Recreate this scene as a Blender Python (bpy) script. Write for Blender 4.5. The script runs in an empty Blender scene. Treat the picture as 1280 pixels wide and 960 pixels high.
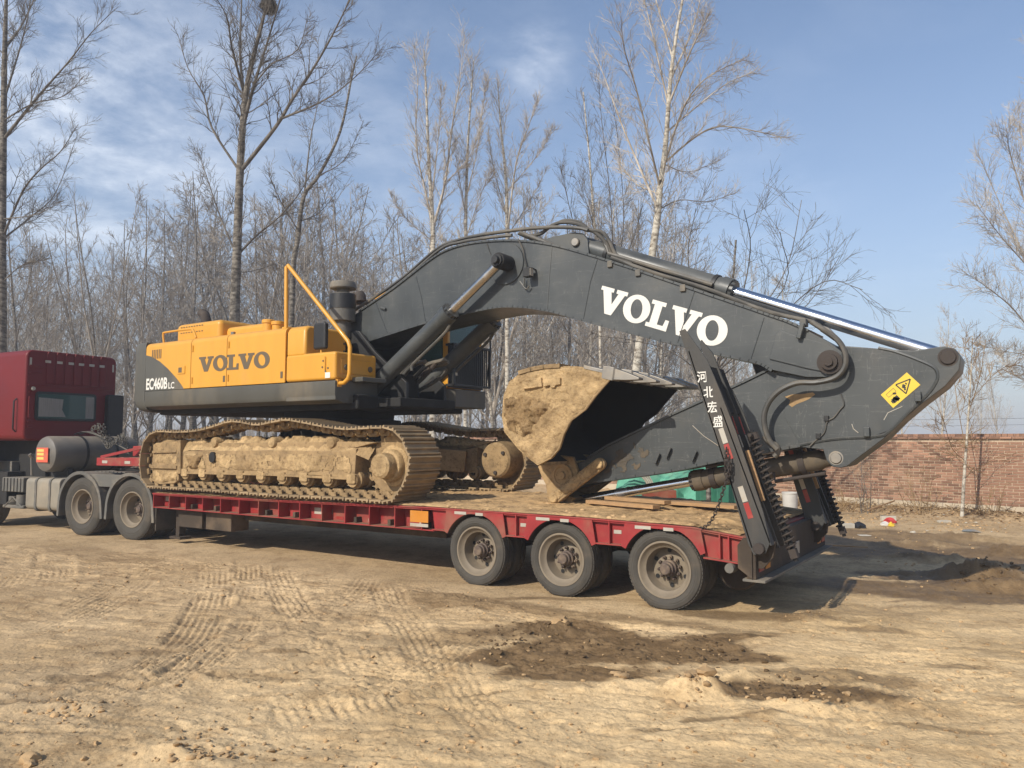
import bpy, bmesh, math, random
import numpy as np
from mathutils import Vector, Matrix, noise as mnoise

# ------------------------------------------------------------------ camera, sky, sun, exposure
sc = bpy.context.scene
COL = sc.collection
rad = math.radians
F_PX = 970.0; CAM_H = 1.75; YAW = rad(33.85); PITCH = rad(4.07)
cd = bpy.data.cameras.new('camera'); cam = bpy.data.objects.new('camera', cd); COL.objects.link(cam)
cd.sensor_width = 36.0; cd.lens = 36.0 * F_PX / 1280.0; cd.clip_start = 0.1; cd.clip_end = 3000
cam.location = (0, 0, CAM_H); cam.rotation_euler = (math.pi / 2 + PITCH, 0, YAW)
sc.camera = cam

SUN_EL = rad(34.5)
TRAVEL = Vector((0.16, 1.0, 0)).normalized()          # where the light goes on the ground plan
sun_from = Vector((-TRAVEL.x * math.cos(SUN_EL), -TRAVEL.y * math.cos(SUN_EL), math.sin(SUN_EL)))
sl = bpy.data.lights.new('sun', 'SUN'); sl.energy = 4.6; sl.angle = rad(0.6); sl.color = (1.0, 0.925, 0.81)
so = bpy.data.objects.new('sun', sl); COL.objects.link(so)
so.rotation_euler = sun_from.to_track_quat('Z', 'Y').to_euler(); so.location = (0, -20, 30)

wd = bpy.data.worlds.new('World'); sc.world = wd; wd.use_nodes = True
wn = wd.node_tree.nodes; wl = wd.node_tree.links
for n in list(wn): wn.remove(n)
wo = wn.new('ShaderNodeOutputWorld'); wb = wn.new('ShaderNodeBackground')
sky = wn.new('ShaderNodeTexSky'); sky.sky_type = 'NISHITA'; sky.sun_disc = False
sky.sun_elevation = SUN_EL; sky.sun_rotation = math.atan2(sun_from.x, sun_from.y)
sky.air_density = 1.0; sky.dust_density = 0.8; sky.ozone_density = 2.6; sky.altitude = 50
wb.inputs['Strength'].default_value = 0.148
# thin real clouds: noise on the view direction, projected on a high flat layer
tc = wn.new('ShaderNodeTexCoord'); sp = wn.new('ShaderNodeSeparateXYZ'); wl.new(tc.outputs['Generated'], sp.inputs[0])
zc = wn.new('ShaderNodeMath'); zc.operation = 'ADD'; zc.inputs[1].default_value = 0.12; wl.new(sp.outputs['Z'], zc.inputs[0])
zm = wn.new('ShaderNodeMath'); zm.operation = 'MAXIMUM'; zm.inputs[1].default_value = 0.02; wl.new(zc.outputs[0], zm.inputs[0])
dx = wn.new('ShaderNodeMath'); dx.operation = 'DIVIDE'; wl.new(sp.outputs['X'], dx.inputs[0]); wl.new(zm.outputs[0], dx.inputs[1])
dy = wn.new('ShaderNodeMath'); dy.operation = 'DIVIDE'; wl.new(sp.outputs['Y'], dy.inputs[0]); wl.new(zm.outputs[0], dy.inputs[1])
cb = wn.new('ShaderNodeCombineXYZ'); wl.new(dx.outputs[0], cb.inputs[0]); wl.new(dy.outputs[0], cb.inputs[1])
n1 = wn.new('ShaderNodeTexNoise'); n1.inputs['Scale'].default_value = 1.25; n1.inputs['Detail'].default_value = 9; n1.inputs['Roughness'].default_value = 0.58; n1.inputs['Distortion'].default_value = 0.35
wl.new(cb.outputs[0], n1.inputs['Vector'])
cr = wn.new('ShaderNodeValToRGB'); cr.color_ramp.elements[0].position = 0.53; cr.color_ramp.elements[0].color = (0, 0, 0, 1)
cr.color_ramp.elements[1].position = 0.92; cr.color_ramp.elements[1].color = (1, 1, 1, 1); wl.new(n1.outputs['Fac'], cr.inputs[0])
def wmath(op, a, b=None):
    n = wn.new('ShaderNodeMath'); n.operation = op
    for i, v in enumerate((a, b)):
        if v is None: continue
        if isinstance(v, (int, float)): n.inputs[i].default_value = v
        else: wl.new(v, n.inputs[i])
    return n.outputs[0]
def bank(px, py, sharp, amount):
    d = Vector((-math.sin(YAW)*math.cos(PITCH), math.cos(YAW)*math.cos(PITCH), math.sin(PITCH)))*F_PX + Vector((math.cos(YAW), math.sin(YAW), 0))*(px-640)
    d += Vector((math.cos(YAW), math.sin(YAW), 0)).cross(Vector((-math.sin(YAW)*math.cos(PITCH), math.cos(YAW)*math.cos(PITCH), math.sin(PITCH))))*(480-py); d.normalize()
    dp = wn.new('ShaderNodeVectorMath'); dp.operation = 'DOT_PRODUCT'; wl.new(tc.outputs['Generated'], dp.inputs[0]); dp.inputs[1].default_value = d
    return wmath('MULTIPLY', wmath('EXPONENT', wmath('MULTIPLY', wmath('SUBTRACT', dp.outputs['Value'], 1.0), sharp)), amount)
banks = wmath('ADD', wmath('ADD', bank(120,170,60,0.52), bank(40,60,160,0.35)), wmath('ADD', bank(672,74,1500,0.62), wmath('ADD', bank(470,150,110,0.2), bank(860,250,90,0.12))))
n2 = wn.new('ShaderNodeTexNoise'); n2.inputs['Scale'].default_value = 3.4; n2.inputs['Detail'].default_value = 9; n2.inputs['Roughness'].default_value = 0.62; n2.inputs['Distortion'].default_value = 0.15; wl.new(cb.outputs[0], n2.inputs['Vector'])
r2 = wn.new('ShaderNodeMapRange'); r2.interpolation_type = 'SMOOTHSTEP'; r2.inputs[1].default_value = 0.30; r2.inputs[2].default_value = 0.80; wl.new(n2.outputs['Fac'], r2.inputs[0])
cloud = wmath('MINIMUM', wmath('ADD', wmath('MULTIPLY', banks, r2.outputs[0]), wmath('MULTIPLY', cr.outputs[0], 0.12)), 0.6)
mx = wn.new('ShaderNodeMix'); mx.data_type = 'RGBA'; wl.new(cloud, mx.inputs['Factor'])
hz = wmath('MULTIPLY', wmath('EXPONENT', wmath('MULTIPLY', wmath('MAXIMUM', sp.outputs['Z'], 0.0), -4.6)), 0.9)      # ground-level haze whitens the low sky all round
hx = wn.new('ShaderNodeMix'); hx.data_type = 'RGBA'; wl.new(hz, hx.inputs['Factor']); wl.new(sky.outputs[0], hx.inputs['A']); hx.inputs['B'].default_value = (2.75, 2.9, 3.4, 1)
wl.new(hx.outputs['Result'], mx.inputs['A']); mx.inputs['B'].default_value = (8.5, 8.8, 9.2, 1)
wl.new(mx.outputs['Result'], wb.inputs['Color']); wl.new(wb.outputs[0], wo.inputs[0])

vs = sc.view_settings; vs.view_transform = 'Standard'; vs.look = 'None'; vs.exposure = 0.15; vs.gamma = 1.0; vs.use_curve_mapping = False
sc.cycles.max_bounces = 8; sc.cycles.volume_bounces = 0; sc.cycles.use_denoising = True

# ------------------------------------------------------------------ survey: a sight line through the lens meets a vertical or level plane
FW = Vector((-math.sin(YAW) * math.cos(PITCH), math.cos(YAW) * math.cos(PITCH), math.sin(PITCH)))
RT = Vector((math.cos(YAW), math.sin(YAW), 0)); UP = RT.cross(FW); CP = Vector((0, 0, CAM_H))
def ray(px, py): return FW * F_PX + RT * (px - 640) + UP * (480 - py)
def aY(px, py, Y): r = ray(px, py); return CP + r * (Y / r.y)
def aX(px, py, X): r = ray(px, py); return CP + r * (X / r.x)
def aZ(px, py, Z=0.0): r = ray(px, py); return CP + r * ((Z - CAM_H) / r.z)
def prof(pts, Y): return [(q.x, q.z) for q in (aY(a, b, Y) for a, b in pts)]

# ------------------------------------------------------------------ materials
MATS = {}
HAZE_DENSITY = 0.0022
def mat(name, col, rough=0.6, metal=0.0, var=0.12, scale=3.0, dust=0.0, dustcol=(0.30, 0.21, 0.12), dscale=1.6,
        bump=0.0, bscale=40.0, up=0.0, spec=0.5, coat=0.0, streak=False, perobj=0.0, island=0.0, scuff=0.0, grain=None):
    """procedural surface: base colour with soft variation, a dirt layer that gathers in patches and on ledges, fine relief"""
    if name in MATS: return MATS[name]
    m = bpy.data.materials.new(name); m.use_nodes = True; MATS[name] = m
    nt = m.node_tree; N = nt.nodes; L = nt.links
    b = N['Principled BSDF']; b.inputs['Metallic'].default_value = metal
    b.inputs['Specular IOR Level'].default_value = spec; b.inputs['Coat Weight'].default_value = coat
    t = N.new('ShaderNodeTexCoord'); src = t.outputs['Object']
    if streak:
        mp = N.new('ShaderNodeMapping'); mp.inputs['Scale'].default_value = streak if isinstance(streak, tuple) else (1, 1, 0.22); L.new(src, mp.inputs[0]); vsrc = mp.outputs[0]
    else: vsrc = src
    nz = N.new('ShaderNodeTexNoise'); nz.inputs['Scale'].default_value = scale; nz.inputs['Detail'].default_value = 6; nz.inputs['Roughness'].default_value = 0.62; L.new(vsrc, nz.inputs['Vector'])
    rmp = N.new('ShaderNodeMapRange'); rmp.inputs[1].default_value = 0.25; rmp.inputs[2].default_value = 0.75
    rmp.inputs[3].default_value = 1 - var; rmp.inputs[4].default_value = 1 + var; L.new(nz.outputs['Fac'], rmp.inputs[0])
    hs = N.new('ShaderNodeHueSaturation'); hs.inputs['Color'].default_value = (*col, 1); 
    if island:
        oi = N.new('ShaderNodeNewGeometry'); pr = N.new('ShaderNodeMapRange'); pr.inputs[3].default_value = 1 - island; pr.inputs[4].default_value = 1 + island
        L.new(oi.outputs['Random Per Island'], pr.inputs[0]); pm = N.new('ShaderNodeMath'); pm.operation = 'MULTIPLY'; L.new(pr.outputs[0], pm.inputs[0]); L.new(rmp.outputs[0], pm.inputs[1]); L.new(pm.outputs[0], hs.inputs['Value'])
    elif perobj:
        oi = N.new('ShaderNodeObjectInfo'); pr = N.new('ShaderNodeMapRange'); pr.inputs[3].default_value = 1 - perobj; pr.inputs[4].default_value = 1 + perobj
        L.new(oi.outputs['Random'], pr.inputs[0]); pm = N.new('ShaderNodeMath'); pm.operation = 'MULTIPLY'; L.new(pr.outputs[0], pm.inputs[0]); L.new(rmp.outputs[0], pm.inputs[1]); L.new(pm.outputs[0], hs.inputs['Value'])
    else: L.new(rmp.outputs[0], hs.inputs['Value'])
    outc = hs.outputs[0]
    rr = N.new('ShaderNodeMapRange'); rr.inputs[1].default_value = 0.3; rr.inputs[2].default_value = 0.7; rr.inputs[3].default_value = max(0, rough - 0.1); rr.inputs[4].default_value = min(1, rough + 0.12)
    L.new(nz.outputs['Fac'], rr.inputs[0]); outr = rr.outputs[0]
    if scuff:
        for ang_, sc_, th_ in ((0.6, (1.2, 1.2, 14), 0.012), (-0.5, (9, 1.2, 1.5), 0.010)):
            mp2 = N.new('ShaderNodeMapping'); mp2.inputs['Rotation'].default_value = (0, ang_, 0); mp2.inputs['Scale'].default_value = sc_; L.new(src, mp2.inputs[0])
            ns = N.new('ShaderNodeTexNoise'); ns.inputs['Scale'].default_value = 1.6; ns.inputs['Detail'].default_value = 3; L.new(mp2.outputs[0], ns.inputs['Vector'])
            sb = N.new('ShaderNodeMath'); sb.operation = 'SUBTRACT'; L.new(ns.outputs['Fac'], sb.inputs[0]); sb.inputs[1].default_value = 0.6; ab = N.new('ShaderNodeMath'); ab.operation = 'ABSOLUTE'; L.new(sb.outputs[0], ab.inputs[0])
            st = N.new('ShaderNodeMapRange'); st.inputs[1].default_value = 0.0; st.inputs[2].default_value = th_; st.inputs[3].default_value = scuff; st.inputs[4].default_value = 0.0; L.new(ab.outputs[0], st.inputs[0])
            xm = N.new('ShaderNodeMix'); xm.data_type = 'RGBA'; L.new(st.outputs[0], xm.inputs['Factor']); L.new(outc, xm.inputs['A']); xm.inputs['B'].default_value = (0.26, 0.25, 0.225, 1); outc = xm.outputs['Result']
    if dust or up:
        n2 = N.new('ShaderNodeTexNoise'); n2.inputs['Scale'].default_value = dscale; n2.inputs['Detail'].default_value = 9; n2.inputs['Roughness'].default_value = 0.628; L.new(vsrc, n2.inputs['Vector'])
        d = N.new('ShaderNodeMapRange'); d.inputs[1].default_value = 0.62 - 0.42 * dust; d.inputs[2].default_value = 0.78 - 0.2 * dust; d.inputs[4].default_value = min(1.0, dust * 1.25); d.interpolation_type = 'SMOOTHSTEP'
        L.new(n2.outputs['Fac'], d.inputs[0]); fac = d.outputs[0]
        if up:
            g = N.new('ShaderNodeNewGeometry'); sz = N.new('ShaderNodeSeparateXYZ'); L.new(g.outputs['Normal'], sz.inputs[0])
            u = N.new('ShaderNodeMapRange'); u.inputs[1].default_value = 0.35; u.inputs[2].default_value = 0.95; u.inputs[4].default_value = up; L.new(sz.outputs['Z'], u.inputs[0])
            un = N.new('ShaderNodeMath'); un.operation = 'MULTIPLY'; L.new(u.outputs[0], un.inputs[0])
            nr = N.new('ShaderNodeMapRange'); nr.inputs[1].default_value = 0.3; nr.inputs[2].default_value = 0.55; nr.inputs[3].default_value = 0.35; L.new(n2.outputs['Fac'], nr.inputs[0]); L.new(nr.outputs[0], un.inputs[1])
            ad = N.new('ShaderNodeMath'); ad.operation = 'MAXIMUM'; L.new(fac, ad.inputs[0]); L.new(un.outputs[0], ad.inputs[1]); fac = ad.outputs[0]
        mx = N.new('ShaderNodeMix'); mx.data_type = 'RGBA'; L.new(fac, mx.inputs['Factor']); L.new(outc, mx.inputs['A'])
        n3 = N.new('ShaderNodeTexNoise'); n3.inputs['Scale'].default_value = 9; n3.inputs['Detail'].default_value = 5; L.new(src, n3.inputs['Vector'])
        dc = N.new('ShaderNodeMix'); dc.data_type = 'RGBA'; L.new(n3.outputs['Fac'], dc.inputs['Factor']); dc.inputs['A'].default_value = (*[c * 0.62 for c in dustcol], 1); dc.inputs['B'].default_value = (*[min(1, c * 1.3) for c in dustcol], 1)
        L.new(dc.outputs['Result'], mx.inputs['B']); outc = mx.outputs['Result']
        rx = N.new('ShaderNodeMix'); rx.data_type = 'FLOAT'; L.new(fac, rx.inputs['Factor']); L.new(outr, rx.inputs['A']); rx.inputs['B'].default_value = 0.95; outr = rx.outputs['Result']
        mm = N.new('ShaderNodeMath'); mm.operation = 'MULTIPLY'; mi = N.new('ShaderNodeMath'); mi.operation = 'SUBTRACT'; mi.inputs[0].default_value = 1.0; L.new(fac, mi.inputs[1])
        L.new(mi.outputs[0], mm.inputs[0]); mm.inputs[1].default_value = metal; L.new(mm.outputs[0], b.inputs['Metallic'])
    if grain:
        ng = N.new('ShaderNodeTexNoise'); ng.inputs['Scale'].default_value = grain[0]; ng.inputs['Detail'].default_value = 8; ng.inputs['Roughness'].default_value = 0.82; L.new(src, ng.inputs['Vector'])
        gr_ = N.new('ShaderNodeValToRGB'); e = gr_.color_ramp.elements; e[0].position = 0.36; e[0].color = (grain[1], grain[1]*.95, grain[1]*.88, 1); e[1].position = 0.64; e[1].color = (grain[2], grain[2], grain[2]*.97, 1)
        q_ = e.new(0.47); q_.color = (1, 1, 1, 1); L.new(ng.outputs['Fac'], gr_.inputs[0])
        gm_ = N.new('ShaderNodeMix'); gm_.data_type = 'RGBA'; gm_.blend_type = 'MULTIPLY'; gm_.inputs['Factor'].default_value = 1.0; L.new(outc, gm_.inputs['A']); L.new(gr_.outputs[0], gm_.inputs['B']); outc = gm_.outputs['Result']
    L.new(outc, b.inputs['Base Color']); L.new(outr, b.inputs['Roughness'])
    if bump:
        nb = N.new('ShaderNodeTexNoise'); nb.inputs['Scale'].default_value = bscale; nb.inputs['Detail'].default_value = 7; nb.inputs['Roughness'].default_value = 0.7; L.new(src, nb.inputs['Vector'])
        bp = N.new('ShaderNodeBump'); bp.inputs['Strength'].default_value = 0.7; bp.inputs['Distance'].default_value = bump; L.new(nb.outputs['Fac'], bp.inputs['Height'])
        nb2 = N.new('ShaderNodeTexNoise'); nb2.inputs['Scale'].default_value = bscale*4.5; nb2.inputs['Detail'].default_value = 6; nb2.inputs['Roughness'].default_value = 0.75; L.new(src, nb2.inputs['Vector'])
        bp2 = N.new('ShaderNodeBump'); bp2.inputs['Strength'].default_value = 0.7; bp2.inputs['Distance'].default_value = bump*0.35; L.new(nb2.outputs['Fac'], bp2.inputs['Height']); L.new(bp.outputs[0], bp2.inputs['Normal']); L.new(bp2.outputs[0], b.inputs['Normal'])
    return m

MUD = (0.45, 0.315, 0.165)
M = dict(
 yellow=mat('yellow_paint', (0.61, 0.292, 0.026), 0.45, var=0.07, dust=0.22, up=0.4, dscale=1.5, dustcol=(0.36, 0.215, 0.075), streak=(2.2, 2.2, 0.35), coat=0.1, bump=0.0008, bscale=7),
 dgrey=mat('dark_grey_paint', (0.075, 0.073, 0.062), 0.5, var=0.15, dust=0.42, up=0.5, dscale=1.3, dustcol=(0.20, 0.16, 0.105), streak=True, bump=0.001),
 boomgrey=mat('boom_grey_paint', (0.05, 0.055, 0.055), 0.42, var=0.30, scale=0.9, dust=0.33, dustcol=(0.13, 0.122, 0.105), up=0.6, dscale=0.9, bump=0.0012, bscale=9, coat=0.08, scuff=0.14),
 armgrey=mat('arm_grey_paint', (0.046, 0.051, 0.051), 0.45, var=0.18, scale=1.7, dust=0.26, dustcol=(0.115, 0.098, 0.075), up=0.6, dscale=1.6, bump=0.0014, bscale=9, coat=0.06, scuff=0.2),
 black=mat('black_paint', (0.011, 0.011, 0.011), 0.5, dust=0.25, up=0.5, dustcol=(0.04, 0.032, 0.023), bump=0.0008),
 ramp=mat('worn_black_ramp_paint', (0.035, 0.034, 0.031), 0.6, var=0.2, dust=0.42, up=0.5, dustcol=(0.13, 0.105, 0.078), dscale=1.6, streak=True, bump=0.0015),
 dark=mat('dark_machinery', (0.011, 0.01, 0.009), 0.8, dust=0.25, up=0.4, dustcol=(0.03, 0.023, 0.016), bump=0.004, bscale=14),
 hose=mat('hose_rubber', (0.06, 0.058, 0.052), 0.5, dust=0.42, up=0.6, dustcol=(0.25, 0.21, 0.155)),
 chrome=mat('chrome_rod', (0.68, 0.70, 0.73), 0.14, metal=1.0, var=0.04, dust=0.12, dscale=3),
 rodrust=mat('worn_rod', (0.5, 0.47, 0.43), 0.22, metal=1.0, var=0.15, dust=0.16, dustcol=(0.16, 0.10, 0.06), dscale=3),
 steel=mat('worn_steel', (0.26, 0.24, 0.21), 0.42, metal=0.75, var=0.2, dust=0.4, dustcol=(0.34, 0.27, 0.18), dscale=5),
 mud=mat('dried_mud', MUD, 0.97, var=0.38, scale=6, dust=0.52, dustcol=(0.23, 0.15, 0.075), dscale=2.0, bump=0.05, bscale=11, spec=0.1, perobj=0.1, grain=(22, 0.55, 1.16)),
 mudfine=mat('dusty_track_steel', (0.265, 0.18, 0.092), 0.9, metal=0.0, var=0.4, scale=5, dust=0.5, dustcol=(0.35, 0.24, 0.12), dscale=3, bump=0.008, bscale=25, spec=0.3, perobj=0.14, grain=(16, 0.5, 1.14)),
 shoe=mat('track_shoe_steel', (0.27, 0.195, 0.11), 0.62, metal=0.15, var=0.2, scale=8, dust=0.45, dustcol=(0.41, 0.285, 0.15), dscale=3, bump=0.004, bscale=50, spec=0.4, perobj=0.28),
 red=mat('trailer_red_paint', (0.27, 0.016, 0.016), 0.6, var=0.25, dust=0.42, up=0.85, dscale=2.0, dustcol=(0.22, 0.135, 0.08), bump=0.001),
 redcab=mat('cab_red_paint', (0.135, 0.008, 0.01), 0.5, var=0.12, scale=1.2, dust=0.12, dustcol=(0.10, 0.05, 0.04), dscale=1.2, coat=0.0, up=0.25, spec=0.3),
 rubber=mat('dusty_rubber', (0.062, 0.056, 0.047), 0.88, var=0.2, scale=6, dust=0.36, dustcol=(0.16, 0.125, 0.085), dscale=2.6, bump=0.0025, bscale=30, spec=0.3, perobj=0.08),
 rim=mat('dusty_rim', (0.205, 0.165, 0.115), 0.75, var=0.2, scale=5, dust=0.4, dustcol=(0.15, 0.12, 0.082), dscale=3, bump=0.002),
 hub=mat('rusty_hub', (0.085, 0.06, 0.047), 0.75, var=0.25, scale=8, dust=0.35, dustcol=(0.3, 0.22, 0.14), dscale=5, bump=0.003),
 under=mat('underframe_dirt', (0.045, 0.032, 0.021), 0.9, var=0.25, dust=0.4, dustcol=(0.2, 0.14, 0.085), bump=0.004, bscale=20),
 deckdirt=mat('deck_dirt', (0.47, 0.31, 0.155), 0.97, var=0.25, scale=5, dust=0.45, dustcol=(0.30, 0.205, 0.115), dscale=2.6, bump=0.02, bscale=16, spec=0.12, grain=(5, 0.42, 1.15)),
 wood=mat('raw_timber', (0.36, 0.215, 0.1), 0.8, var=0.25, scale=6, dust=0.3, dustcol=(0.33, 0.23, 0.13), streak=(0.3, 6, 6), bump=0.003, bscale=30),
 white=mat('white_lettering', (0.66, 0.64, 0.58), 0.55, var=0.05, dust=0.08),
 tapew=mat('white_reflective_tape', (0.4, 0.37, 0.31), 0.5, var=0.2, dust=0.42, dscale=6),
 taper=mat('red_reflective_tape', (0.30, 0.03, 0.025), 0.4, var=0.15, dust=0.3, dscale=6),
 orange=mat('orange_reflector', (0.5, 0.19, 0.02), 0.4, var=0.1, dust=0.2, dscale=6),
 decal=mat('yellow_decal', (0.66, 0.46, 0.04), 0.5, var=0.04, dust=0.1),
 decalblack=mat('decal_black', (0.02, 0.02, 0.02), 0.6),
 letterdark=mat('dark_lettering', (0.115, 0.085, 0.05), 0.55, var=0.06),
 plate=mat('grey_plastic', (0.1, 0.096, 0.085), 0.7, var=0.15, dust=0.45, dustcol=(0.27, 0.225, 0.165), dscale=2, up=0.6),
 alu=mat('dusty_tank_aluminium', (0.24, 0.215, 0.17), 0.6, metal=0.2, var=0.15, dust=0.45, dustcol=(0.33, 0.27, 0.19), dscale=2, up=0.5),
 gtank=mat('grey_tank_paint', (0.12, 0.11, 0.095), 0.5, var=0.15, dust=0.35, dustcol=(0.26, 0.21, 0.15), up=0.7, dscale=2),
 rust=mat('rusty_iron', (0.042, 0.032, 0.026), 0.8, var=0.3, scale=8, dust=0.25, dustcol=(0.17, 0.12, 0.075), bump=0.003),
)
def glassmat():
    m = bpy.data.materials.new('tinted_glass'); m.use_nodes = True; b = m.node_tree.nodes['Principled BSDF']
    b.inputs['Base Color'].default_value = (0.10, 0.20, 0.19, 1); b.inputs['Roughness'].default_value = 0.06; b.inputs['Transmission Weight'].default_value = 0.55; b.inputs['IOR'].default_value = 1.45
    return m
M['glass'] = glassmat()
M['mudrough'] = mat('rough_dark_mud', (0.30, 0.20, 0.10), 0.97, var=0.4, scale=5, dust=0.45, dustcol=(0.17, 0.11, 0.055), dscale=2.5, bump=0.05, bscale=11, spec=0.1, grain=(14, 0.45, 1.2))
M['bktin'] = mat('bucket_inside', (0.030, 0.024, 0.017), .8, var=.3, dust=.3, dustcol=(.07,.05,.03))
M['mudcyl'] = mat('muddy_cylinder', (0.075, 0.062, 0.045), 0.75, var=0.3, dust=0.45, dustcol=(0.17, 0.125, 0.075), dscale=3, up=0.5, bump=0.004)

# ------------------------------------------------------------------ mesh building
WM = {}
def world_of(o): return WM.get(o.name, Matrix.Identity(4))
def link(o, parent=None, world=None):
    COL.objects.link(o)
    w = world if world is not None else Matrix.Identity(4)
    if parent is not None:
        o.parent = parent; o.matrix_parent_inverse = world_of(parent).inverted()
    o.matrix_basis = w; WM[o.name] = w.copy()
    return o
def root(name, loc, label, cat, group=None, rotz=0.0):
    o = bpy.data.objects.new(name, None); o.empty_display_size = 0.3
    link(o, None, Matrix.Translation(loc) @ Matrix.Rotation(rotz, 4, 'Z'))
    return tag(o, label, cat, group)
def tag(o, label=None, cat=None, group=None, kind=None):
    if label: o['label'] = label
    if cat: o['category'] = cat
    if group: o['group'] = group
    if kind: o['kind'] = kind
    return o
def copy_of(o, parent=None, world=None):
    c = o.copy(); c.parent = None
    for k in ('label', 'category', 'group'):
        if k in c: del c[k]
    return link(c, parent, world)

class MB:
    """collects shapes; build() links them as ONE mesh object"""
    def __init__(s): s.v = []; s.f = []; s.T = None
    def add(s, vs, fs):
        k = len(s.v)
        if s.T is not None: vs = [s.T @ Vector(p) for p in vs]
        s.v += [tuple(p) for p in vs]; s.f += [tuple(i + k for i in f) for f in fs]; return s
    def box(s, x0, x1, y0, y1, z0, z1):
        return s.add([(x0,y0,z0),(x1,y0,z0),(x1,y1,z0),(x0,y1,z0),(x0,y0,z1),(x1,y0,z1),(x1,y1,z1),(x0,y1,z1)],
                     [(0,3,2,1),(4,5,6,7),(0,1,5,4),(1,2,6,5),(2,3,7,6),(3,0,4,7)])
    def prism(s, pr, y0, y1, taper=0.0):
        """profile [(x,z)] in the XZ plane, extruded along Y"""
        n = len(pr); A = sum(pr[i][0]*pr[(i+1)%n][1] - pr[(i+1)%n][0]*pr[i][1] for i in range(n))
        if A < 0: pr = pr[::-1]
        vs = [(x, y0, z) for x, z in pr] + [(x, y1, z) for x, z in pr]
        fs = [tuple(range(n)), tuple(range(2*n-1, n-1, -1))] + [(i, i+n, (i+1)%n+n, (i+1)%n) for i in range(n)]
        return s.add(vs, fs)
    def prism_z(s, pr, z0, z1):
        n = len(pr); A = sum(pr[i][0]*pr[(i+1)%n][1] - pr[(i+1)%n][0]*pr[i][1] for i in range(n))
        if A < 0: pr = pr[::-1]
        vs = [(x, y, z0) for x, y in pr] + [(x, y, z1) for x, y in pr]
        fs = [tuple(range(n-1, -1, -1)), tuple(range(n, 2*n))] + [(i, (i+1)%n, (i+1)%n+n, i+n) for i in range(n)]
        return s.add(vs, fs)
    def prism_x(s, pr, x0, x1):
        """profile [(y,z)] extruded along X"""
        n = len(pr); A = sum(pr[i][0]*pr[(i+1)%n][1] - pr[(i+1)%n][0]*pr[i][1] for i in range(n))
        if A < 0: pr = pr[::-1]
        vs = [(x0, y, z) for y, z in pr] + [(x1, y, z) for y, z in pr]
        fs = [tuple(range(n-1, -1, -1)), tuple(range(n, 2*n))] + [(i, (i+1)%n, (i+1)%n+n, i+n) for i in range(n)]
        return s.add(vs, fs)
    def bar(s, p0, p1, w, h, up=(0,0,1)):
        p0 = Vector(p0); p1 = Vector(p1); t = (p1-p0).normalized(); a = t.cross(Vector(up))
        if a.length < 1e-4: a = t.cross(Vector((0,1,0)))
        a.normalize(); b = a.cross(t)
        vs = [p + a*(sx*w/2) + b*(sz*h/2) for p in (p0, p1) for sx, sz in ((-1,-1),(1,-1),(1,1),(-1,1))]
        return s.add(vs, [(0,1,2,3),(7,6,5,4),(0,4,5,1),(1,5,6,2),(2,6,7,3),(3,7,4,0)])
    def tube(s, pts, r, n=8, caps=True):
        pts = [Vector(p) for p in pts]; k = len(pts); R = r if isinstance(r, (list, tuple)) else [r]*k
        vs = []; fs = []; a = None
        for i, p in enumerate(pts):
            t = (pts[min(i+1, k-1)] - pts[max(i-1, 0)]).normalized()
            if a is None: a = t.cross(Vector((0.3, 0.2, 0.93)));  a = a if a.length > 1e-3 else t.cross(Vector((1,0,0)))
            a = (a - t * a.dot(t)).normalized(); b = t.cross(a)
            for j in range(n):
                g = 2*math.pi*j/n; vs.append(p + (a*math.cos(g) + b*math.sin(g)) * R[i])
        for i in range(k-1):
            for j in range(n): fs.append((i*n+j, i*n+(j+1)%n, (i+1)*n+(j+1)%n, (i+1)*n+j))
        if caps: fs += [tuple(range(n-1, -1, -1)), tuple(range((k-1)*n, k*n))]
        return s.add(vs, fs)
    def lathe(s, pr, c, axis='Y', n=32):
        """profile [(radius, offset along axis)] spun round the axis through c"""
        vs = []; fs = []; k = len(pr); c = Vector(c)
        ax = {'X': (Vector((0,1,0)), Vector((0,0,1)), Vector((1,0,0))), 'Y': (Vector((0,0,1)), Vector((1,0,0)), Vector((0,1,0))), 'Z': (Vector((1,0,0)), Vector((0,1,0)), Vector((0,0,1)))}[axis]
        for r, o in pr:
            for j in range(n):
                g = 2*math.pi*j/n; vs.append(c + ax[2]*o + (ax[0]*math.cos(g) + ax[1]*math.sin(g))*max(r, 1e-4))
        for i in range(k-1):
            for j in range(n): fs.append((i*n+j, i*n+(j+1)%n, (i+1)*n+(j+1)%n, (i+1)*n+j))
        return s.add(vs, fs)
    def sheet(s, pts3, t, nrm):
        """flat polygon in 3D with thickness t along nrm"""
        nrm = Vector(nrm).normalized(); n = len(pts3); P = [Vector(p) for p in pts3]
        vs = P + [p + nrm*t for p in P]
        return s.add(vs, [tuple(range(n)), tuple(range(2*n-1, n-1, -1))] + [(i, i+n, (i+1)%n+n, (i+1)%n) for i in range(n)])
    def mesh(s, name, m, smooth=None, recalc=True):
        me = bpy.data.meshes.new(name); me.from_pydata(s.v, [], s.f); me.update()
        if recalc:
            bm = bmesh.new(); bm.from_mesh(me); bmesh.ops.recalc_face_normals(bm, faces=bm.faces); bm.to_mesh(me); bm.free()
        if smooth:
            me.polygons.foreach_set('use_smooth', [True]*len(me.polygons)); me.set_sharp_from_angle(angle=rad(smooth))
        me.materials.append(M[m] if isinstance(m, str) else m)
        return me
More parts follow.
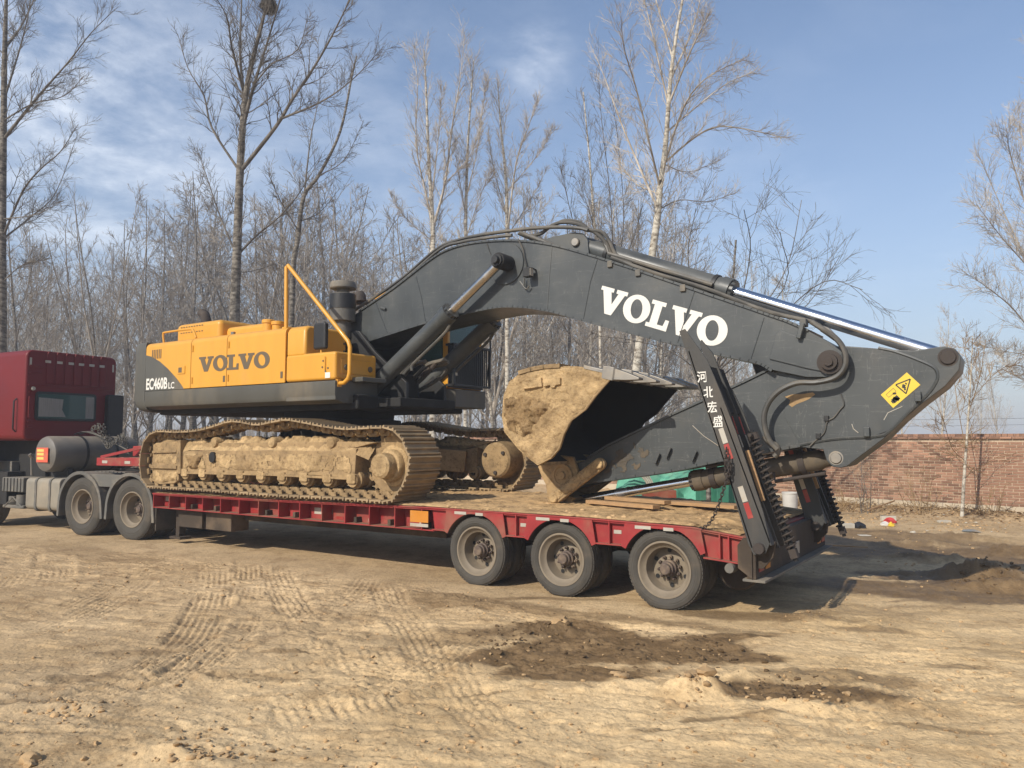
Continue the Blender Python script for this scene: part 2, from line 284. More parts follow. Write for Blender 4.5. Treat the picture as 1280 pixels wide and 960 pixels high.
    def islands(s):
        par = list(range(len(s.v)))
        def fd(a):
            while par[a] != a: par[a] = par[par[a]]; a = par[a]
            return a
        for f in s.f:
            r = fd(f[0])
            for i in f[1:]: par[fd(i)] = r
        g = {}
        for f in s.f: g.setdefault(fd(f[0]), []).append(f)
        out = []
        for fs in g.values():
            b = MB(); mp = {}
            for f in fs:
                for i in f:
                    if i not in mp: mp[i] = len(b.v); b.v.append(s.v[i])
                b.f.append(tuple(mp[i] for i in f))
            out.append(b)
        return out
    def build(s, name, m, parent=None, bevel=0.0, smooth=None, seg=2, world=None, recalc=True, split=False):
        if split:
            return [b.build(name, m, parent, bevel, smooth, seg, world, recalc) for b in s.islands()][0]
        o = bpy.data.objects.new(name, s.mesh(name, m, smooth if smooth else (32 if bevel else None), recalc))
        link(o, parent, world)
        if bevel:
            b = o.modifiers.new('bevel', 'BEVEL'); b.width = bevel; b.segments = seg; b.limit_method = 'ANGLE'; b.angle_limit = rad(32); b.harden_normals = True
        return o

def arc(cx, cz, r, a0, a1, n):
    return [(cx + r*math.cos(rad(a0 + (a1-a0)*i/n)), cz + r*math.sin(rad(a0 + (a1-a0)*i/n))) for i in range(n+1)]
def smooth_path(pts, n=6):
    """Catmull-Rom through 3D points"""
    P = [Vector(p) for p in pts]; P = [P[0]*2-P[1]] + P + [P[-1]*2-P[-2]]; out = []
    for i in range(1, len(P)-2):
        a, b, c, d = P[i-1:i+3]
        for j in range(n):
            t = j/n; out.append(0.5*((2*b) + (c-a)*t + (2*a-5*b+4*c-d)*t*t + (3*b-a-3*c+d)*t**3))
    return out + [P[-2]]

# fractal value noise for numpy grids
def vnoise(x, y, seed, octs=4, lac=2.03, gain=0.5):
    rs = np.random.RandomState(seed); out = np.zeros_like(x, dtype=np.float64); amp = 1.0; fr = 1.0; tot = 0
    for o in range(octs):
        T = rs.rand(256, 256); xx = x*fr + 17.3*o; yy = y*fr + 9.1*o
        xi = np.floor(xx).astype(int); yi = np.floor(yy).astype(int); u = xx-xi; v = yy-yi
        u = u*u*(3-2*u); v = v*v*(3-2*v)
        a = T[xi % 256, yi % 256]; b = T[(xi+1) % 256, yi % 256]; c = T[xi % 256, (yi+1) % 256]; d = T[(xi+1) % 256, (yi+1) % 256]
        out += amp*((a*(1-u)+b*u)*(1-v) + (c*(1-u)+d*u)*v - 0.5); tot += amp; amp *= gain; fr *= lac
    return out/tot
# ================================================================== GROUND
def axis_grid(segs):
    out = []
    for a, b, st in segs:
        n = max(1, int(round(abs(b-a)/st))); out += list(np.linspace(a, b, n, endpoint=False))
    return np.array(out + [segs[-1][1]])
gx = axis_grid([(-900,-300,60), (-300,-80,20), (-80,-30,3), (-30,-16,0.35), (-16,-11,0.075), (-11,-9,.03), (-9,1.4,0.018), (1.4,6,0.10), (6,14,0.4), (14,60,3), (60,300,20), (300,900,60)])
gy = axis_grid([(-300,-60,30), (-60,-6,3), (-6,1.4,0.35), (1.5,7.6,0.018), (7.6,9,.035), (9,13,0.07), (13,23,0.18), (23,32,0.5), (32,80,3), (80,300,20), (300,1400,100)])
GX, GY = np.meshgrid(gx, gy, indexing='ij')
near = np.clip(1.4 - np.hypot(GX+5, GY-8)/30.0, 0, 1)
fine = np.clip(1.5 - np.hypot(GX+4.5, GY-6)/13.0, 0, 1)
Hh = vnoise(GX*0.16, GY*0.16, 3, 3)*0.16*near + vnoise(GX*0.85, GY*0.85, 5, 4)*0.042*near
Hh += vnoise(GX*4.0, GY*4.0, 7, 4, gain=0.6)*0.022*fine
Hh += np.clip(vnoise(GX*7.0+3, GY*7.0, 15, 3), 0.06, 1)*0.03*fine
U_ = GX*math.cos(rad(20)) + GY*math.sin(rad(20)); V_ = -GX*math.sin(rad(20)) + GY*math.cos(rad(20))
rough = np.clip(vnoise(GX*0.7+5, GY*0.7, 17, 4, gain=.6)*2.6+.35, 0, 1)
Hh += np.clip(vnoise(GX*10.0, GY*10.0, 18, 2, gain=.6), -.2, .5)*0.026*fine*rough
Hh += np.clip(np.abs(vnoise(GX*5.5, GY*5.5, 19, 3, gain=.6))-.14, 0, 1)*0.06*fine*rough
flake = vnoise(GX*2.6, GY*2.6, 23, 4, gain=.65); Hh += (np.clip((flake-.05)/.02, 0, 1)*.010 + np.clip((flake-.13)/.02, 0, 1)*.010)*fine*np.clip(rough+.15, 0, 1)
flake2 = vnoise(U_*1.2, V_*6.5, 24, 4, gain=.62); Hh += np.clip((flake2-.07)/.03, 0, 1)*.011*fine
# long drag streaks, as a blade leaves them
ca, sa = math.cos(rad(12)), math.sin(rad(12))
U = GX*ca + GY*sa; V = -GX*sa + GY*ca
Hh += vnoise(U*0.5, V*7.0, 12, 3)*0.022*fine
# wet churned patches: (centre px on the ground, radii, turn, strength)
wet = np.zeros_like(GX)
WET_N = vnoise(GX*1.3, GY*1.3, 21, 5, gain=0.62)*1.5; HEAP_N = 1 + 1.3*vnoise(GX*6, GY*6, 41, 4, gain=0.6)
def wetpatch(px, py, rx, ry, turn, s):
    c = aZ(px, py); a = rad(turn); u = (GX-c.x)*math.cos(a) + (GY-c.y)*math.sin(a); v = -(GX-c.x)*math.sin(a) + (GY-c.y)*math.cos(a)
    d = np.sqrt((u/rx)**2 + (v/ry)**2) + WET_N
    np.maximum(wet, s*np.clip((1.12-d)/0.42, 0, 1), out=wet)
for p in [(735,812,1.15,.52,40,1.0), (655,822,.75,.36,30,.95), (830,815,.75,.36,30,1.0), (700,840,.8,.25,35,.9), (920,822,.42,.18,20,.9), (985,868,.7,.24,25,.95), (700,785,.6,.4,30,.85), (905,795,.36,.1,30,.7),
          (560,800,.9,.3,20,.4), (600,752,1.6,.3,5,.55), (780,772,1.3,.2,5,.5), (940,770,.9,.22,20,.6), (1040,850,.5,.2,20,.5), (620,790,.8,.4,30,.6), (905,900,.5,.06,40,.5), (820,915,.3,.04,40,.5)]: wetpatch(*p)
for p in [(1235,725,1.6,.65,15,.95), (1190,690,3.0,1.2,10,.7), (1130,676,2.6,.8,8,.6), (1270,700,2.0,1.0,0,.75), (1060,665,2.4,.8,5,.6), (1170,735,1.8,.6,15,.7), (60,880,.4,.08,30,.45), (110,690,2.2,.4,0,.3), (1060,760,.8,.3,20,.35)]: wetpatch(*p)
for i in range(26):
    rr = random.Random(100+i); wetpatch(rr.uniform(0,1250), rr.uniform(700,950), rr.uniform(.12,.5), rr.uniform(.03,.1), rr.uniform(0,60), rr.uniform(.25,.55))
churn = vnoise(GX*3.2, GY*3.2, 31, 5, gain=0.66)
Hh += wet*fine*(np.abs(churn)*0.11 - 0.02) + wet*fine*np.clip(vnoise(GX*9, GY*9, 33, 3), 0, 1)*0.07
# pushed-up ridges and heaps beside the ruts
def heap(px, py, rx, ry, turn, h):
    c = aZ(px, py); a = rad(turn); u = (GX-c.x)*math.cos(a) + (GY-c.y)*math.sin(a); v = -(GX-c.x)*math.sin(a) + (GY-c.y)*math.cos(a)
    d = (u/rx)**2 + (v/ry)**2; global Hh
    Hh = Hh + h*np.exp(-d*1.6)*HEAP_N
for p in [(872,868,.28,.13,40,.11), (800,860,.5,.14,35,.05), (690,790,.35,.15,30,.08), (955,770,1.1,.28,15,.06), (1225,718,.75,.22,25,.22), (1260,735,.5,.2,10,.16), (560,745,.9,.25,0,.045),
          (1180,700,.9,.3,0,.12), (1150,680,1.0,.3,20,.10), (1265,690,.9,.3,10,.14), (1210,672,.8,.25,0,.10), (1110,668,1.4,.35,0,.07), (90,885,.45,.12,30,.05), (210,950,.35,.1,20,.06), (290,750,.35,.12,40,.05), (1010,890,.4,.12,20,.05), (930,850,.3,.1,30,.05)]: heap(*p)
wdist = (GX+4.5)*(-0.2607) + (GY-21.9)*(-0.9654)      # distance in front of the wall line
bankm = np.exp(-np.clip(wdist, 0, 9)**2/0.7)*(wdist > -1)*near
Hh += bankm*(0.07 + np.abs(vnoise(GX*2.2, GY*2.2, 77, 4, gain=.6))*0.30)
# tyre prints
def track(pts, width, depth, ribs=5, lug=0.11, seed=0):
    global Hh
    P = smooth_path([aZ(*p) for p in pts], 8); P = np.array([(p.x, p.y) for p in P])
    m = np.where((GX > P[:,0].min()-width) & (GX < P[:,0].max()+width) & (GY > P[:,1].min()-width) & (GY < P[:,1].max()+width))
    if len(m[0]) == 0: return
    X = GX[m]; Y = GY[m]; best = np.full(X.shape, 9.0); S = np.zeros_like(X); W = np.zeros_like(X); acc = 0.0
    for a, b in zip(P[:-1], P[1:]):
        d = b-a; L = np.hypot(*d); t = d/L; rx = X-a[0]; ry = Y-a[1]; s = np.clip(rx*t[0]+ry*t[1], 0, L)
        qx = rx-s*t[0]; qy = ry-s*t[1]; dist = np.hypot(qx, qy); k = dist < best
        best[k] = dist[k]; S[k] = acc+s[k]; W[k] = (rx*(-t[1])+ry*t[0])[k]; acc += L
    ends = np.clip(S/0.25, 0, 1)*np.clip((acc-S)/0.25, 0, 1)
    ins = np.clip((width/2-np.abs(W))/0.03, 0, 1)
    rib = np.tanh(2.5*np.sin(W/width*math.pi*2*(ribs+2)))
    lugs = np.sign(np.sin(S/lug*math.pi*2 + np.abs(W)/width*5))*0.55
    keep = np.clip(0.72 + vnoise(X*1.6, Y*1.6, 50+seed, 3)*3.0, 0, 1)
    depth *= 0.4
    h = ins*ends*keep*(-depth*0.8 + depth*(0.75*rib + 0.35*lugs))
    berm = np.exp(-((np.abs(W)-width/2-0.04)/0.05)**2)*depth*0.9*ends*keep
    Hh[m] = Hh[m] + h + berm
for i, (pts, w, d, r_) in enumerate([
    ([(150,850),(195,828),(238,798),(262,752),(268,715),(262,695)], .46, .028, 5), ([(200,862),(250,826),(290,790),(308,748),(314,715),(310,692)], .44, .028, 5),
    ([(410,830),(402,806),(382,775),(362,745),(350,720),(346,700)], .40, .026, 4), ([(395,842),(380,828),(372,818)], .5, .03, 5), ([(470,842),(455,828),(448,815)], .5, .03, 5), ([(395,905),(385,888),(378,870)], .5, .03, 5), ([(470,897),(458,880),(452,866)], .5, .03, 5), ([(545,840),(520,790),(495,755),(482,730)], .40, .024, 4),
    ([(200,958),(300,930),(420,895),(540,870),(660,858),(760,858)], .16, .022, 2), ([(60,955),(200,925),(330,890),(470,860),(600,842)], .34, .022, 4),
    ([(0,915),(60,890),(140,860),(230,840)], .42, .028, 5), ([(120,900),(200,868),(300,850),(420,852),(540,845)], .4, .02, 4),
    ([(350,845),(420,830),(500,838),(600,845)], .42, .022, 4), ([(0,735),(18,715),(30,695),(26,680)], .5, .03, 5), ([(60,735),(68,712),(64,690)], .5, .03, 5),
    ([(90,760),(140,735),(180,715)], .42, .02, 4), ([(600,815),(700,806),(800,815),(900,830)], .42, .05, 4), ([(620,835),(720,832),(820,842)], .40, .045, 4),
    ([(700,940),(800,905),(900,880),(1000,862),(1100,850)], .42, .018, 4), ([(980,960),(1060,905),(1150,870),(1260,850)], .44, .02, 5), ([(1060,820),(1130,800),(1220,795)], .44, .018, 5),
    ([(0,870),(120,838),(260,800),(400,772),(560,752)], .24, .014, 3), ([(0,830),(140,805),(280,775),(420,748)], .24, .012, 3), ([(300,958),(420,915),(560,885),(700,872),(860,895)], .24, .014, 3), ([(560,958),(680,925),(820,905),(960,905)], .24, .014, 3), ([(900,955),(1010,925),(1130,905),(1270,900)], .24, .013, 3),
    ([(20,800),(90,775),(150,745),(190,712)], .42, .018, 4), ([(420,715),(520,730),(620,760),(700,800)], .3, .018, 3), ([(80,930),(160,905),(230,880)], .42, .024, 5), ([(1020,835),(1100,825),(1200,830),(1279,845)], .3, .016, 4), ([(430,880),(500,850),(560,815),(600,785)], .42, .022, 4), ([(640,930),(600,890),(570,850),(560,815)], .4, .018, 4),
    ([(420,760),(450,740),(470,715)], .4, .02, 4), ([(640,765),(760,780),(900,790),(1000,800)], .42, .02, 4), ([(480,955),(560,925),(640,900),(720,890)], .4, .02, 5)]):
    track(pts, w, d, r_, seed=i)
# the standing truck and trailer have pressed the soil level under their wheels
press = np.exp(-np.clip(np.abs(GY-9.1)-1.7, 0, 9)**2/0.12)*np.clip((GX+20)/1.5, 0, 1)*np.clip((-1.9-GX)/0.4, 0, 1)
press = np.maximum(press, np.exp(-np.clip(np.abs(GY-8.2+0.105*(GX+13.1)*-1)-1.5, 0, 9)**2/0.12)*(GX < -12))
Hh = Hh*(1-press) + press*(vnoise(GX*3, GY*3, 61, 4)*0.02 - 0.004)
def ground_z(x, y):
    i = int(np.clip(np.searchsorted(gx, x)-1, 0, len(gx)-2)); j = int(np.clip(np.searchsorted(gy, y)-1, 0, len(gy)-2)); return float(Hh[i, j])
nX, nY = GX.shape
verts = np.stack([GX, GY, Hh], -1).reshape(-1, 3)
ii, jj = np.meshgrid(np.arange(nX-1), np.arange(nY-1), indexing='ij'); a0 = (ii*nY+jj).ravel()
quads = np.stack([a0, a0+nY, a0+nY+1, a0+1], -1)
gm = bpy.data.meshes.new('ground'); gm.vertices.add(len(verts)); gm.vertices.foreach_set('co', verts.ravel())
gm.loops.add(quads.size); gm.loops.foreach_set('vertex_index', quads.ravel()); gm.polygons.add(len(quads))
gm.polygons.foreach_set('loop_start', np.arange(0, quads.size, 4)); gm.polygons.foreach_set('loop_total', np.full(len(quads), 4)); gm.update(calc_edges=True); gm.validate()
gm.polygons.foreach_set('use_smooth', [True]*len(gm.polygons))
pale_ = np.clip((GX+6.5)/5.5, 0, 1)*np.clip((11-GY)/3, 0, 1) + vnoise(GX*.5, GY*.5, 91, 4)*.8
ap_ = gm.attributes.new('pale', 'FLOAT', 'POINT'); ap_.data.foreach_set('value', np.clip(pale_, 0, 1).ravel().astype(np.float32))
at_ = gm.attributes.new('wet', 'FLOAT', 'POINT'); at_.data.foreach_set('value', wet.ravel().astype(np.float32))
def ground_material():
    m = bpy.data.materials.new('packed_soil'); m.use_nodes = True; nt = m.node_tree; N = nt.nodes; L = nt.links; b = N['Principled BSDF']
    g = N.new('ShaderNodeNewGeometry'); P = g.outputs['Position']
    def nz(s, d=8, r=0.6, off=0):
        mp = N.new('ShaderNodeMapping'); mp.inputs['Location'].default_value = (off, off*2, 0); L.new(P, mp.inputs[0])
        n = N.new('ShaderNodeTexNoise'); n.inputs['Scale'].default_value = s; n.inputs['Detail'].default_value = d; n.inputs['Roughness'].default_value = r; L.new(mp.outputs[0], n.inputs['Vector']); return n.outputs['Fac']
    def ramp(f, e):
        c = N.new('ShaderNodeValToRGB'); L.new(f, c.inputs[0]); c.color_ramp.elements[0].position = e[0][0]; c.color_ramp.elements[0].color = (*e[0][1], 1); c.color_ramp.elements[1].position = e[-1][0]; c.color_ramp.elements[1].color = (*e[-1][1], 1)
        for p, col in e[1:-1]: q = c.color_ramp.elements.new(p); q.color = (*col, 1)
        return c.outputs[0]
    def mix(f, A, B, mode='MIX'):
        x = N.new('ShaderNodeMix'); x.data_type = 'RGBA'; x.blend_type = mode
        for s, k in ((f, 'Factor'), (A, 'A'), (B, 'B')):
            if hasattr(s, 'links'): L.new(s, x.inputs[k])
            elif isinstance(s, tuple): x.inputs[k].default_value = (*s, 1)
            else: x.inputs[k].default_value = s
        return x.outputs['Result']
    base = ramp(nz(0.55, 10, 0.66), [(0.30, (0.325,0.225,0.118)), (0.46, (0.425,0.302,0.168)), (0.60, (0.485,0.352,0.202)), (0.75, (0.56,0.418,0.25))])
    gritty = ramp(nz(19, 9, 0.8, 5), [(0.34, (0.58,0.55,0.51)), (0.47, (1.0,1.0,1.0)), (0.66, (1.2,1.19,1.16))])
    c = mix(1.0, base, gritty, 'MULTIPLY')
    patch = ramp(nz(2.4, 10, 0.7, 11), [(0.36, (0.74,0.70,0.66)), (0.50, (1,1,1)), (0.7, (1.12,1.10,1.07))])
    c = mix(1.0, c, patch, 'MULTIPLY')
    spk = ramp(nz(55, 4, 0.7, 21), [(0.30, (0.45,0.42,0.38)), (0.37, (1,1,1)), (0.70, (1,1,1)), (0.76, (1.3,1.28,1.25))])
    c = mix(1.0, c, spk, 'MULTIPLY')
    ap = N.new('ShaderNodeAttribute'); ap.attribute_name = 'pale'
    c = mix(ap.outputs['Fac'], c, mix(1.0, c, (1.30,1.30,1.24), 'MULTIPLY'))
    at = N.new('ShaderNodeAttribute'); at.attribute_name = 'wet'
    wn_ = N.new('ShaderNodeMath'); wn_.operation = 'MULTIPLY_ADD'; L.new(nz(5, 8, 0.7, 3), wn_.inputs[0]); wn_.inputs[1].default_value = 0.9; wn_.inputs[2].default_value = -0.45
    ws = N.new('ShaderNodeMath'); ws.operation = 'ADD'; L.new(at.outputs['Fac'], ws.inputs[0]); wm = N.new('ShaderNodeMath'); wm.operation = 'MULTIPLY'; L.new(wn_.outputs[0], wm.inputs[0]); L.new(at.outputs['Fac'], wm.inputs[1]); L.new(wm.outputs[0], ws.inputs[1])
    wc = N.new('ShaderNodeMapRange'); wc.inputs[1].default_value = 0.05; wc.inputs[2].default_value = 0.75; L.new(ws.outputs[0], wc.inputs[0])
    damp = ramp(nz(3.1, 8, 0.65, 8), [(0.3, (0.11,0.068,0.030)), (0.55, (0.18,0.115,0.055)), (0.75, (0.27,0.18,0.09))])
    c = mix(wc.outputs[0], c, damp)
    L.new(c, b.inputs['Base Color'])
    ro = N.new('ShaderNodeMapRange'); ro.inputs[3].default_value = 0.96; ro.inputs[4].default_value = 0.62; L.new(wc.outputs[0], ro.inputs[0]); L.new(ro.outputs[0], b.inputs['Roughness']); b.inputs['Specular IOR Level'].default_value = 0.25
    vo = N.new('ShaderNodeTexVoronoi'); vo.inputs['Scale'].default_value = 26; L.new(P, vo.inputs['Vector'])
    vr = N.new('ShaderNodeMapRange'); vr.inputs[1].default_value = 0.0; vr.inputs[2].default_value = 0.5; vr.inputs[3].default_value = 1.0; vr.inputs[4].default_value = 0.0; L.new(vo.outputs['Distance'], vr.inputs[0])
    b1 = N.new('ShaderNodeBump'); b1.inputs['Strength'].default_value = 0.5; b1.inputs['Distance'].default_value = 0.008; L.new(vr.outputs[0], b1.inputs['Height'])
    b2 = N.new('ShaderNodeBump'); b2.inputs['Strength'].default_value = 0.6; b2.inputs['Distance'].default_value = 0.022; L.new(nz(17, 10, 0.75, 2), b2.inputs['Height']); L.new(b1.outputs[0], b2.inputs['Normal'])
    L.new(b2.outputs[0], b.inputs['Normal'])
    return m
M['soil'] = ground_material(); gm.materials.append(M['soil'])
go = bpy.data.objects.new('ground', gm); link(go); tag(go, kind='structure')

# clods and stones lying loose: uncountable
M['clod'] = mat('soil_clod', (0.48, 0.32, 0.165), 0.96, var=0.35, scale=3, dust=0.4, dustcol=(0.16, 0.11, 0.065), dscale=0.7, bump=0.008, bscale=30, spec=0.15)
def ico(sub=1):
    bm = bmesh.new(); bmesh.ops.create_icosphere(bm, subdivisions=sub, radius=1.0); v = [tuple(x.co) for x in bm.verts]; f = [tuple(q.index for q in x.verts) for x in bm.faces]; bm.free(); return v, f
IV, IF = ico(1); IV2, IF2 = ico(2)
rng = random.Random(7)
mb = MB()
def clod(mb, x, y, s, hi=False):
    V_, F_ = (IV2, IF2) if hi else (IV, IF); sx, sy, sz = s*rng.uniform(.8,1.5), s*rng.uniform(.7,1.2), s*rng.uniform(.45,.8); q = Matrix.Rotation(rng.uniform(0,6.28), 3, 'Z'); k = rng.uniform(0,50); z = ground_z(x, y)
    out = []
    for v in V_:
        v = Vector(v); d = 1 + 0.55*mnoise.noise(v*1.6 + Vector((k,k,k))) + (0.25*mnoise.noise(v*4 + Vector((k,0,k))) if hi else 0); p = q @ Vector((v.x*sx*d, v.y*sy*d, v.z*sz*d)); out.append((x+p.x, y+p.y, z+p.z+sz*0.35))
    mb.add(out, F_)
for i in range(1900):
    px = rng.uniform(-40, 1320); py = 690 + 280*rng.random()**0.8; c = aZ(px, py)
    if 7.4 < c.y < 10.8 and -18 < c.x < -2: continue
    clod(mb, c.x, c.y, 0.005 + 0.013*rng.random()**3)
for px0, py0, sx_, sy_, n, s0 in [(870,870,25,10,30,.04), (1130,690,90,22,120,.025), (950,772,70,14,90,.022), (1010,880,40,10,40,.025), (85,885,50,12,60,.028), (240,945,60,12,60,.025), (290,735,60,22,60,.022), (560,760,120,20,70,.018), (1090,650,90,10,260,.035), (1220,655,60,9,160,.035), (140,720,120,16,90,.022)]:
    for k in range(n):
        c = aZ(rng.gauss(px0, sx_*.55), min(958, rng.gauss(py0, sy_*.6)));
        if 7.3 < c.y < 10.8 and -18 < c.x < -2.1: continue
        clod(mb, c.x, c.y, s0*(0.25 + 0.75*rng.random()**2.2))
M['wetclod'] = mat('damp_clod', (0.13, 0.083, 0.042), 0.8, var=0.4, scale=3, dust=0.3, dustcol=(0.24, 0.16, 0.085), dscale=2, bump=0.01, bscale=30, spec=0.2)
mw = MB()
for px0, py0, sx_, sy_, n, s0 in [(700,800,90,30,110,.03), (800,815,90,24,90,.026), (890,820,55,16,70,.03), (985,862,50,16,90,.03), (1235,722,45,14,150,.055), (640,800,40,20,60,.03)]:
    for k in range(n):
        c = aZ(rng.gauss(px0, sx_*.5), rng.gauss(py0, sy_*.5)); clod(mw, c.x, c.y, s0*(0.2 + 0.8*rng.random()**2.4))
tag(mw.build('damp_clods', 'wetclod', smooth=50, recalc=False), 'dark damp clods in the churned mud patches', 'mud clods', kind='stuff')
o = mb.build('soil_clods', 'clod', smooth=50, recalc=False); tag(o, 'loose dry soil clods and small stones scattered over the yard', 'soil clods', kind='stuff')
for i, (px, py, s, lab) in enumerate([(872,862,.09,'crumbly tan lump on the ridge below the dark mud patch'), (775,846,.06,'flat pale stone at the lower edge of the dark mud'), (700,778,.075,'dark broken lump at the upper edge of the mud patch'), (38,953,.055,'pale stone near the bottom left corner')]):
    c = aZ(px, py); mb = MB(); clod(mb, c.x, c.y, s, True); clod(mb, c.x+s*.9, c.y-s*.5, s*.6, True); clod(mb, c.x-s*.8, c.y+s*.2, s*.5, True)
    tag(mb.build('soil_lump', 'clod', smooth=40, recalc=False), lab, 'soil lump', 'larger lumps of soil')

# ================================================================== BRICK WALL behind the yard
M['brick'] = mat('red_brick', (0.27, 0.152, 0.10), 0.92, var=0.25, scale=1.2, dust=0.33, dustcol=(0.36, 0.25, 0.16), dscale=0.8, bump=0.004, bscale=30, island=0.42, spec=0.15)
M['mortar'] = mat('mortar', (0.46, 0.355, 0.25), 0.95, var=0.2, scale=3, bump=0.004)
M['render'] = mat('cement_plinth', (0.47, 0.39, 0.28), 0.92, var=0.2, scale=2, dust=0.35, bump=0.004)
WP = Vector((-4.5, 21.9, 0)); WD = Vector((1, -0.27, 0)).normalized(); WN = Vector((WD.y, -WD.x, 0))   # WN faces the yard
if WN.y > 0: WN = -WN
WROT = Matrix(((WD.x, -WN.x, 0, WP.x), (WD.y, -WN.y, 0, WP.y), (0, 0, 1, 0), (0, 0, 0, 1)))          # local x along, y into the wall
wall = root('brick_wall', WP, 'long red brick boundary wall with cement plinth behind the yard on the right', 'wall')
WX0, WX1, WH = -16.0, 13.0, 1.86
mb = MB(); mb.T = WROT; mb.box(WX0, WX1, 0.012, 0.22, -0.1, WH-0.1); mb.build('mortar_core', 'mortar', wall)
mb = MB(); mb.T = WROT; mb.box(WX0, WX1, -0.03, 0.25, -0.2, 0.24); mb.build('plinth', 'render', wall, bevel=0.012)
bw, bh, jt = 0.232, 0.050, 0.016; rows = int((WH-0.1-0.25)/(bh+jt))
mb = MB(); mb.box(-bw/2, bw/2, 0, 0.1, 0, bh); brick_me = mb.mesh('brick', 'brick')
rng = random.Random(3); rest = MB(); singles = []
for r in range(rows):
    z = 0.25 + r*(bh+jt); x = WX0 + (0.12 if r % 2 else 0) + rng.uniform(-.02,.02)
    while x < WX1-0.25:
        yo = rng.uniform(-.006, .006); singles.append((x+bw/2, yo, z)); x += bw + jt
vis = sorted([s for s in singles if 1.6 < s[0] < 6.2], key=lambda s: (round((s[0]-1.6)/2.0), -s[0]))
vis = [s for s in singles if 3.1 < s[0] < 6.2 and s[2] > 0.3][:300]; vset = set(vis)
for s in singles:
    if s in vset:
        b = bpy.data.objects.new('brick', brick_me); link(b, wall, WROT @ Matrix.Translation((s[0], s[1], s[2])) @ Matrix.Rotation(rng.uniform(-.012,.012), 4, 'Z'))
    else: rest.box(s[0]-bw/2, s[0]+bw/2, s[1], 0.1, s[2], s[2]+bh)
rest.v = [tuple(WROT @ Vector(p)) for p in rest.v]; o = rest.build('brickwork', 'brick', wall, recalc=False); tag(o, kind='stuff')
zt = WH-0.1
mb = MB(); mb.T = WROT; x = WX0
while x < WX1: mb.box(x+.004, min(WX1, x+0.245), -0.05, 0.27, zt, zt+0.045); x += 0.25
mb.build('corbel_course', 'brick', wall, bevel=0.004)
mb = MB(); mb.T = WROT; x = WX0
while x < WX1: mb.box(x+.003, x+0.117, -0.025, 0.24, zt+0.047, zt+0.115); x += 0.12
mb.build('coping_course', 'brick', wall, bevel=0.004)
# ================================================================== TREES
def bark(name, light, darkc, scale, stretch=(1, 1, 0.35), lo=0.42, hi=0.62):
    m = bpy.data.materials.new(name); m.use_nodes = True; N = m.node_tree.nodes; L = m.node_tree.links; b = N['Principled BSDF']
    t = N.new('ShaderNodeTexCoord'); mp = N.new('ShaderNodeMapping'); mp.inputs['Scale'].default_value = stretch; L.new(t.outputs['Object'], mp.inputs[0])
    n = N.new('ShaderNodeTexNoise'); n.inputs['Scale'].default_value = scale; n.inputs['Detail'].default_value = 7; n.inputs['Roughness'].default_value = 0.65; L.new(mp.outputs[0], n.inputs['Vector'])
    c = N.new('ShaderNodeValToRGB'); c.color_ramp.elements[0].position = lo; c.color_ramp.elements[0].color = (*darkc, 1); c.color_ramp.elements[1].position = hi; c.color_ramp.elements[1].color = (*light, 1)
    L.new(n.outputs['Fac'], c.inputs[0]); L.new(c.outputs[0], b.inputs['Base Color']); b.inputs['Roughness'].default_value = 0.9; b.inputs['Specular IOR Level'].default_value = 0.2
    bp = N.new('ShaderNodeBump'); bp.inputs['Distance'].default_value = 0.02; bp.inputs['Strength'].default_value = 0.6; L.new(n.outputs['Fac'], bp.inputs['Height']); L.new(bp.outputs[0], b.inputs['Normal'])
    return m
M['bark_grey'] = bark('grey_poplar_bark', (0.25, 0.225, 0.19), (0.07, 0.06, 0.05), 2.2, (2.5, 2.5, 6))
M['bark_pale'] = bark('pale_poplar_bark', (0.52, 0.48, 0.40), (0.12, 0.09, 0.062), 1.7, (2.5, 2.5, 6), 0.36, 0.55)
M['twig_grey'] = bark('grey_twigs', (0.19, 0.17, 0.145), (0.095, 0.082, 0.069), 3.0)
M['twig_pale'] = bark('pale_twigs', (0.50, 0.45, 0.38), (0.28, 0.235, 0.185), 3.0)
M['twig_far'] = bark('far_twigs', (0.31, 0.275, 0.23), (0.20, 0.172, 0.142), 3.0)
M['twig_tan'] = bark('dry_stalks', (0.33, 0.225, 0.115), (0.18, 0.115, 0.055), 4.0)

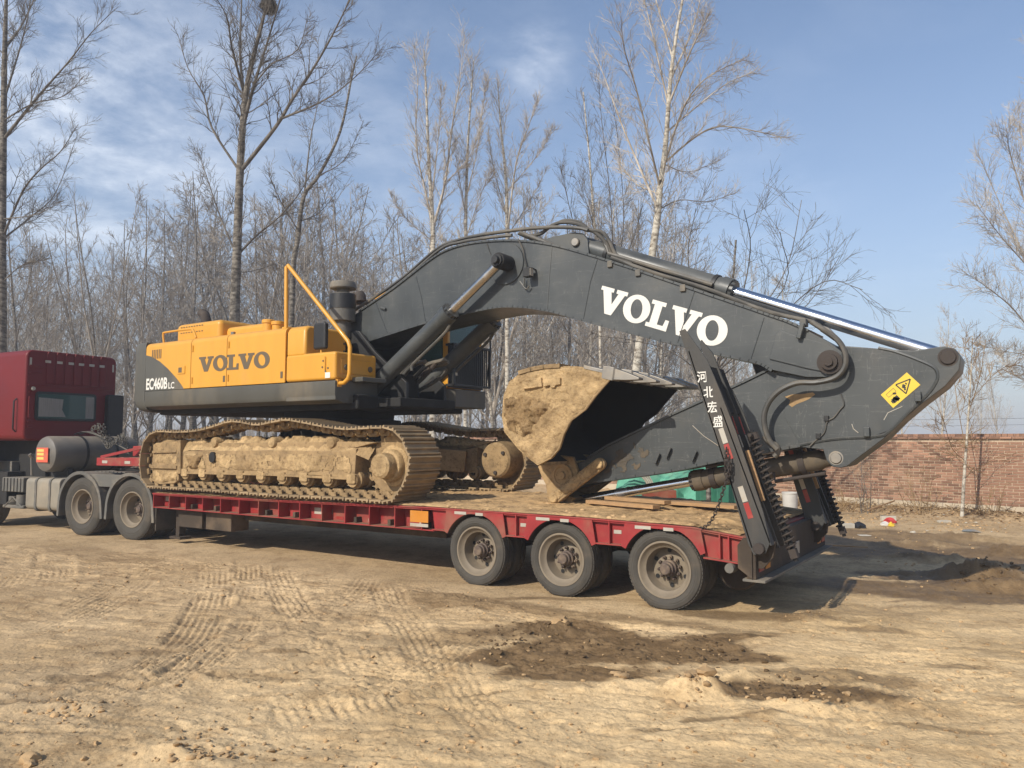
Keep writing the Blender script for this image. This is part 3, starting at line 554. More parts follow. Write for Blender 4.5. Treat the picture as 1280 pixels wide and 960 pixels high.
def polyline(r, p, d, L, k, up, wob):
    pts = [p.copy()]; d = d.normalized(); st = L/k
    for i in range(k):
        d = (d + Vector((0,0,up)) + Vector((r.gauss(0,wob), r.gauss(0,wob), r.gauss(0,wob)))).normalized(); p = p + d*st; pts.append(p.copy())
    return pts
def taper(r0, r1, k): return [r0 + (r1-r0)*(i/(k-1))**0.85 for i in range(k)]
def interp(pts, t):
    f = t*(len(pts)-1); i = min(int(f), len(pts)-2); return pts[i].lerp(pts[i+1], f-i), (pts[i+1]-pts[i]).normalized()
def side(r, d, ang):
    a = d.cross(Vector((r.gauss(0,1), r.gauss(0,1), r.gauss(0,1))))
    if a.length < 1e-4: a = Vector((1,0,0))
    return (d*math.cos(ang) + a.normalized()*math.sin(ang)).normalized()
def ramify(r, mbc, pts, rad0, L, n_sub, n_twig, ang=(30,60), up=0.10, wob=0.13, sub_len=(0.25,0.5), twig_len=(0.3,0.8), start=0.15, twig_r=0.0035, third=2, tang=(18,48)):
    """side branches with twigs along a limb"""
    for j in range(n_sub):
        t = start + (0.98-start)*(j + r.random())/n_sub; q, d = interp(pts, t); l = L*r.uniform(*sub_len)*(1.15-0.55*t); rb = max(twig_r*1.6, rad0*(1-0.8*t)*0.42)
        sp = polyline(r, q, side(r, d, rad(r.uniform(*ang))), l, 5, up, wob); mbc.tube(sp, taper(rb, twig_r, 6), 3, False)
        for k in range(n_twig):
            q2, d2 = interp(sp, r.uniform(0.12, 0.98)); l2 = r.uniform(*twig_len)*min(1.0, 0.35+l*0.4)
            tp = polyline(r, q2, side(r, d2, rad(r.uniform(*tang))), l2, 3, up*0.8, wob*1.1); mbc.tube(tp, taper(max(twig_r, rb*0.45), twig_r*0.7, 4), 3, False)
            for _ in range(third):
                q3, d3 = interp(tp, r.uniform(0.2, 0.95)); mbc.tube(polyline(r, q3, side(r, d3, rad(r.uniform(18,42))), l2*r.uniform(.25,.5), 2, up, wob), [twig_r*0.9, twig_r*0.8, twig_r*0.6], 3, False)

def poplar(seed, H, r0, n_limb, spread, first=0.14, ang=(30,58), n_sub=7, n_twig=4, twig_r=0.006, up=0.10, third=1, forks=0):
    r = random.Random(seed); tr = MB(); cr = MB()
    tp = polyline(r, Vector((0,0,-0.2)), Vector((0,0,1)), H, 14, 0.10, 0.035); rr = taper(r0, 0.012, 15); tr.tube(tp, rr, 8)
    for f in range(forks):
        q, d = interp(tp, r.uniform(0.2, 0.4)); fp = polyline(r, q, side(r, d, rad(r.uniform(12,24))), H*r.uniform(.5,.7), 10, 0.09, 0.05); fr = taper(r0*0.55, 0.01, 11); cr.tube(fp, fr, 5)
        ramify(r, cr, fp, r0*0.5, H*0.3, 12, n_twig, (25,50), up, 0.1, third=third, twig_r=twig_r)
    for i in range(n_limb):
        t = first + (0.95-first)*((i + r.random()*0.9)/n_limb)**1.15; q, d = interp(tp, t); L = H*spread*(1.08-t)**0.7*r.uniform(.65,1.35); rb = max(0.012, r0*(1-t)*0.42)
        lp = polyline(r, q, side(r, Vector((0,0,1)), rad(r.uniform(*ang))), L, 8, up, 0.075); cr.tube(lp, taper(rb, twig_r, 9), 4, False)
        ramify(r, cr, lp, rb, L*0.8, max(3, int(n_sub*(0.4+L*0.28))), n_twig, (25,58), third=third, twig_r=twig_r, up=up*0.7, wob=.15)
    return tr, cr

# ---- prototypes for the far grove (each copied with its two parts)
PROTO = []
for k, (sd, H, r0, nl, spd, twig, tmat, bmat, forks) in enumerate([
    (11, 12.0, .10, 22, .36, .0062, 'twig_far', 'bark_grey', 1), (12, 13.0, .115, 22, .30, .0062, 'twig_far', 'bark_grey', 2), (13, 11.0, .095, 20, .42, .0062, 'twig_far', 'bark_grey', 2),
    (16, 12.0, .10, 18, .40, .0062, 'twig_far', 'bark_grey', 3), (17, 13.0, .11, 26, .32, .0062, 'twig_far', 'bark_grey', 0),
    (14, 13.5, .12, 24, .28, .0065, 'twig_pale', 'bark_pale', 1), (15, 12.5, .11, 20, .34, .0065, 'twig_pale', 'bark_pale', 2)]):
    tr, cr = poplar(sd, H, r0, nl, spd, n_sub=8, n_twig=5, twig_r=twig, forks=forks, third=1)
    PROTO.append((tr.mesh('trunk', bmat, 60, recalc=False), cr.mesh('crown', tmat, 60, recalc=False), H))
def place_tree(name, k, loc, H, rot, label, group=None, wide=1.0):
    s = H/PROTO[k][2]; W_ = Matrix.Translation(loc) @ Matrix.Rotation(.075*math.sin(rot*7.3), 4, 'X') @ Matrix.Rotation(.075*math.sin(rot*3.1), 4, 'Y') @ Matrix.Rotation(rot, 4, 'Z') @ Matrix.Diagonal((s*wide, s*wide, s, 1))
    R_ = root(name, loc, label, 'tree', group)
    for nm, me in (('trunk', PROTO[k][0]), ('crown', PROTO[k][1])):
        link(bpy.data.objects.new(nm, me), R_, W_)
def on_ground(px, depth):
    r = ray(px, 549); r = r/ r.dot(FW); p = CP + r*depth; return Vector((p.x, p.y, 0))
r = random.Random(42); done = 0
# skyline heights of the grove read off the photograph: (px, y of the tops)
sky_l = [(-60,300),(0,300),(60,290),(110,262),(150,235),(230,215),(270,225),(330,235),(400,215),(440,250),(480,280),(540,300),(600,250),(660,200),(700,240),(760,230),(830,260),(900,300),(980,330),(1060,400),(1130,395),(1180,385),(1260,400),(1340,380)]
def skyline(px):
    for (a, ya), (b, yb) in zip(sky_l[:-1], sky_l[1:]):
        if a <= px <= b: return ya + (yb-ya)*(px-a)/(b-a)
    return 350
for i in range(104):
    px = -70 + 1040*((i*0.6180339)%1.0); depth = 38 + 36*r.random()
    ytop = skyline(px) + (r.uniform(-22, 30) if i % 2 else r.uniform(10, 130)); H = (549-ytop)/F_PX*depth + CAM_H
    pale = px > 480 and r.random() < 0.55; k = r.choice([5,6]) if pale else r.choice([0,1,2,3,4])
    place_tree('poplar_tree', k, on_ground(px, depth), H, r.uniform(0,6.28), 'bare leafless poplar in the dense grove far behind the excavator', 'poplars of the far grove', r.uniform(.7,1.5))
for px, depth, ytop, lab in [(1128,72,402,'faint far poplar above the brick wall, left of the pair right of the boom'), (1176,66,376,'faint far poplar above the brick wall, right of the pair right of the boom'), (1250,78,430,'far bare tree low above the brick wall at the right edge'), (1225,90,455,'smallest far bare tree above the wall near the sapling')]:
    place_tree('poplar_tree', 5, on_ground(px, depth), (549-ytop)/F_PX*depth+CAM_H, px, lab, 'far trees beyond the wall', .9)

# undergrowth below the grove
rb = random.Random(31); mb = MB()
for i in range(1500):
    p = on_ground(rb.uniform(-120, 1000), rb.uniform(36, 74))
    for k in range(4): mb.tube(polyline(rb, p+Vector((rb.gauss(0,.3), rb.gauss(0,.3), 0)), Vector((rb.gauss(0,.5), rb.gauss(0,.5), 1)), rb.uniform(.7,2.6), 2, 0, .15), [.014,.010,.006], 3, False)
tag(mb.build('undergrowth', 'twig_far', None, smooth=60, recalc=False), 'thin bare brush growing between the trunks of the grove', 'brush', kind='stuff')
# the wood goes on behind: stems and brush too far to tell apart
r = random.Random(66); mb = MB()
for i in range(4600):
    px = r.uniform(-620, 1000); dep = r.uniform(76, 118); p = on_ground(px, dep); h = r.uniform(1.5, 4.6) if i % 3 else r.uniform(.6, 2.0); q = Vector((r.gauss(0,.35), r.gauss(0,.35), 0)); rr0 = r.uniform(.02,.07)
    mb.tube([p, p+q*.4+Vector((0,0,h*.5)), p+q+Vector((0,0,h))], [rr0, rr0*.7, rr0*.25], 3, False)
    if i % 2:
        for k in range(3): a = p+Vector((0,0,h*r.uniform(.3,.9))); mb.tube([a, a+Vector((r.gauss(0,.7), r.gauss(0,.7), r.uniform(.5,1.6)))], [rr0*.4, .015], 3, False)
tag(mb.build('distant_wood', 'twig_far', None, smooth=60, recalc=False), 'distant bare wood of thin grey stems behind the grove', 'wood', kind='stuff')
# ---- near trees: main limbs follow the photograph, each with its own depth; finer wood grows from them
def limb3(r, pts, depth, slope, base):
    out = []
    for i, (px, py) in enumerate(pts):
        q = ray(px, py); q = q/q.dot(FW); out.append(CP + q*(depth + base + slope*i/(len(pts)-1)))
    return out
def near_tree(name, label, depth, trunk_px, r0, limbs, bmat, tmat, seed, n_sub=14, n_twig=6, sub=(0.18,0.42), twig_r=0.006, third=2, ang=(28,62), up=0.07, group=None, r_end=0.02, thin=0.68):
    r = random.Random(seed); R_ = None; tr = MB(); cr = MB()
    tp = limb3(r, trunk_px, depth, 0, 0); foot = tp[0].copy(); foot.z = 0
    if tp[0].z > 0.3: tp = [Vector((tp[0].x, tp[0].y, -0.2))] + tp
    else: tp[0].z = -0.2
    tp = smooth_path(tp, 5); tr.tube(tp, taper(r0, r_end, len(tp)), 10)
    L0 = sum((a-b).length for a, b in zip(tp[:-1], tp[1:])); ramify(r, cr, tp, r0*0.35, L0*0.35, n_sub, n_twig, ang, up, 0.12, (0.15,0.35), start=0.35, twig_r=twig_r, third=third)
    def wpx(p): d = p-CP; z = d.dot(FW); return (p, 640+F_PX*d.dot(RT)/z, 480-F_PX*d.dot(UP)/z)
    wood = [wpx(p) for p in tp]
    for pts, rl in limbs:
        q = min(wood, key=lambda p: (p[1]-pts[0][0])**2 + (p[2]-pts[0][1])**2)[0]       # grows out of the wood already there
        lp = limb3(r, pts, depth, r.uniform(-2.6, 2.6), (q-CP).dot(FW)-depth); lp[0] = q.copy()
        lp = smooth_path(lp, 4); wood += [wpx(p) for p in lp[2:]]; rl *= thin; cr.tube(lp, taper(rl, 0.007, len(lp)), 6, False)
        L = sum((a-b).length for a, b in zip(lp[:-1], lp[1:])); ramify(r, cr, lp, rl, L*0.8, int(n_sub*0.5+L*1.5), n_twig, ang, up, 0.12, sub, start=0.12, twig_r=twig_r, third=third)
    R_ = root(name, foot, label, 'tree', group)
    tr.build('trunk', bmat, R_, smooth=60, recalc=False); cr.build('crown', tmat, R_, smooth=60, recalc=False)
near_tree('poplar_tree', 'grey bare poplar cut by the left edge above the red truck cab', 25, [(1,440),(2,300),(4,175),(6,60),(8,-10),(10,-120)], .21,
    [([(5,178),(30,142),(55,112),(85,78),(115,40),(148,8)], .085), ([(7,58),(25,35),(42,0),(55,-40)], .07), ([(4,292),(28,240),(50,212),(75,190),(98,155)], .06), ([(4,300),(40,270),(70,240),(98,165)], .05),
     ([(5,120),(22,70),(35,20),(42,-30)], .05), ([(3,345),(30,330),(58,325)], .03), ([(4,230),(-30,180),(-60,120)], .06), ([(6,150),(40,130),(80,120),(105,95)], .04), ([(3,285),(45,268),(80,250)], .035)], 'bark_grey', 'twig_grey', 101, n_sub=40, twig_r=.0038, n_twig=9, third=1, sub=(.1,.28), ang=(25,55))
near_tree('poplar_tree', 'tall forked grey poplar with a bird nest behind the yellow engine hood', 22, [(293,470),(293,400),(296,320),(300,215),(304,150),(310,100),(322,50),(332,10),(342,-50)], .19,
    [([(302,215),(305,130),(300,70),(302,0),(303,-60)], .10), ([(304,165),(318,105),(332,60),(350,0),(365,-50)], .09), ([(306,214),(345,158),(365,125),(395,80),(420,35),(436,0),(446,-40)], .10),
     ([(298,220),(265,160),(255,120),(235,85),(222,42)], .06), ([(302,118),(290,60),(283,20),(262,-14)], .06), ([(296,326),(320,295),(350,270),(375,240),(402,195)], .055), ([(294,322),(275,270),(258,220),(246,185)], .045),
     ([(352,150),(400,128),(440,100),(480,58)], .05), ([(318,105),(340,80),(372,62),(385,20)], .04), ([(310,110),(330,20),(345,-40)], .05), ([(296,330),(310,340),(345,330)], .02)], 'bark_grey', 'twig_grey', 102, n_sub=40, twig_r=.0036, n_twig=9, third=1, sub=(.1,.28), ang=(25,55))
near_tree('poplar_tree', 'slim leaning bare tree right beside the forked poplar', 27, [(362,520),(366,345),(372,300),(380,245),(398,220),(425,165),(440,95),(446,70)], .13,
    [([(380,246),(388,175),(396,135),(400,100)], .05), ([(374,290),(350,250),(335,215)], .03), ([(398,220),(430,200),(455,150)], .03), ([(376,275),(400,265),(425,235)], .03)], 'bark_grey', 'twig_grey', 103, n_sub=26, twig_r=.004, n_twig=7, third=1, sub=(.12,.3))
near_tree('poplar_tree', 'whitish poplar with three upright stems standing left above the boom', 34, [(541,540),(541,330),(541,285),(536,200),(533,120),(530,62)], .19,
    [([(541,286),(532,240),(520,180),(522,100),(514,58)], .09), ([(543,282),(556,230),(565,160),(575,100),(581,40)], .11), ([(541,300),(510,275),(488,245)], .03), ([(540,250),(548,170),(552,110)], .05), ([(556,230),(590,190),(604,130)], .04)], 'bark_pale', 'twig_pale', 104, n_sub=50, n_twig=9, third=1, twig_r=.005, sub=(.1,.24), ang=(18,42), up=.12)
near_tree('poplar_tree', 'slender whitish poplar second from the three-stemmed one above the boom', 35, [(582,540),(582,300),(584,200),(588,130),(592,75)], .13,
    [([(583,250),(596,190),(604,130),(608,100)], .05), ([(582,290),(602,240),(616,215)], .035), ([(583,270),(572,210),(566,170)], .035)], 'bark_pale', 'twig_pale', 105, n_sub=46, n_twig=9, third=1, twig_r=.005, sub=(.1,.24), ang=(18,42), up=.12)
near_tree('poplar_tree', 'pale twin-stemmed poplar above the highest bend of the boom', 36, [(634,540),(634,295),(632,220),(626,160),(622,105)], .15,
    [([(635,292),(645,205),(660,160),(672,125)], .08), ([(634,280),(618,215),(610,165)], .05), ([(640,240),(675,190),(690,160)], .04), ([(634,290),(660,255),(682,215)], .035)], 'bark_pale', 'twig_pale', 106, n_sub=46, n_twig=9, third=1, twig_r=.005, sub=(.1,.24), ang=(18,42), up=.12)
near_tree('poplar_tree', 'tall pale poplar with brown patches rising behind the boom lettering', 20.5, [(790,560),(797,450),(815,320),(822,270),(825,235),(832,180),(838,100),(846,40),(853,0),(862,-70)], .15,
    [([(821,262),(802,215),(775,150),(757,100),(744,68)], .06), ([(826,235),(812,180),(795,110),(780,60),(776,20)], .05), ([(832,208),(868,172),(900,158),(950,165),(978,172)], .045), ([(830,212),(852,140),(880,100),(932,72)], .05),
     ([(836,140),(865,60),(888,15)], .05), ([(838,130),(815,40),(800,-20)], .045), ([(824,262),(850,250),(885,252),(922,240)], .03), ([(840,100),(868,30),(880,-30)], .05), ([(832,200),(860,215),(900,200)], .025), ([(826,245),(790,225),(765,180)], .03), ([(842,70),(820,0),(812,-40)], .045), ([(835,160),(900,110),(940,90)], .035)], 'bark_pale', 'twig_pale', 107, n_sub=40, twig_r=.0036, n_twig=8, third=1, sub=(.14,.32), ang=(22,48), up=.10)
near_tree('poplar_tree', 'clump of thin upright pale stems left of the tall patched poplar', 27, [(752,540),(748,330),(742,270),(737,200),(729,115)], .07,
    [([(756,420),(765,320),(762,240),(752,150),(748,90)], .045), ([(750,420),(730,330),(712,260),(700,205)], .04), ([(758,420),(780,330),(800,270),(810,220)], .04), ([(752,420),(745,300),(722,220)], .035), ([(748,400),(700,330),(672,290)], .03), ([(756,420),(778,300),(775,200),(766,130)], .035), ([(756,440),(700,400),(690,330)], .03)], 'bark_pale', 'twig_grey', 108, n_sub=34, n_twig=7, third=1, twig_r=.0045, sub=(.1,.26), ang=(16,40), up=.10)
near_tree('small_tree', 'low spreading bare tree with arching twigs behind the arm cylinder', 17.5, [(885,560),(892,480),(905,420),(915,360),(920,300)], .06,
    [([(892,470),(925,380),(938,310),(930,262)], .028), ([(896,470),(950,390),(985,330),(1002,250)], .028), ([(900,470),(970,400),(1030,352),(1078,362)], .026), ([(895,480),(960,420),(1010,380),(1050,320)], .024), ([(890,470),(870,380),(860,320),(870,260)], .022), ([(886,480),(840,440),(790,425),(745,420)], .022), ([(886,490),(830,470),(780,480),(735,510)], .018), ([(890,500),(850,500),(810,530)], .016), ([(900,460),(980,360),(975,290)], .022)], 'bark_grey', 'twig_grey', 109, n_sub=14, twig_r=.0036, n_twig=6, third=1, ang=(30,70), up=.03, sub=(.2,.5))
near_tree('poplar_tree', 'white-barked poplar reaching in from the right edge of the picture', 26, [(1312,560),(1310,420),(1306,320),(1302,220),(1300,120),(1298,40)], .2,
    [([(1308,400),(1280,320),(1250,255),(1222,190)], .06), ([(1306,330),(1280,250),(1262,190),(1258,160)], .055), ([(1304,260),(1282,190),(1272,140)], .05), ([(1308,440),(1270,390),(1235,360),(1205,340)], .045), ([(1308,460),(1260,440),(1222,430)], .035), ([(1310,380),(1330,300),(1340,200)], .06), ([(1306,350),(1255,300),(1220,255)], .04), ([(1310,480),(1268,470),(1250,440)], .025)], 'bark_pale', 'twig_pale', 110, n_sub=60, twig_r=.0045, n_twig=9, third=1, sub=(.14,.34), ang=(22,48))
# wispy sapling, shrubs and stalks along the wall
near_tree('sapling', 'thin pale sapling standing close in front of the brick wall', 17.2, [(1201,642),(1205,600),(1209,540),(1213,480),(1216,420)], .045,
    [([(1208,560),(1196,500),(1190,450)], .012), ([(1211,520),(1225,470),(1232,425)], .012), ([(1214,470),(1206,440),(1204,422)], .01), ([(1206,600),(1222,585),(1228,640)], .014), ([(1212,500),(1240,470),(1262,455)], .01), ([(1207,580),(1190,560),(1178,520)], .009)], 'bark_pale', 'twig_tan', 111, n_sub=12, twig_r=.004, third=2, r_end=.008)
def shrub(name, label, px, depth, hgt, n, spread, seed, m='twig_tan', group='dry shrubs along the wall', lean=0):
    r = random.Random(seed); c = on_ground(px, depth); mb = MB()
    for i in range(n):
        d = Vector((r.gauss(lean, spread), r.gauss(0, spread), 1)); p = c + Vector((r.gauss(0,.12), r.gauss(0,.08), -.03)); L = hgt*r.uniform(.5,1.1)
        lp = polyline(r, p, d, L, 6, 0.02, .11); mb.tube(lp, taper(.009, .003, 7), 3, False); ramify(r, mb, lp, .007, L*.6, 5, 3, (25,60), .02, .16, (.2,.5), (.1,.3), twig_r=.0028, third=0)
    tag(mb.build(name, m, smooth=60, recalc=False), label, 'shrub', group)
shrub('dry_shrub', 'tan dry weed clump against the wall, middle of the three', 1148, 18.0, 1.15, 13, .30, 201)
shrub('dry_shrub', 'dark crossed dry stems at the wall, nearest the arm', 1075, 18.6, 1.75, 7, .28, 202, 'twig_grey', lean=.2)
shrub('dry_shrub', 'dry bush at the foot of the sapling by the wall', 1228, 17.3, .9, 11, .3, 203)
shrub('dry_shrub', 'low dry stalks beside the white sack near the trailer end', 1042, 18.2, .6, 12, .5, 204)
shrub('dry_shrub', 'sprawling dry twigs low on the wall just right of the ramp', 1062, 19, .75, 12, .7, 205)
# twig litter heaped along the wall foot
r = random.Random(9); mb = MB()
for i in range(900):
    px = r.uniform(1030, 1290); c = on_ground(px, 0.1); k = WP + WD*r.uniform(-4, 7) + WN*abs(r.gauss(.15, .45)); z = ground_z(k.x, k.y)
    mb.tube(polyline(r, Vector((k.x, k.y, z+r.uniform(0,.07))), Vector((r.gauss(0,1), r.gauss(0,1), r.gauss(0,.25))), r.uniform(.08,.4), 2, 0, .1), r.uniform(.003,.008), 3, False)
tag(mb.build('twig_litter', 'twig_tan', smooth=60, recalc=False), 'dry twigs, stalks and leaves heaped along the foot of the wall', 'litter', kind='stuff')
# bird nest in the forked poplar
r = random.Random(5); q = ray(336, 8); q = q/q.dot(FW); c = CP + q*22.0; mb = MB()
for i in range(420):
    a = Vector((r.gauss(0,1), r.gauss(0,1), r.gauss(0,.8))).normalized(); p = c + a*r.uniform(.10,.22); t = a.cross(Vector((r.gauss(0,1), r.gauss(0,1), r.gauss(0,1)))).normalized()*r.uniform(.08,.2); mb.tube([p-t, p+a*.02, p+t], .006, 3, False)
tag(mb.build('bird_nest', 'twig_grey', smooth=60, recalc=False), 'dark round bird nest of twigs high in the forked poplar', 'nest')
# wires beyond the wall
for zz, d, lab in ((522, 40, 'upper thin power wire crossing above the brick wall'), (530, 44, 'lower thin power wire crossing above the brick wall')):
    mb = MB(); p = []
    for i in range(13):
        px = 900 + 40*i; q = ray(px, zz + 3*math.sin(i/12*math.pi) - (px-1100)*.006); q = q/q.dot(FW); p.append(CP + q*d)
    mb.tube(p, .007, 4); tag(mb.build('power_wire', 'black'), lab, 'wire', 'wires beyond the wall')
# ================================================================== LOWBED TRAILER
TY0, TY1 = 7.59, 10.59; TC = (TY0+TY1)/2
trailer = root('lowbed_trailer', (-7.0, TC, 0), 'red three-axle lowbed trailer coated in dust carrying the excavator', 'trailer')
ZT = [(-12.42,.845), (-10,.86), (-6.3,.90), (-4.07,.89), (-2.88,.865), (-2.36,.80)]
def ztop(x):
    for (a, za), (b, zb) in zip(ZT[:-1], ZT[1:]):
        if a <= x <= b: return za + (zb-za)*(x-a)/(b-a)
    return ZT[0][1] if x < ZT[0][0] else ZT[-1][1]
# deck slab and the soil on it
mb = MB(); mb.prism(ZT + [(x, z-.035) for x, z in ZT[::-1]], TY0+0.015, TY1-0.015); mb.build('deck', 'red', trailer)
nx_, ny_ = 420, 110; X_, Y_ = np.meshgrid(np.linspace(-12.35,-2.42,nx_), np.linspace(TY0+.012,TY1-.02,ny_), indexing='ij')
edge = np.clip(np.minimum(Y_-TY0, TY1-Y_)/0.05, 0, 1)
lay = (np.clip(vnoise(X_*1.1, Y_*1.1, 71, 5, gain=.6)+.21, 0, 1)*.055 + np.clip(vnoise(X_*6, Y_*6, 72, 4, gain=.7)+.03, 0, 1)*.075)*edge
zt_ = np.vectorize(ztop)(X_); vv = np.stack([X_, Y_, zt_+lay+.0025], -1).reshape(-1,3); ii, jj = np.meshgrid(np.arange(nx_-1), np.arange(ny_-1), indexing='ij'); q0 = (ii*ny_+jj).ravel(); qq = np.stack([q0, q0+ny_, q0+ny_+1, q0+1], -1)
mb = MB(); mb.v = [tuple(p) for p in vv]; mb.f = [tuple(p) for p in qq]; mb.build('deck_soil', 'deckdirt', trailer, smooth=60, recalc=False)
rd = random.Random(19); mb = MB()
for i in range(420):
    x = rd.uniform(-6.6, -2.5); y = TY0 + .03 + 1.5*rd.random()**1.6; s_ = .006 + .03*rd.random()**4; k = rd.uniform(0, 50)
    mb.add([(x + v[0]*s_*(1+.5*mnoise.noise(Vector(v)*1.6+Vector((k,k,0)))), y + v[1]*s_*(1+.4*mnoise.noise(Vector(v)*1.6+Vector((0,k,k)))), ztop(x) + .012 + v[2]*s_*.7) for v in IV], IF)
tag(mb.build('deck_clods', 'clod', trailer, smooth=50, recalc=False), kind='stuff')
# side rails, both sides: recessed web, flanges, stiffener plates
def rail(sgn, y):
    yo = lambda d: y + sgn*d       # d grows inwards
    def bx(x0, x1, d0, d1, z0, z1, mb): a, b = sorted((yo(d0), yo(d1))); mb.box(x0, x1, a, b, z0, z1)
    mb = MB(); bx(-12.42, -6.30, .075, .09, .60, .70, mb); mb2 = MB()
    for i in range(24): 
        xa = -12.42 + i*0.255; bx(xa, min(-6.30, xa+.255), .20, .215, .60, ztop(xa+.12)-.004, mb2)
    mb2.build('side_web', 'red', trailer, split=True)
    mb = MB(); mb.prism([(-12.42,.60),(-6.28,.60),(-6.28,.614),(-12.42,.614)], *sorted((yo(0.02), yo(.21)))); mb.build('bottom_flange', 'red', trailer)
    mb = MB(); mb.prism([(-12.42,.827),(-10,.842),(-6.3,.882),(-4.07,.872),(-2.88,.847),(-2.36,.782),(-2.36,.797),(-2.88,.862),(-4.07,.887),(-6.3,.897),(-10,.857),(-12.42,.842)], *sorted((yo(0), yo(.05)))); mb.build('top_flange', 'red', trailer, bevel=.004)
    x = -12.40; k = 0
    while x < -6.35:
        mb = MB(); bx(x, x+.014, .012, .20, .612, ztop(x)-.018, mb); mb.build('stiffener_plate', 'red', trailer); x += .455; k += 1
    # wheel section: arches
    zs = .615
    for i, xc in enumerate(WX):
        R_ = .455; zc = .40
        band = arc(xc, zc, R_, 155, 25, 20); a0, a1 = band[0], band[-1]
        xl, xr = xc-.56, xc+.56
        top = [(xc+.36, ztop(xc+.36)-.02), (xc+.12, ztop(xc)-.02), (xc-.12, ztop(xc)-.02), (xc-.36, ztop(xc-.36)-.02)]
        mb = MB(); mb.prism([(x_, min(z_, ztop(x_)-.05)) for x_, z_ in band] + [(a1[0]+.05, zs), (xc+.42, ztop(xc+.42)-.02)] + top + [(xc-.42, ztop(xc-.42)-.02), (a0[0]-.05, zs)], *sorted((yo(.0), yo(.018)))); mb.build('wheel_arch', 'red', trailer)
        mb = MB(); pts = [(x_, min(z_, ztop(x_)-.052)) for x_, z_ in band]
        for (xa, za), (xb, zb) in zip(pts[:-1], pts[1:]): mb.prism([(xa,za),(xb,zb),(xb,zb+.012),(xa,za+.012)], *sorted((yo(.018), yo(.60))))
        mb.build('mudguard', 'under', trailer)
    segs = [(-6.28, WX[0]-.46), (WX[0]+.46, WX[1]-.46), (WX[1]+.46, WX[2]-.46), (WX[2]+.46, -2.36)]
    for i, (xa, xb) in enumerate(segs):
        za, zb = ztop(xa)-.02, ztop(xb)-.02; zl = .615 if i < 3 else .56
        mb = MB(); mb.prism([(xa-.06, za), (xb+(.06 if i < 3 else 0), zb), (xb+(0.02 if i < 3 else 0), zl if i < 3 else .53), (xa-.02, zl)], *sorted((yo(.06), yo(.075)))); mb.build('side_web', 'red', trailer)
        mb = MB(); mb.prism([(xa-.02, zl), (xb+(.02 if i < 3 else 0), zl if i < 3 else .53), (xb+(.02 if i < 3 else 0), (zl if i < 3 else .53)+.014), (xa-.02, zl+.014)], *sorted((yo(.002), yo(.075)))); mb.build('bottom_flange', 'red', trailer)
        xs = [(xa+xb)/2] if i in (1, 2) else ([xa+.2] if i == 0 else [xa+.14, xa+.23])
        if i == 3: xs.append(xb-.03)
        for x in xs:
            mb = MB(); bx(x, x+.014, .005, .072, zl+.012, ztop(x)-.02, mb); mb.build('stiffener_plate', 'red', trailer)
WX = [-5.64, -4.46, -3.23]
rail(1, TY0); rail(-1, TY1)
# reflective strips and plates on the near side
def sticker(m, x0, x1, z0, z1, y, name='reflective_strip'):
    mb = MB(); mb.box(x0, x1, y-.003, y, z0, z1); return mb.build(name, m, trailer)
x = -12.40; k = 0
while x < -6.9:
    sticker('tapew', x+.27, x+.40, .628, .672, TY0+.199); sticker('taper', x+.10, x+.24, .63, .668, TY0+.199) if k % 2 else None; x += .455; k += 1
sticker('tapew', -12.33, -12.15, .70, .78, TY0+.199, 'notice_plate'); sticker('tapew', -8.65, -8.42, .68, .77, TY0+.199, 'notice_plate'); sticker('plate', -10.35, -10.2, .66, .74, TY0+.199, 'notice_plate'); sticker('plate', -8.38, -8.28, .69, .76, TY0+.199, 'notice_plate')
sticker('orange', -6.66, -6.36, .70, .845, TY0+.004, 'orange_reflector_plate'); sticker('tapew', -6.66, -6.36, .645, .685, TY0+.004)
for xc in WX: sticker('tapew', xc-.30, xc-.12, ztop(xc)-.062, ztop(xc)-.028, TY0-.001); sticker('tapew', xc+.02, xc+.13, ztop(xc)-.064, ztop(xc)-.03, TY0-.001)
for xm in ((WX[0]+WX[1])/2, (WX[1]+WX[2])/2): sticker('tapew', xm+.04, xm+.13, .735, .775, TY0+.059)
# underframe
mb = MB()
for y in (TC-.55, TC+.45): mb.box(-13.2, -2.4, y, y+.12, .42, .74)
mb.build('main_beam', 'under', trailer, split=True)
for i in range(16):
    x = -12.1 + i*.62
    if any(abs(x-w) < .3 for w in WX): continue
    mb = MB(); mb.prism_x([(TY0+.1,.62),(TC-.56,.44),(TC-.56,.69),(TY0+.1,.69)], x, x+.05); mb.prism_x([(TY1-.1,.62),(TC+.58,.44),(TC+.58,.69),(TY1-.1,.69)], x, x+.05); mb.build('outrigger', 'under', trailer, split=True)
mb = MB(); mb.box(-12.2, -6.4, TY0+.42, TY0+.52, .46, .60); mb.build('inner_beam', 'under', trailer, bevel=.006)
for w in WX: mb = MB(); mb.tube([(w, TY0+.25, .40), (w, TY1-.25, .40)], .065, 10); mb.build('axle', 'under', trailer, smooth=40)
for k in range(2): mb = MB(); mb.box(-11.9+.75*k, -11.25+.75*k, TY0+.16, TY0+.5, .30, .58); mb.build('tool_box', 'under', trailer, bevel=.012)
mb = MB(); mb.box(-12.1, -12.0, TY0+.25, TY0+.36, .12, .6); mb.box(-12.2, -11.9, TY0+.2, TY0+.42, .08, .12); mb.build('landing_leg', 'under', trailer, bevel=.008)

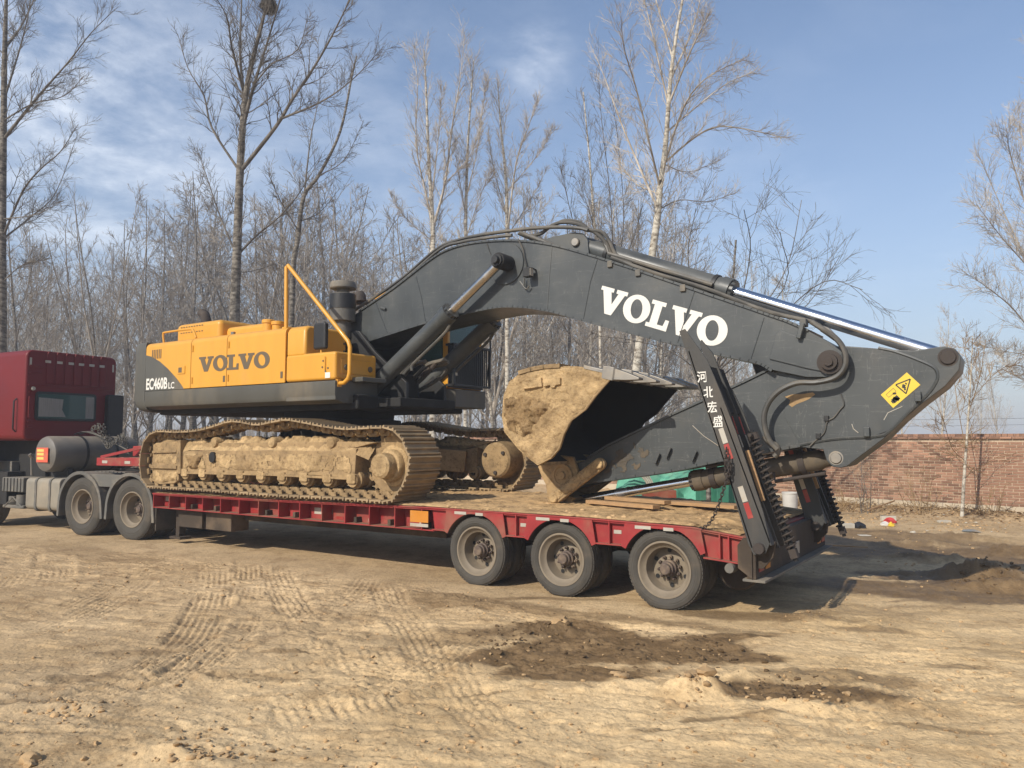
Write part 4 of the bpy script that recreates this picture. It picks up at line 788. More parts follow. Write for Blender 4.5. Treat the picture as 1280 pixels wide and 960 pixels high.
# ---- wheels
def tyre_profile(R, w, rr):
    h = w/2; t = R-rr; return [(rr, -h*.62), (rr+.012, -h*.80), (rr+t*.25, -h*.97), (rr+t*.42, -h*1.0), (rr+t*.44, -h*1.016), (rr+t*.47, -h*1.016), (rr+t*.49, -h*1.0), (rr+t*.58, -h*.995), (rr+t*.60, -h*1.008), (rr+t*.63, -h*.99), (rr+t*.72, -h*.97), (rr+t*.86, -h*.90), (R-.012, -h*.80), (R-.002, -h*.66), (R, -h*.48), (R-.010, -h*.46), (R-.010, -h*.41), (R, -h*.39), (R, -h*.08), (R-.010, -h*.06), (R-.010, h*.06), (R, h*.08), (R, h*.39), (R-.010, h*.41), (R-.010, h*.46), (R, h*.48), (R-.002, h*.66), (R-.012, h*.80), (rr+t*.7, h*.97), (rr+t*.4, h*1.0), (rr+.012, h*.80), (rr, h*.62)]
def wheel_set(R, w, rr, dish, hub_r, hub_out, name, nuts=10, holes=6, squash=.012):
    """tyre with rim, hub, nuts; axis Y, outer face towards -Y"""
    h = w/2; mb = MB(); mb.lathe(tyre_profile(R, w, rr), (0,0,0), 'Y', 64)
    for j in range(64):                                        # shoulder sipes
        a = 2*math.pi*j/64; ca_, sa_ = math.cos(a), math.sin(a)
        for s in (-1, 1):
            mb.T = Matrix.Rotation(a, 4, 'Y'); mb.box(R-.020, R-.0005, *sorted((s*h*.52, s*h*.76)), -R*.034, R*.034)
    mb.T = None
    mb.v = [(x, y*(1+.10*max(0, (-z/R-.82))/.18), max(z, -R+squash)) for x, y, z in mb.v]
    ty = mb.mesh('wheel', 'rubber', 35, recalc=True)
    mb = MB(); mb.lathe([(rr+.016, -h*.80), (rr+.014, -h*.90), (rr-.004, -h*.90), (rr-.018, -h*.72), (rr-.03, -h*.55), (rr*.80, -h*.40), (rr*.78, -h+dish*.8), (rr*.74, -h+dish), (rr*.5, -h+dish*.94), (hub_r*.9, -h+dish*.86), (hub_r*.9, -h+dish*.86+.01)], (0,0,0), 'Y', 48); ri = mb.mesh('rim', 'rim', 35)
    mb = MB(); f = -h+dish*.86; mb.lathe([(hub_r, f), (hub_r, f-hub_out*.35), (hub_r*.82, f-hub_out*.40), (hub_r*.82, f-hub_out*.68), (hub_r*.66, f-hub_out*.72), (hub_r*.64, f-hub_out*.95), (hub_r*.55, f-hub_out), (.001, f-hub_out)], (0,0,0), 'Y', 24); hu = mb.mesh('hub', 'hub', 35)
    mb = MB()
    for j in range(nuts):
        a = 2*math.pi*j/nuts; c = (math.cos(a)*hub_r*1.32, 0, math.sin(a)*hub_r*1.32); mb.lathe([(.018, f), (.018, f-.035), (.010, f-.04), (.010, f-.06), (.001, f-.06)], c, 'Y', 6)
    nu = mb.mesh('wheel_nuts', 'hub')
    mb = MB()
    for j in range(holes):
        a = 2*math.pi*(j+.4)/holes; c = (math.cos(a)*rr*.64, 0, math.sin(a)*rr*.64); mb.lathe([(rr*.085, -h+dish*.955-.004), (.001, -h+dish*.955-.004)], c, 'Y', 12)
    ho = mb.mesh('hand_holes', M['black'])
    mb = MB(); mb.lathe(tyre_profile(R, w, rr) + [(rr*.3, h*.3)], (0,0,0), 'Y', 48); mb.v = [(x, y, max(z, -R+squash)) for x, y, z in mb.v]; inner = mb.mesh('wheel', 'rubber', 35)
    return ty, ri, hu, nu, ho, inner
def put_wheel(set_, parent, W_, turn=0, gap=.29, mirror=False):
    ty, ri, hu, nu, ho, inner = set_
    if mirror: W_ = W_ @ Matrix.Rotation(math.pi, 4, 'Z')
    t = bpy.data.objects.new('wheel', ty); link(t, parent, W_)
    for nm, me in (('rim', ri), ('hub', hu), ('wheel_nuts', nu), ('hand_holes', ho)): tag(link(bpy.data.objects.new(nm, me), t, W_ @ Matrix.Rotation(turn, 4, 'Y')), kind='stuff' if nm in ('wheel_nuts','hand_holes') else None)
    link(bpy.data.objects.new('wheel', inner), parent, W_ @ Matrix.Translation((0, gap, 0)))
TWS = wheel_set(.412, .235, .280, .212, .088, .15, 'trailer')
rw = random.Random(1)
for w in WX:
    put_wheel(TWS, trailer, Matrix.Translation((w, TY0+.15, .402)), rw.uniform(0,6)); put_wheel(TWS, trailer, Matrix.Translation((w, TY1-.15, .402)), rw.uniform(0,6), mirror=True)

# ---- gooseneck reaching over the tractor
mb = MB(); mb.prism([(-14.35,1.27),(-12.9,1.28),(-12.45,.62),(-12.2,.62),(-12.2,.84),(-12.75,1.42),(-14.35,1.41)], TC-1.0, TC+1.0); mb.build('gooseneck', 'red', trailer, bevel=.01)
mb = MB(); mb.prism([(-14.5,1.262),(-12.9,1.275),(-12.9,1.425),(-14.5,1.408)], 7.74, 7.82); mb.build('gooseneck_rail', 'red', trailer, bevel=.006)
mb = MB(); mb.prism([(-14.1,1.43),(-13.0,1.43),(-13.0,1.66),(-14.1,1.62)], 8.2, 10.0); mb.build('gooseneck_box', 'red', trailer, bevel=.01)
mb = MB(); mb.bar((-14.45,7.80,1.42), (-13.6,8.25,1.63), .05, .05); mb.build('brace', 'red', trailer)
for a in (-14.3, -13.55): mb = MB(); mb.box(a, a+.18, 7.735, 7.739, 1.31, 1.36); mb.build('reflective_strip', 'tapew', trailer)
# ---- rear end
mb = MB(); mb.box(-2.36, -2.27, TY0+.01, TY1-.01, .40, .79); mb.build('rear_beam', 'under', trailer, bevel=.008)
mb = MB(); mb.box(-2.40, -2.18, TY0, TY1, .375, .40); mb.build('rear_lip', 'plate', trailer, bevel=.004)
mb = MB(); mb.prism([(-2.44,.50),(-2.30,.40),(-2.30,.79),(-2.38,.80),(-2.44,.72)], TY0-.012, TY0-.001); mb.build('rear_gusset', 'under', trailer, bevel=.004)
for y, m_ in ((TY0+.10,'taper'), (TY0+.32,'orange'), (TY1-.22,'taper'), (TY1-.44,'orange'), (TC,'tapew')): mb = MB(); mb.box(-2.272, -2.262, y, y+.16, .46, .60); mb.build('tail_reflector', m_, trailer, bevel=.003)
mb = MB(); mb.prism([(-2.90,.12),(-2.62,.12),(-2.62,.50),(-2.90,.50)], TY0+.05, TY0+.65); 
mb = MB(); mb.lathe([(.001,-.02),(.22,-.02),(.24,0),(.22,.02),(.001,.02)], (-2.62, TY0+.55, .42), 'Y', 24); mb.build('spare_disc', 'under', trailer, smooth=40)
mb = MB(); mb.lathe([(.001,-.06),(.045,-.06),(.05,-.03),(.05,.10),(.001,.10)], (-2.52, TY0+.03, .49), 'Y', 14); mb.build('marker_lamp', 'plate', trailer, smooth=40)

# ---- loading ramps folded up at the rear
RAMP = [(849,414),(856,411),(884,450),(901,491),(920,540),(937,590),(954,640),(963,678),(957,692),(942,694),(935,680),(923,640),(910,594),(892,540),(875,491),(862,452)]
RP = prof(RAMP, 7.56)
axis_t = (Vector((RP[0][0],0,RP[0][1])) - Vector((RP[9][0],0,RP[9][1]))); RL = axis_t.length; axis_t.normalize(); axis_n = Vector((axis_t.z, 0, -axis_t.x))   # n points rearwards
if axis_n.x < 0: axis_n = -axis_n
RB = Vector((RP[9][0], 0, RP[9][1]))
def rp(t, n, y): v = RB + axis_t*(t*RL) + axis_n*n; return (v.x, y, v.z)
def make_ramp(dy, lettered):
    Y0_ = 7.56 + dy
    mb = MB(); mb.prism(RP, Y0_, Y0_+.014); a = mb.build('loading_ramp', 'ramp', trailer, bevel=.003)
    def sub(name, m, f, **k): b = MB(); f(b); return b.build(name, m, a, **k)
    # channel flanges of the near rail, then the other rails
    sub('rail_flange', 'ramp', lambda b: (b.bar(rp(.03,.008,Y0_+.06), rp(.90,.03,Y0_+.06), .12, .012, up=axis_n), b.bar(rp(.02,.19,Y0_+.06), rp(.62,.155,Y0_+.06), .12, .012, up=axis_n)), split=True)
    for yy, t1 in ((.20,.86), (.42,.97), (.66,.80)):
        sub('ramp_rail', 'ramp', lambda b: b.prism([(p[0], p[2]) for p in (rp(.0,.02,0), rp(.0,.20,0), rp(.6,.165,0), rp(t1-.08,.13,0), rp(t1,.06,0), rp(t1-.02,.03,0))], Y0_+yy, Y0_+yy+.03), bevel=.003)
    sub('tread_plate', 'dark', lambda b: b.bar(rp(.60,.13,Y0_+.34), rp(.82,.11,Y0_+.34), .60, .02, up=axis_n))
    for i in range(8): sub('ramp_rung', 'ramp', lambda b: b.bar(rp(.08+.068*i,.05,Y0_+.02), rp(.08+.068*i,.05,Y0_+.68), .05, .03))
    sub('cover_plate', 'ramp', lambda b: b.bar(rp(.02,.06,Y0_+.30), rp(.60,.05,Y0_+.30), .22, .012, up=axis_n))
    sub('hinge_pin', 'rust', lambda b: (b.lathe([(.001,-.03),(.05,-.03),(.055,-.022),(.055,.03),(.001,.03)], Vector(rp(.02,.075,Y0_-.01)), 'Y', 16), b.lathe([(.001,-.03),(.05,-.03),(.055,.03),(.001,.03)], Vector(rp(.02,.075,Y0_+.68)), 'Y', 16)), smooth=40, split=True)
    sub('hinge_bracket', 'under', lambda b: b.prism([(-2.44,.50),(-2.22,.50),(-2.12,.62),(-2.10,.76),(-2.2,.82),(-2.44,.80)], Y0_+.10, Y0_+.15), bevel=.004)
    # coil spring with its rod
    y = Y0_+.36; s0 = Vector(rp(.46,.27,y)); s1 = Vector(rp(-.02,.27,y)); ax = (s1-s0); Ls = ax.length; ax.normalize(); e1 = Vector((0,1,0)); e2 = ax.cross(e1)
    turns = 19; sub('coil_spring', 'rust', lambda b: b.tube([s0 + ax*(Ls*i/(turns*12)) + (e1*math.cos(2*math.pi*i/12) + e2*math.sin(2*math.pi*i/12))*.050 for i in range(turns*12+1)], .0095, 6), smooth=60)
    sub('spring_rod', 'dark', lambda b: b.tube([s0-ax*.10, s1+ax*.12], .022, 8), smooth=40)
    sub('spring_seat', 'rust', lambda b: (b.tube([s0-ax*.07, s0], .055, 10), b.tube([s0-ax*.05-e1*.12, s0-ax*.05+e1*.05], .02, 8), b.bar(s1, s1+ax*.09, .08, .07)), smooth=35, split=True)
    sub('timber_strip', 'wood', lambda b: b.bar(rp(.20,.20,Y0_+.20), rp(.42,.21,Y0_+.20), .04, .03, up=(0,1,0)), bevel=.003)
    for i, (t, m_) in enumerate(((.145,'taper'), (.215,'tapew'), (.40,'taper'), (.47,'tapew'))):
        sub('reflective_strip', m_, lambda b: b.bar(rp(t,.09,Y0_-.002), rp(t+.066,.09,Y0_-.002), .003, .052, up=axis_n))
    for yy in (.235, .455): 
        sub('reflective_strip', 'taper', lambda b: b.bar(rp(.50,.172,Y0_+yy-.02), rp(.58,.172,Y0_+yy-.02), .022, .006, up=axis_n)); sub('reflective_strip', 'tapew', lambda b: b.bar(rp(.44,.178,Y0_+yy-.02), rp(.495,.176,Y0_+yy-.02), .022, .006, up=axis_n))
    return a
near_ramp = make_ramp(0, True); near_ramp['label'] = 'near black ramp with white Chinese lettering, folded up'
far_ramp = make_ramp(2.32, False); far_ramp['label'] = 'far black ramp, folded up'
# lettering on the near ramp
def text_mesh(body, offset=0.0):
    c = bpy.data.curves.new('t', 'FONT'); c.body = body; c.align_x = 'CENTER'; c.align_y = 'CENTER'; c.offset = offset; c.resolution_u = 3
    o = bpy.data.objects.new('t', c); COL.objects.link(o); bpy.context.view_layer.update()
    me = bpy.data.meshes.new_from_object(o.evaluated_get(bpy.context.evaluated_depsgraph_get())); bpy.data.objects.remove(o); bpy.data.curves.remove(c); return me
def put_text(name, body, m, parent, center, ux, uz, sx, sz, offset=0.0):
    """flat lettering: ux = reading direction, uz = up, both in world"""
    me = text_mesh(body, offset); me.materials.clear(); me.materials.append(M[m]); ux = Vector(ux).normalized(); uz = Vector(uz).normalized(); n = ux.cross(uz)
    W_ = Matrix(((ux.x*sx, uz.x*sz, n.x, center[0]), (ux.y*sx, uz.y*sz, n.y, center[1]), (ux.z*sx, uz.z*sz, n.z, center[2]), (0,0,0,1)))
    return link(bpy.data.objects.new(name, me), parent, W_)
for ch, px, py in (('河',878,472), ('北',886,491), ('宏',891,510), ('盛',898,528)):
    c = aY(px, py, 7.556); put_text('lettering', ch, 'white', near_ramp, (c.x, 7.5565, c.z), (1,0,-.05), axis_t*.6+Vector((0,0,.8)), .112, .122, .014)
# ================================================================== TRUCK TRACTOR (local frame: x along, front is -x; y across, near side is 0)
TP = Vector((-13.1, 7.65, 0)); TR = rad(6.0); TW = Matrix.Translation(TP) @ Matrix.Rotation(TR, 4, 'Z')
truck = root('truck_tractor', TP, 'dark red tractor truck with grey dusty mudguards pulling the trailer', 'truck', rotz=TR)
def tb(name, m, f, parent=None, **k):
    b = MB(); f(b); b.v = [tuple(TW @ Vector(p)) for p in b.v]; return b.build(name, m, parent or truck, **k)
CW = 1.92; X0 = -3.29        # cab width, rear face
def rr_box(y0, y1, z0, z1, r, n=4):
    out = []
    for cy, cz, a in ((y1-r, z0+r, -90), (y1-r, z1-r, 0), (y0+r, z1-r, 90), (y0+r, z0+r, 180)):
        out += [(cy+r*math.cos(rad(a+90*i/n)), cz+r*math.sin(rad(a+90*i/n))) for i in range(n+1)]
    return out
cabb = tb('cab', 'redcab', lambda b: b.prism_x(rr_box(-.02, CW, 1.72, 3.52, .13), X0-2.3, X0), bevel=.05, seg=3)
tb('cab_lower', 'dark', lambda b: b.box(X0-2.25, X0-.12, .55, CW-.3, .75, 1.74))
# rear wall: corrugated upper panel, window, corner panels
for i in range(7):
    y = .38 + i*.19; tb('pressed_rib', 'redcab', lambda b: b.prism_x([(y,2.86),(y+.15,2.86),(y+.15,3.44),(y+.12,3.515),(y+.03,3.515),(y,3.44)], X0-.02, X0+.018), cabb, bevel=.012)
win = tb('rear_window', 'black', lambda b: b.prism_x(rr_box(.18, 1.46, 2.12, 2.70, .07), X0-.01, X0+.022), cabb, bevel=.006)
tb('window_pane', 'glass', lambda b: b.prism_x(rr_box(.225, 1.415, 2.165, 2.655, .05), X0+.018, X0+.026), win)
M['curtain'] = mat('pale_curtain', (0.24, 0.225, 0.20), 0.9, var=.25, scale=9, streak=(1, 8, .5))
tb('curtain', 'curtain', lambda b: b.prism_x([(.24,2.20),(.80,2.20),(.72,2.35),(.74,2.56),(.24,2.58)], X0+.0265, X0+.0275), win); tb('curtain', 'curtain', lambda b: b.prism_x([(1.22,2.18),(1.40,2.18),(1.40,2.63),(1.22,2.63)], X0+.0265, X0+.0275), win)
tb('seam', 'redcab', lambda b: b.box(X0-.01, X0+.016, .03, CW-.05, 2.80, 2.835), cabb, bevel=.006)
for z0, z1 in ((3.18,3.22), (3.05,3.08), (2.66,2.70), (2.08,2.11), (1.98,2.01)): tb('pressed_rib', 'redcab', lambda b: b.box(X0-.01, X0+.014, .05, .30 if z0 > 3 else .155, z0, z1), cabb, bevel=.008)
tb('corner_panel', 'redcab', lambda b: b.prism_x(rr_box(.05,.16,2.16,2.60,.03), X0-.01, X0+.02), cabb, bevel=.008)
for y in (.34, .58, .82, 1.04, 1.27, 1.50): tb('reflective_strip', 'tapew', lambda b: b.box(X0+.019, X0+.0225, y, y+.115, 3.28, 3.33), cabb)
for y in (.035, CW-.12): tb('reflective_strip', 'tapew', lambda b: b.box(X0+.001, X0+.004, y+.01, y+.05, 3.20, 3.36), cabb)
tb('round_lamp', 'tapew', lambda b: b.lathe([(.001,.03),(.035,.03),(.042,.0)], (X0+.005, .13, 2.75), 'X', 14), cabb, smooth=40)
tb('side_deflector', 'black', lambda b: b.prism_x(rr_box(CW-.26, CW+.10, 1.80, 2.70, .05), X0+.0, X0+.14), bevel=.02)

tb('door', 'redcab', lambda b: b.prism([(X0-2.2,1.2),(X0-1.05,1.2),(X0-1.05,3.2),(X0-2.2,3.2)], -.045, -.022), cabb, bevel=.01)
tb('cab_step', 'plate', lambda b: (b.box(X0-1.9, X0-1.0, -.02, .3, .45, .50), b.box(X0-1.9, X0-1.0, -.02, .3, .80, .85), b.box(X0-2.2, X0-.9, .3, .6, .45, 1.3)), bevel=.01, split=True)
tb('front_bumper', 'redcab', lambda b: b.box(X0-2.5, X0-2.25, -.05, CW+.05, .45, 1.3), bevel=.04)
# air intake, chassis
tb('chassis_rail', 'dark', lambda b: (b.box(-6.0, .9, .62, .74, .70, .98), b.box(-6.0, .9, 1.42, 1.54, .70, .98)), split=True)
tb('fifth_wheel', 'dark', lambda b: (b.box(-1.3, .1, .65, 1.5, 1.05, 1.2),), bevel=.02)
tb('engine_tunnel', 'dark', lambda b: b.box(-5.4, -3.3, .45, 1.7, .6, 1.75))
# big horizontal cylinder tank across the chassis
tank = tb('gas_tank', 'gtank', lambda b: b.lathe([(.001,-.05),(.14,-.045),(.26,-.025),(.325,.005),(.345,.05),(.345,1.72),(.32,1.78),(.2,1.83),(.001,1.84)], (-2.68, .06, 1.465), 'Y', 40), smooth=40)
for y in (.62, 1.25): tb('strap', 'black', lambda b: b.lathe([(.347,0),(.352,.0),(.352,.05),(.347,.05)], (-2.68, .06+y, 1.465), 'Y', 40), tank, smooth=40)
M['tanklabel'] = mat('red_hazard_label', (0.62, 0.10, 0.05), 0.6, dust=.35, dscale=5); M['tanklabel2'] = mat('yellow_label_text', (0.80, 0.50, 0.12), 0.6, dust=.2)
lb = tb('hazard_label', 'tanklabel', lambda b: b.box(-2.85, -2.49, -.006, .001, 1.31, 1.59), tank)
for i, z in enumerate((1.36, 1.44, 1.51)): tb('label_line', 'tanklabel2', lambda b: b.box(-2.83, -2.62, -.0085, -.0065, z, z+.05), lb)
tb('tank_cradle', 'dark', lambda b: (b.box(-2.95, -2.4, .35, .45, .95, 1.18), b.box(-2.95, -2.4, 1.45, 1.55, .95, 1.18)), split=True)
tb('valve', 'steel', lambda b: (b.tube([(-3.08,.05,1.40),(-3.08,.0,1.46)], .035, 8), b.tube([(-3.08,.03,1.40),(-3.06,.04,1.05)], .015, 6)), smooth=40, split=True)
# fuel tank with two straps, battery and air box
ft = tb('fuel_tank', 'alu', lambda b: b.prism_x(rr_box(.0,.55,.40,1.01,.09), -3.16, -2.10), bevel=.02)
for x in (-2.86, -2.42): tb('strap', 'plate', lambda b: b.prism_x(rr_box(-.012,.56,.37,1.022,.09), x, x+.06), ft)
tb('battery_box', 'plate', lambda b: (b.box(-3.95, -3.25, .0, .5, .72, 1.0), b.box(-3.95, -3.25, .02, .5, .40, .46)), bevel=.015, split=True)
for i in range(6): tb('box_rib', 'plate', lambda b: b.box(-3.92+i*.11, -3.87+i*.11, -.02, .01, .73, .99), bevel=.006)
tb('air_bottle', 'plate', lambda b: (b.tube([(-3.78,.15,.48),(-3.78,.15,.62)], .10, 14), b.tube([(-3.45,.12,.46),(-3.45,.12,.66)], .11, 14), b.tube([(-3.9,.02,.42),(-3.6,.02,.62),(-3.28,.02,.42)], .015, 6)), smooth=40, split=True)
tb('side_skirt', 'dark', lambda b: b.box(-5.4, -3.97, .1, .5, .45, 1.1), bevel=.01)
# wheels and mudguards
DWS = wheel_set(.532, .29, .300, .25, .09, .08, 'tractor', nuts=10, holes=5, squash=.015)
for i, u in enumerate((-1.45, -.06)):
    put_wheel(DWS, truck, TW @ Matrix.Translation((u, .16, .52)), .7*i, gap=.34); put_wheel(DWS, truck, TW @ Matrix.Translation((u, CW-.1, .52)), .7*i+1, gap=.34, mirror=True)
put_wheel(DWS, truck, TW @ Matrix.Translation((-4.7, CW-.1, .52)), 2, gap=.01, mirror=True); put_wheel(DWS, truck, TW @ Matrix.Translation((-4.7, .2, .52)), 1, gap=.01)
def guard(u, R, a0, a1, l_drop, r_drop):
    pts = arc(u, .52, R, a0, a1, 18)
    if l_drop: pts = [(pts[0][0]-.02, l_drop)] + pts
    if r_drop: pts = pts + [(pts[-1][0]+.03, r_drop)]
    def f(b):
        for (xa,za), (xb,zb) in zip(pts[:-1], pts[1:]):
            d = Vector((xb-xa, zb-za)).normalized(); n = Vector((-d.y, d.x))*.02; b.prism([(xa,za),(xb,zb),(xb+n.x,zb+n.y),(xa+n.x,za+n.y)], -.02, .62)
            b.prism([(xa-n.x*1.6,za-n.y*1.6),(xb-n.x*1.6,zb-n.y*1.6),(xb+n.x*1.3,zb+n.y*1.3),(xa+n.x*1.3,za+n.y*1.3)], -.035, -.005)
    return tb('mudguard', 'plate', f, smooth=40)
guard(-1.45, .62, 172, 8, .33, .33); guard(-.06, .62, 172, 8, .33, .33)
tb('guard_bridge', 'plate', lambda b: b.prism([(-1.5,1.12),(-.1,1.12),(-.55,.9),(-.95,.9)], -.0, .02), bevel=.004)
tb('guard_tread', 'plate', lambda b: [b.box(-1.15+.11*i, -1.07+.11*i, .05, .3, 1.155, 1.168) for i in range(8)], split=True)
tb('mud_flap', 'rubber', lambda b: b.box(.60, .62, .0, .6, .20, .75))
# coiled air hoses behind the cab
r = random.Random(8)
for k in range(3):
    pts = []
    for i in range(150):
        t = i/149; c = Vector((-2.35+.5*t, .75+.35*t+.12*k, 1.92-.35*t+.12*math.sin(t*9+k))); pts.append(c + Vector((math.cos(i*.75), .3*math.sin(i*.3), math.sin(i*.75)))*.045)
    tb('air_hose', 'hose', lambda b: b.tube(pts, .009, 5), smooth=60)

tb('grab_handle', 'black', lambda b: b.tube([(X0-.25,-.03,1.9),(X0-.25,-.08,1.95),(X0-.25,-.08,2.5),(X0-.25,-.03,2.55)], .016, 6), smooth=40)
tb('exhaust_stack', 'gtank', lambda b: b.tube([(X0+.18,.5,1.2),(X0+.18,.5,1.75)], .06, 12), smooth=40)
tb('walkway', 'plate', lambda b: b.box(-2.2, -1.5, .62, 1.55, 1.0, 1.03), bevel=.004)
for k, z in enumerate((1.35, 1.42)): tb('air_line', 'hose', lambda b: b.tube(smooth_path([(X0+.02,1.0+.1*k,1.85),(-2.9,1.0+.1*k,1.9),(-2.3,1.05,1.75),(-1.6,1.1,1.5)], 5), .012, 6), smooth=50)
tb('cab_mount', 'dark', lambda b: b.box(X0-.5, X0+.05, .55, .75, .98, 1.72), bevel=.01)
tb('seam_line', 'black', lambda b: b.box(X0-1.04, X0-1.03, -.0235, -.0225, 1.74, 3.3))
# ================================================================== EXCAVATOR
EC = 9.2
exc = root('excavator', (-9.8, EC, .9), 'yellow and grey tracked excavator on the trailer with its boom folded forward', 'excavator')
def eb(name, m, f, parent=None, **k):
    b = MB(); f(b); return b.build(name, m, parent or exc, **k)
def inside(p, poly):
    x, z = p; c = False; n = len(poly)
    for i in range(n):
        (x1, z1), (x2, z2) = poly[i], poly[(i+1) % n]
        if (z1 > z) != (z2 > z) and x < (x2-x1)*(z-z1)/(z2-z1) + x1: c = not c
    return c
def edge_dist(X, Z, poly):
    d = np.full(X.shape, 9.0); n = len(poly)
    for i in range(n):
        (x1, z1), (x2, z2) = poly[i], poly[(i+1) % n]; dx_, dz_ = x2-x1, z2-z1; L2 = dx_*dx_+dz_*dz_+1e-9; t = np.clip(((X-x1)*dx_+(Z-z1)*dz_)/L2, 0, 1); d = np.minimum(d, np.hypot(X-x1-t*dx_, Z-z1-t*dz_))
    return d
def mud_skin(name, poly, Y, th, step, seed, parent, fq=5.0, feather=.06, sgn=-1, m='mud', cut=-9, sink=.004, flake=.35):
    """crust of dried mud caked on a flat plate: real relief, thin at its edge"""
    xs = np.arange(min(p[0] for p in poly)-.01, max(p[0] for p in poly)+step, step); zs = np.arange(min(p[1] for p in poly)-.01, max(p[1] for p in poly)+step, step)
    X, Z = np.meshgrid(xs, zs, indexing='ij'); ins = np.array([[inside((x, z), poly) for z in zs] for x in xs]); d = edge_dist(X, Z, poly)
    n_ = vnoise(X*fq, Z*fq, seed, 5, gain=.62); big = vnoise(X*fq*.4, Z*fq*.4, seed+1, 3)
    h = th*(0.45 + 1.1*n_ + 1.2*np.abs(big))*np.clip(d/feather, 0, 1)
    fl = vnoise(X*fq*.9+3, Z*fq*.9, seed+2, 4, gain=.65); h = h + flake*th*(1.0*np.clip((fl-.03)/.03, 0, 1) + .9*np.clip((fl-.12)/.03, 0, 1) - .6*np.clip((-.12-fl)/.03, 0, 1))*np.clip(d/(feather*.5), 0, 1)
    ok = ins & (h > th*cut); vid = -np.ones(X.shape, int); b = MB()
    for i in range(X.shape[0]):
        for j in range(X.shape[1]):
            if ok[i, j]: vid[i, j] = len(b.v); b.v.append((X[i, j], Y + sgn*(max(h[i, j], -sink)), Z[i, j]))
    for i in range(X.shape[0]-1):
        for j in range(X.shape[1]-1):
            q = (vid[i, j], vid[i+1, j], vid[i+1, j+1], vid[i, j+1])
            if min(q) >= 0: b.f.append(q if sgn < 0 else q[::-1])
    return b.build(name, m, parent, smooth=70, recalc=False)

# ---------------------------------------------------------------- undercarriage
TPX = [(185,610.5),(262,615.5),(340,621.5),(420,625.5),(479,629.5),(493,623.5),(502,612),(509,597.5),(513,578.5),(512,568),(506.5,554),(500.6,543.5),(487.5,533.5),(472,531.5),(457,532),(430,533),(404,530),(380,525.5),(357,522),(340,524.5),(320,528),(297,524.5),(283,525),(262,531.5),(242,536),(218,537.5),(197,537),(185.5,542),(177.5,554),(173.3,575),(174.6,594),(178,603)]
NY0, NY1 = 7.50, 8.13; FY0, FY1 = 10.26, 10.88; SW = NY1-NY0
loop = [Vector((x, 0, z)) for x, z in prof(TPX, NY0)]
dense = smooth_path(loop + [loop[0]], 8)[:-1]
cum = [0.0]
for a, b in zip(dense, dense[1:] + dense[:1]): cum.append(cum[-1] + (b-a).length)
def on_loop(s):
    s %= cum[-1]; i = next(k for k in range(len(dense)) if cum[k+1] >= s); a, b = dense[i], dense[(i+1) % len(dense)]; t = (s-cum[i])/max(1e-6, cum[i+1]-cum[i]); return a.lerp(b, t)
cen = sum(dense, Vector())/len(dense)
NS = 60; PIT = cum[-1]/NS
b = MB(); b.box(-PIT*.46, PIT*.46, -SW/2, SW/2, -.045, -.024)
for i, (x, hh) in enumerate(((-PIT*.40,.0), (-PIT*.04,.0), (PIT*.34,.0))): b.prism([(x-.014,-.026),(x+.022,-.026),(x+.012,hh-.002),(x-.006,hh-.002)], -SW/2, SW/2)
shoe_me = b.mesh('track_shoe', 'shoe')
b = MB()
for y in (-.13, .10): b.prism([(-PIT*.56,-.05),(PIT*.5,-.05),(PIT*.5,-.10),(PIT*.28,-.145),(-PIT*.3,-.145),(-PIT*.56,-.11)], y, y+.035)
b.tube([(-PIT*.4,-.17,-.10), (-PIT*.4,.17,-.10)], .032, 8); b.box(-.05,.05,-.2,-.17,-.10,-.045); b.box(-.05,.05,.17,.2,-.10,-.045)
link_me = b.mesh('track_link', 'mudfine')
for Yc_ in ((NY0+NY1)/2, (FY0+FY1)/2):
    for k in range(NS):
        p = on_loop((k+.25)*PIT); q = on_loop((k+.25)*PIT+.06); o_ = on_loop((k+.25)*PIT-.06); t = (q-o_).normalized(); n = Vector((-t.z, 0, t.x))
        if n.dot(p-cen) < 0: n = -n
        yv = n.cross(t); W_ = Matrix(((t.x, yv.x, n.x, p.x), (t.y, yv.y, n.y, Yc_), (t.z, yv.z, n.z, p.z), (0,0,0,1)))
        s_ = bpy.data.objects.new('track_shoe', shoe_me); link(s_, exc, W_); link(bpy.data.objects.new('track_link', link_me), s_, W_)
xl = min(p.x for p in loop); xr = max(p.x for p in loop); zb = min(p.z for p in loop)
ICX, SCX, WZ = xl+.53, xr-.535, 1.40
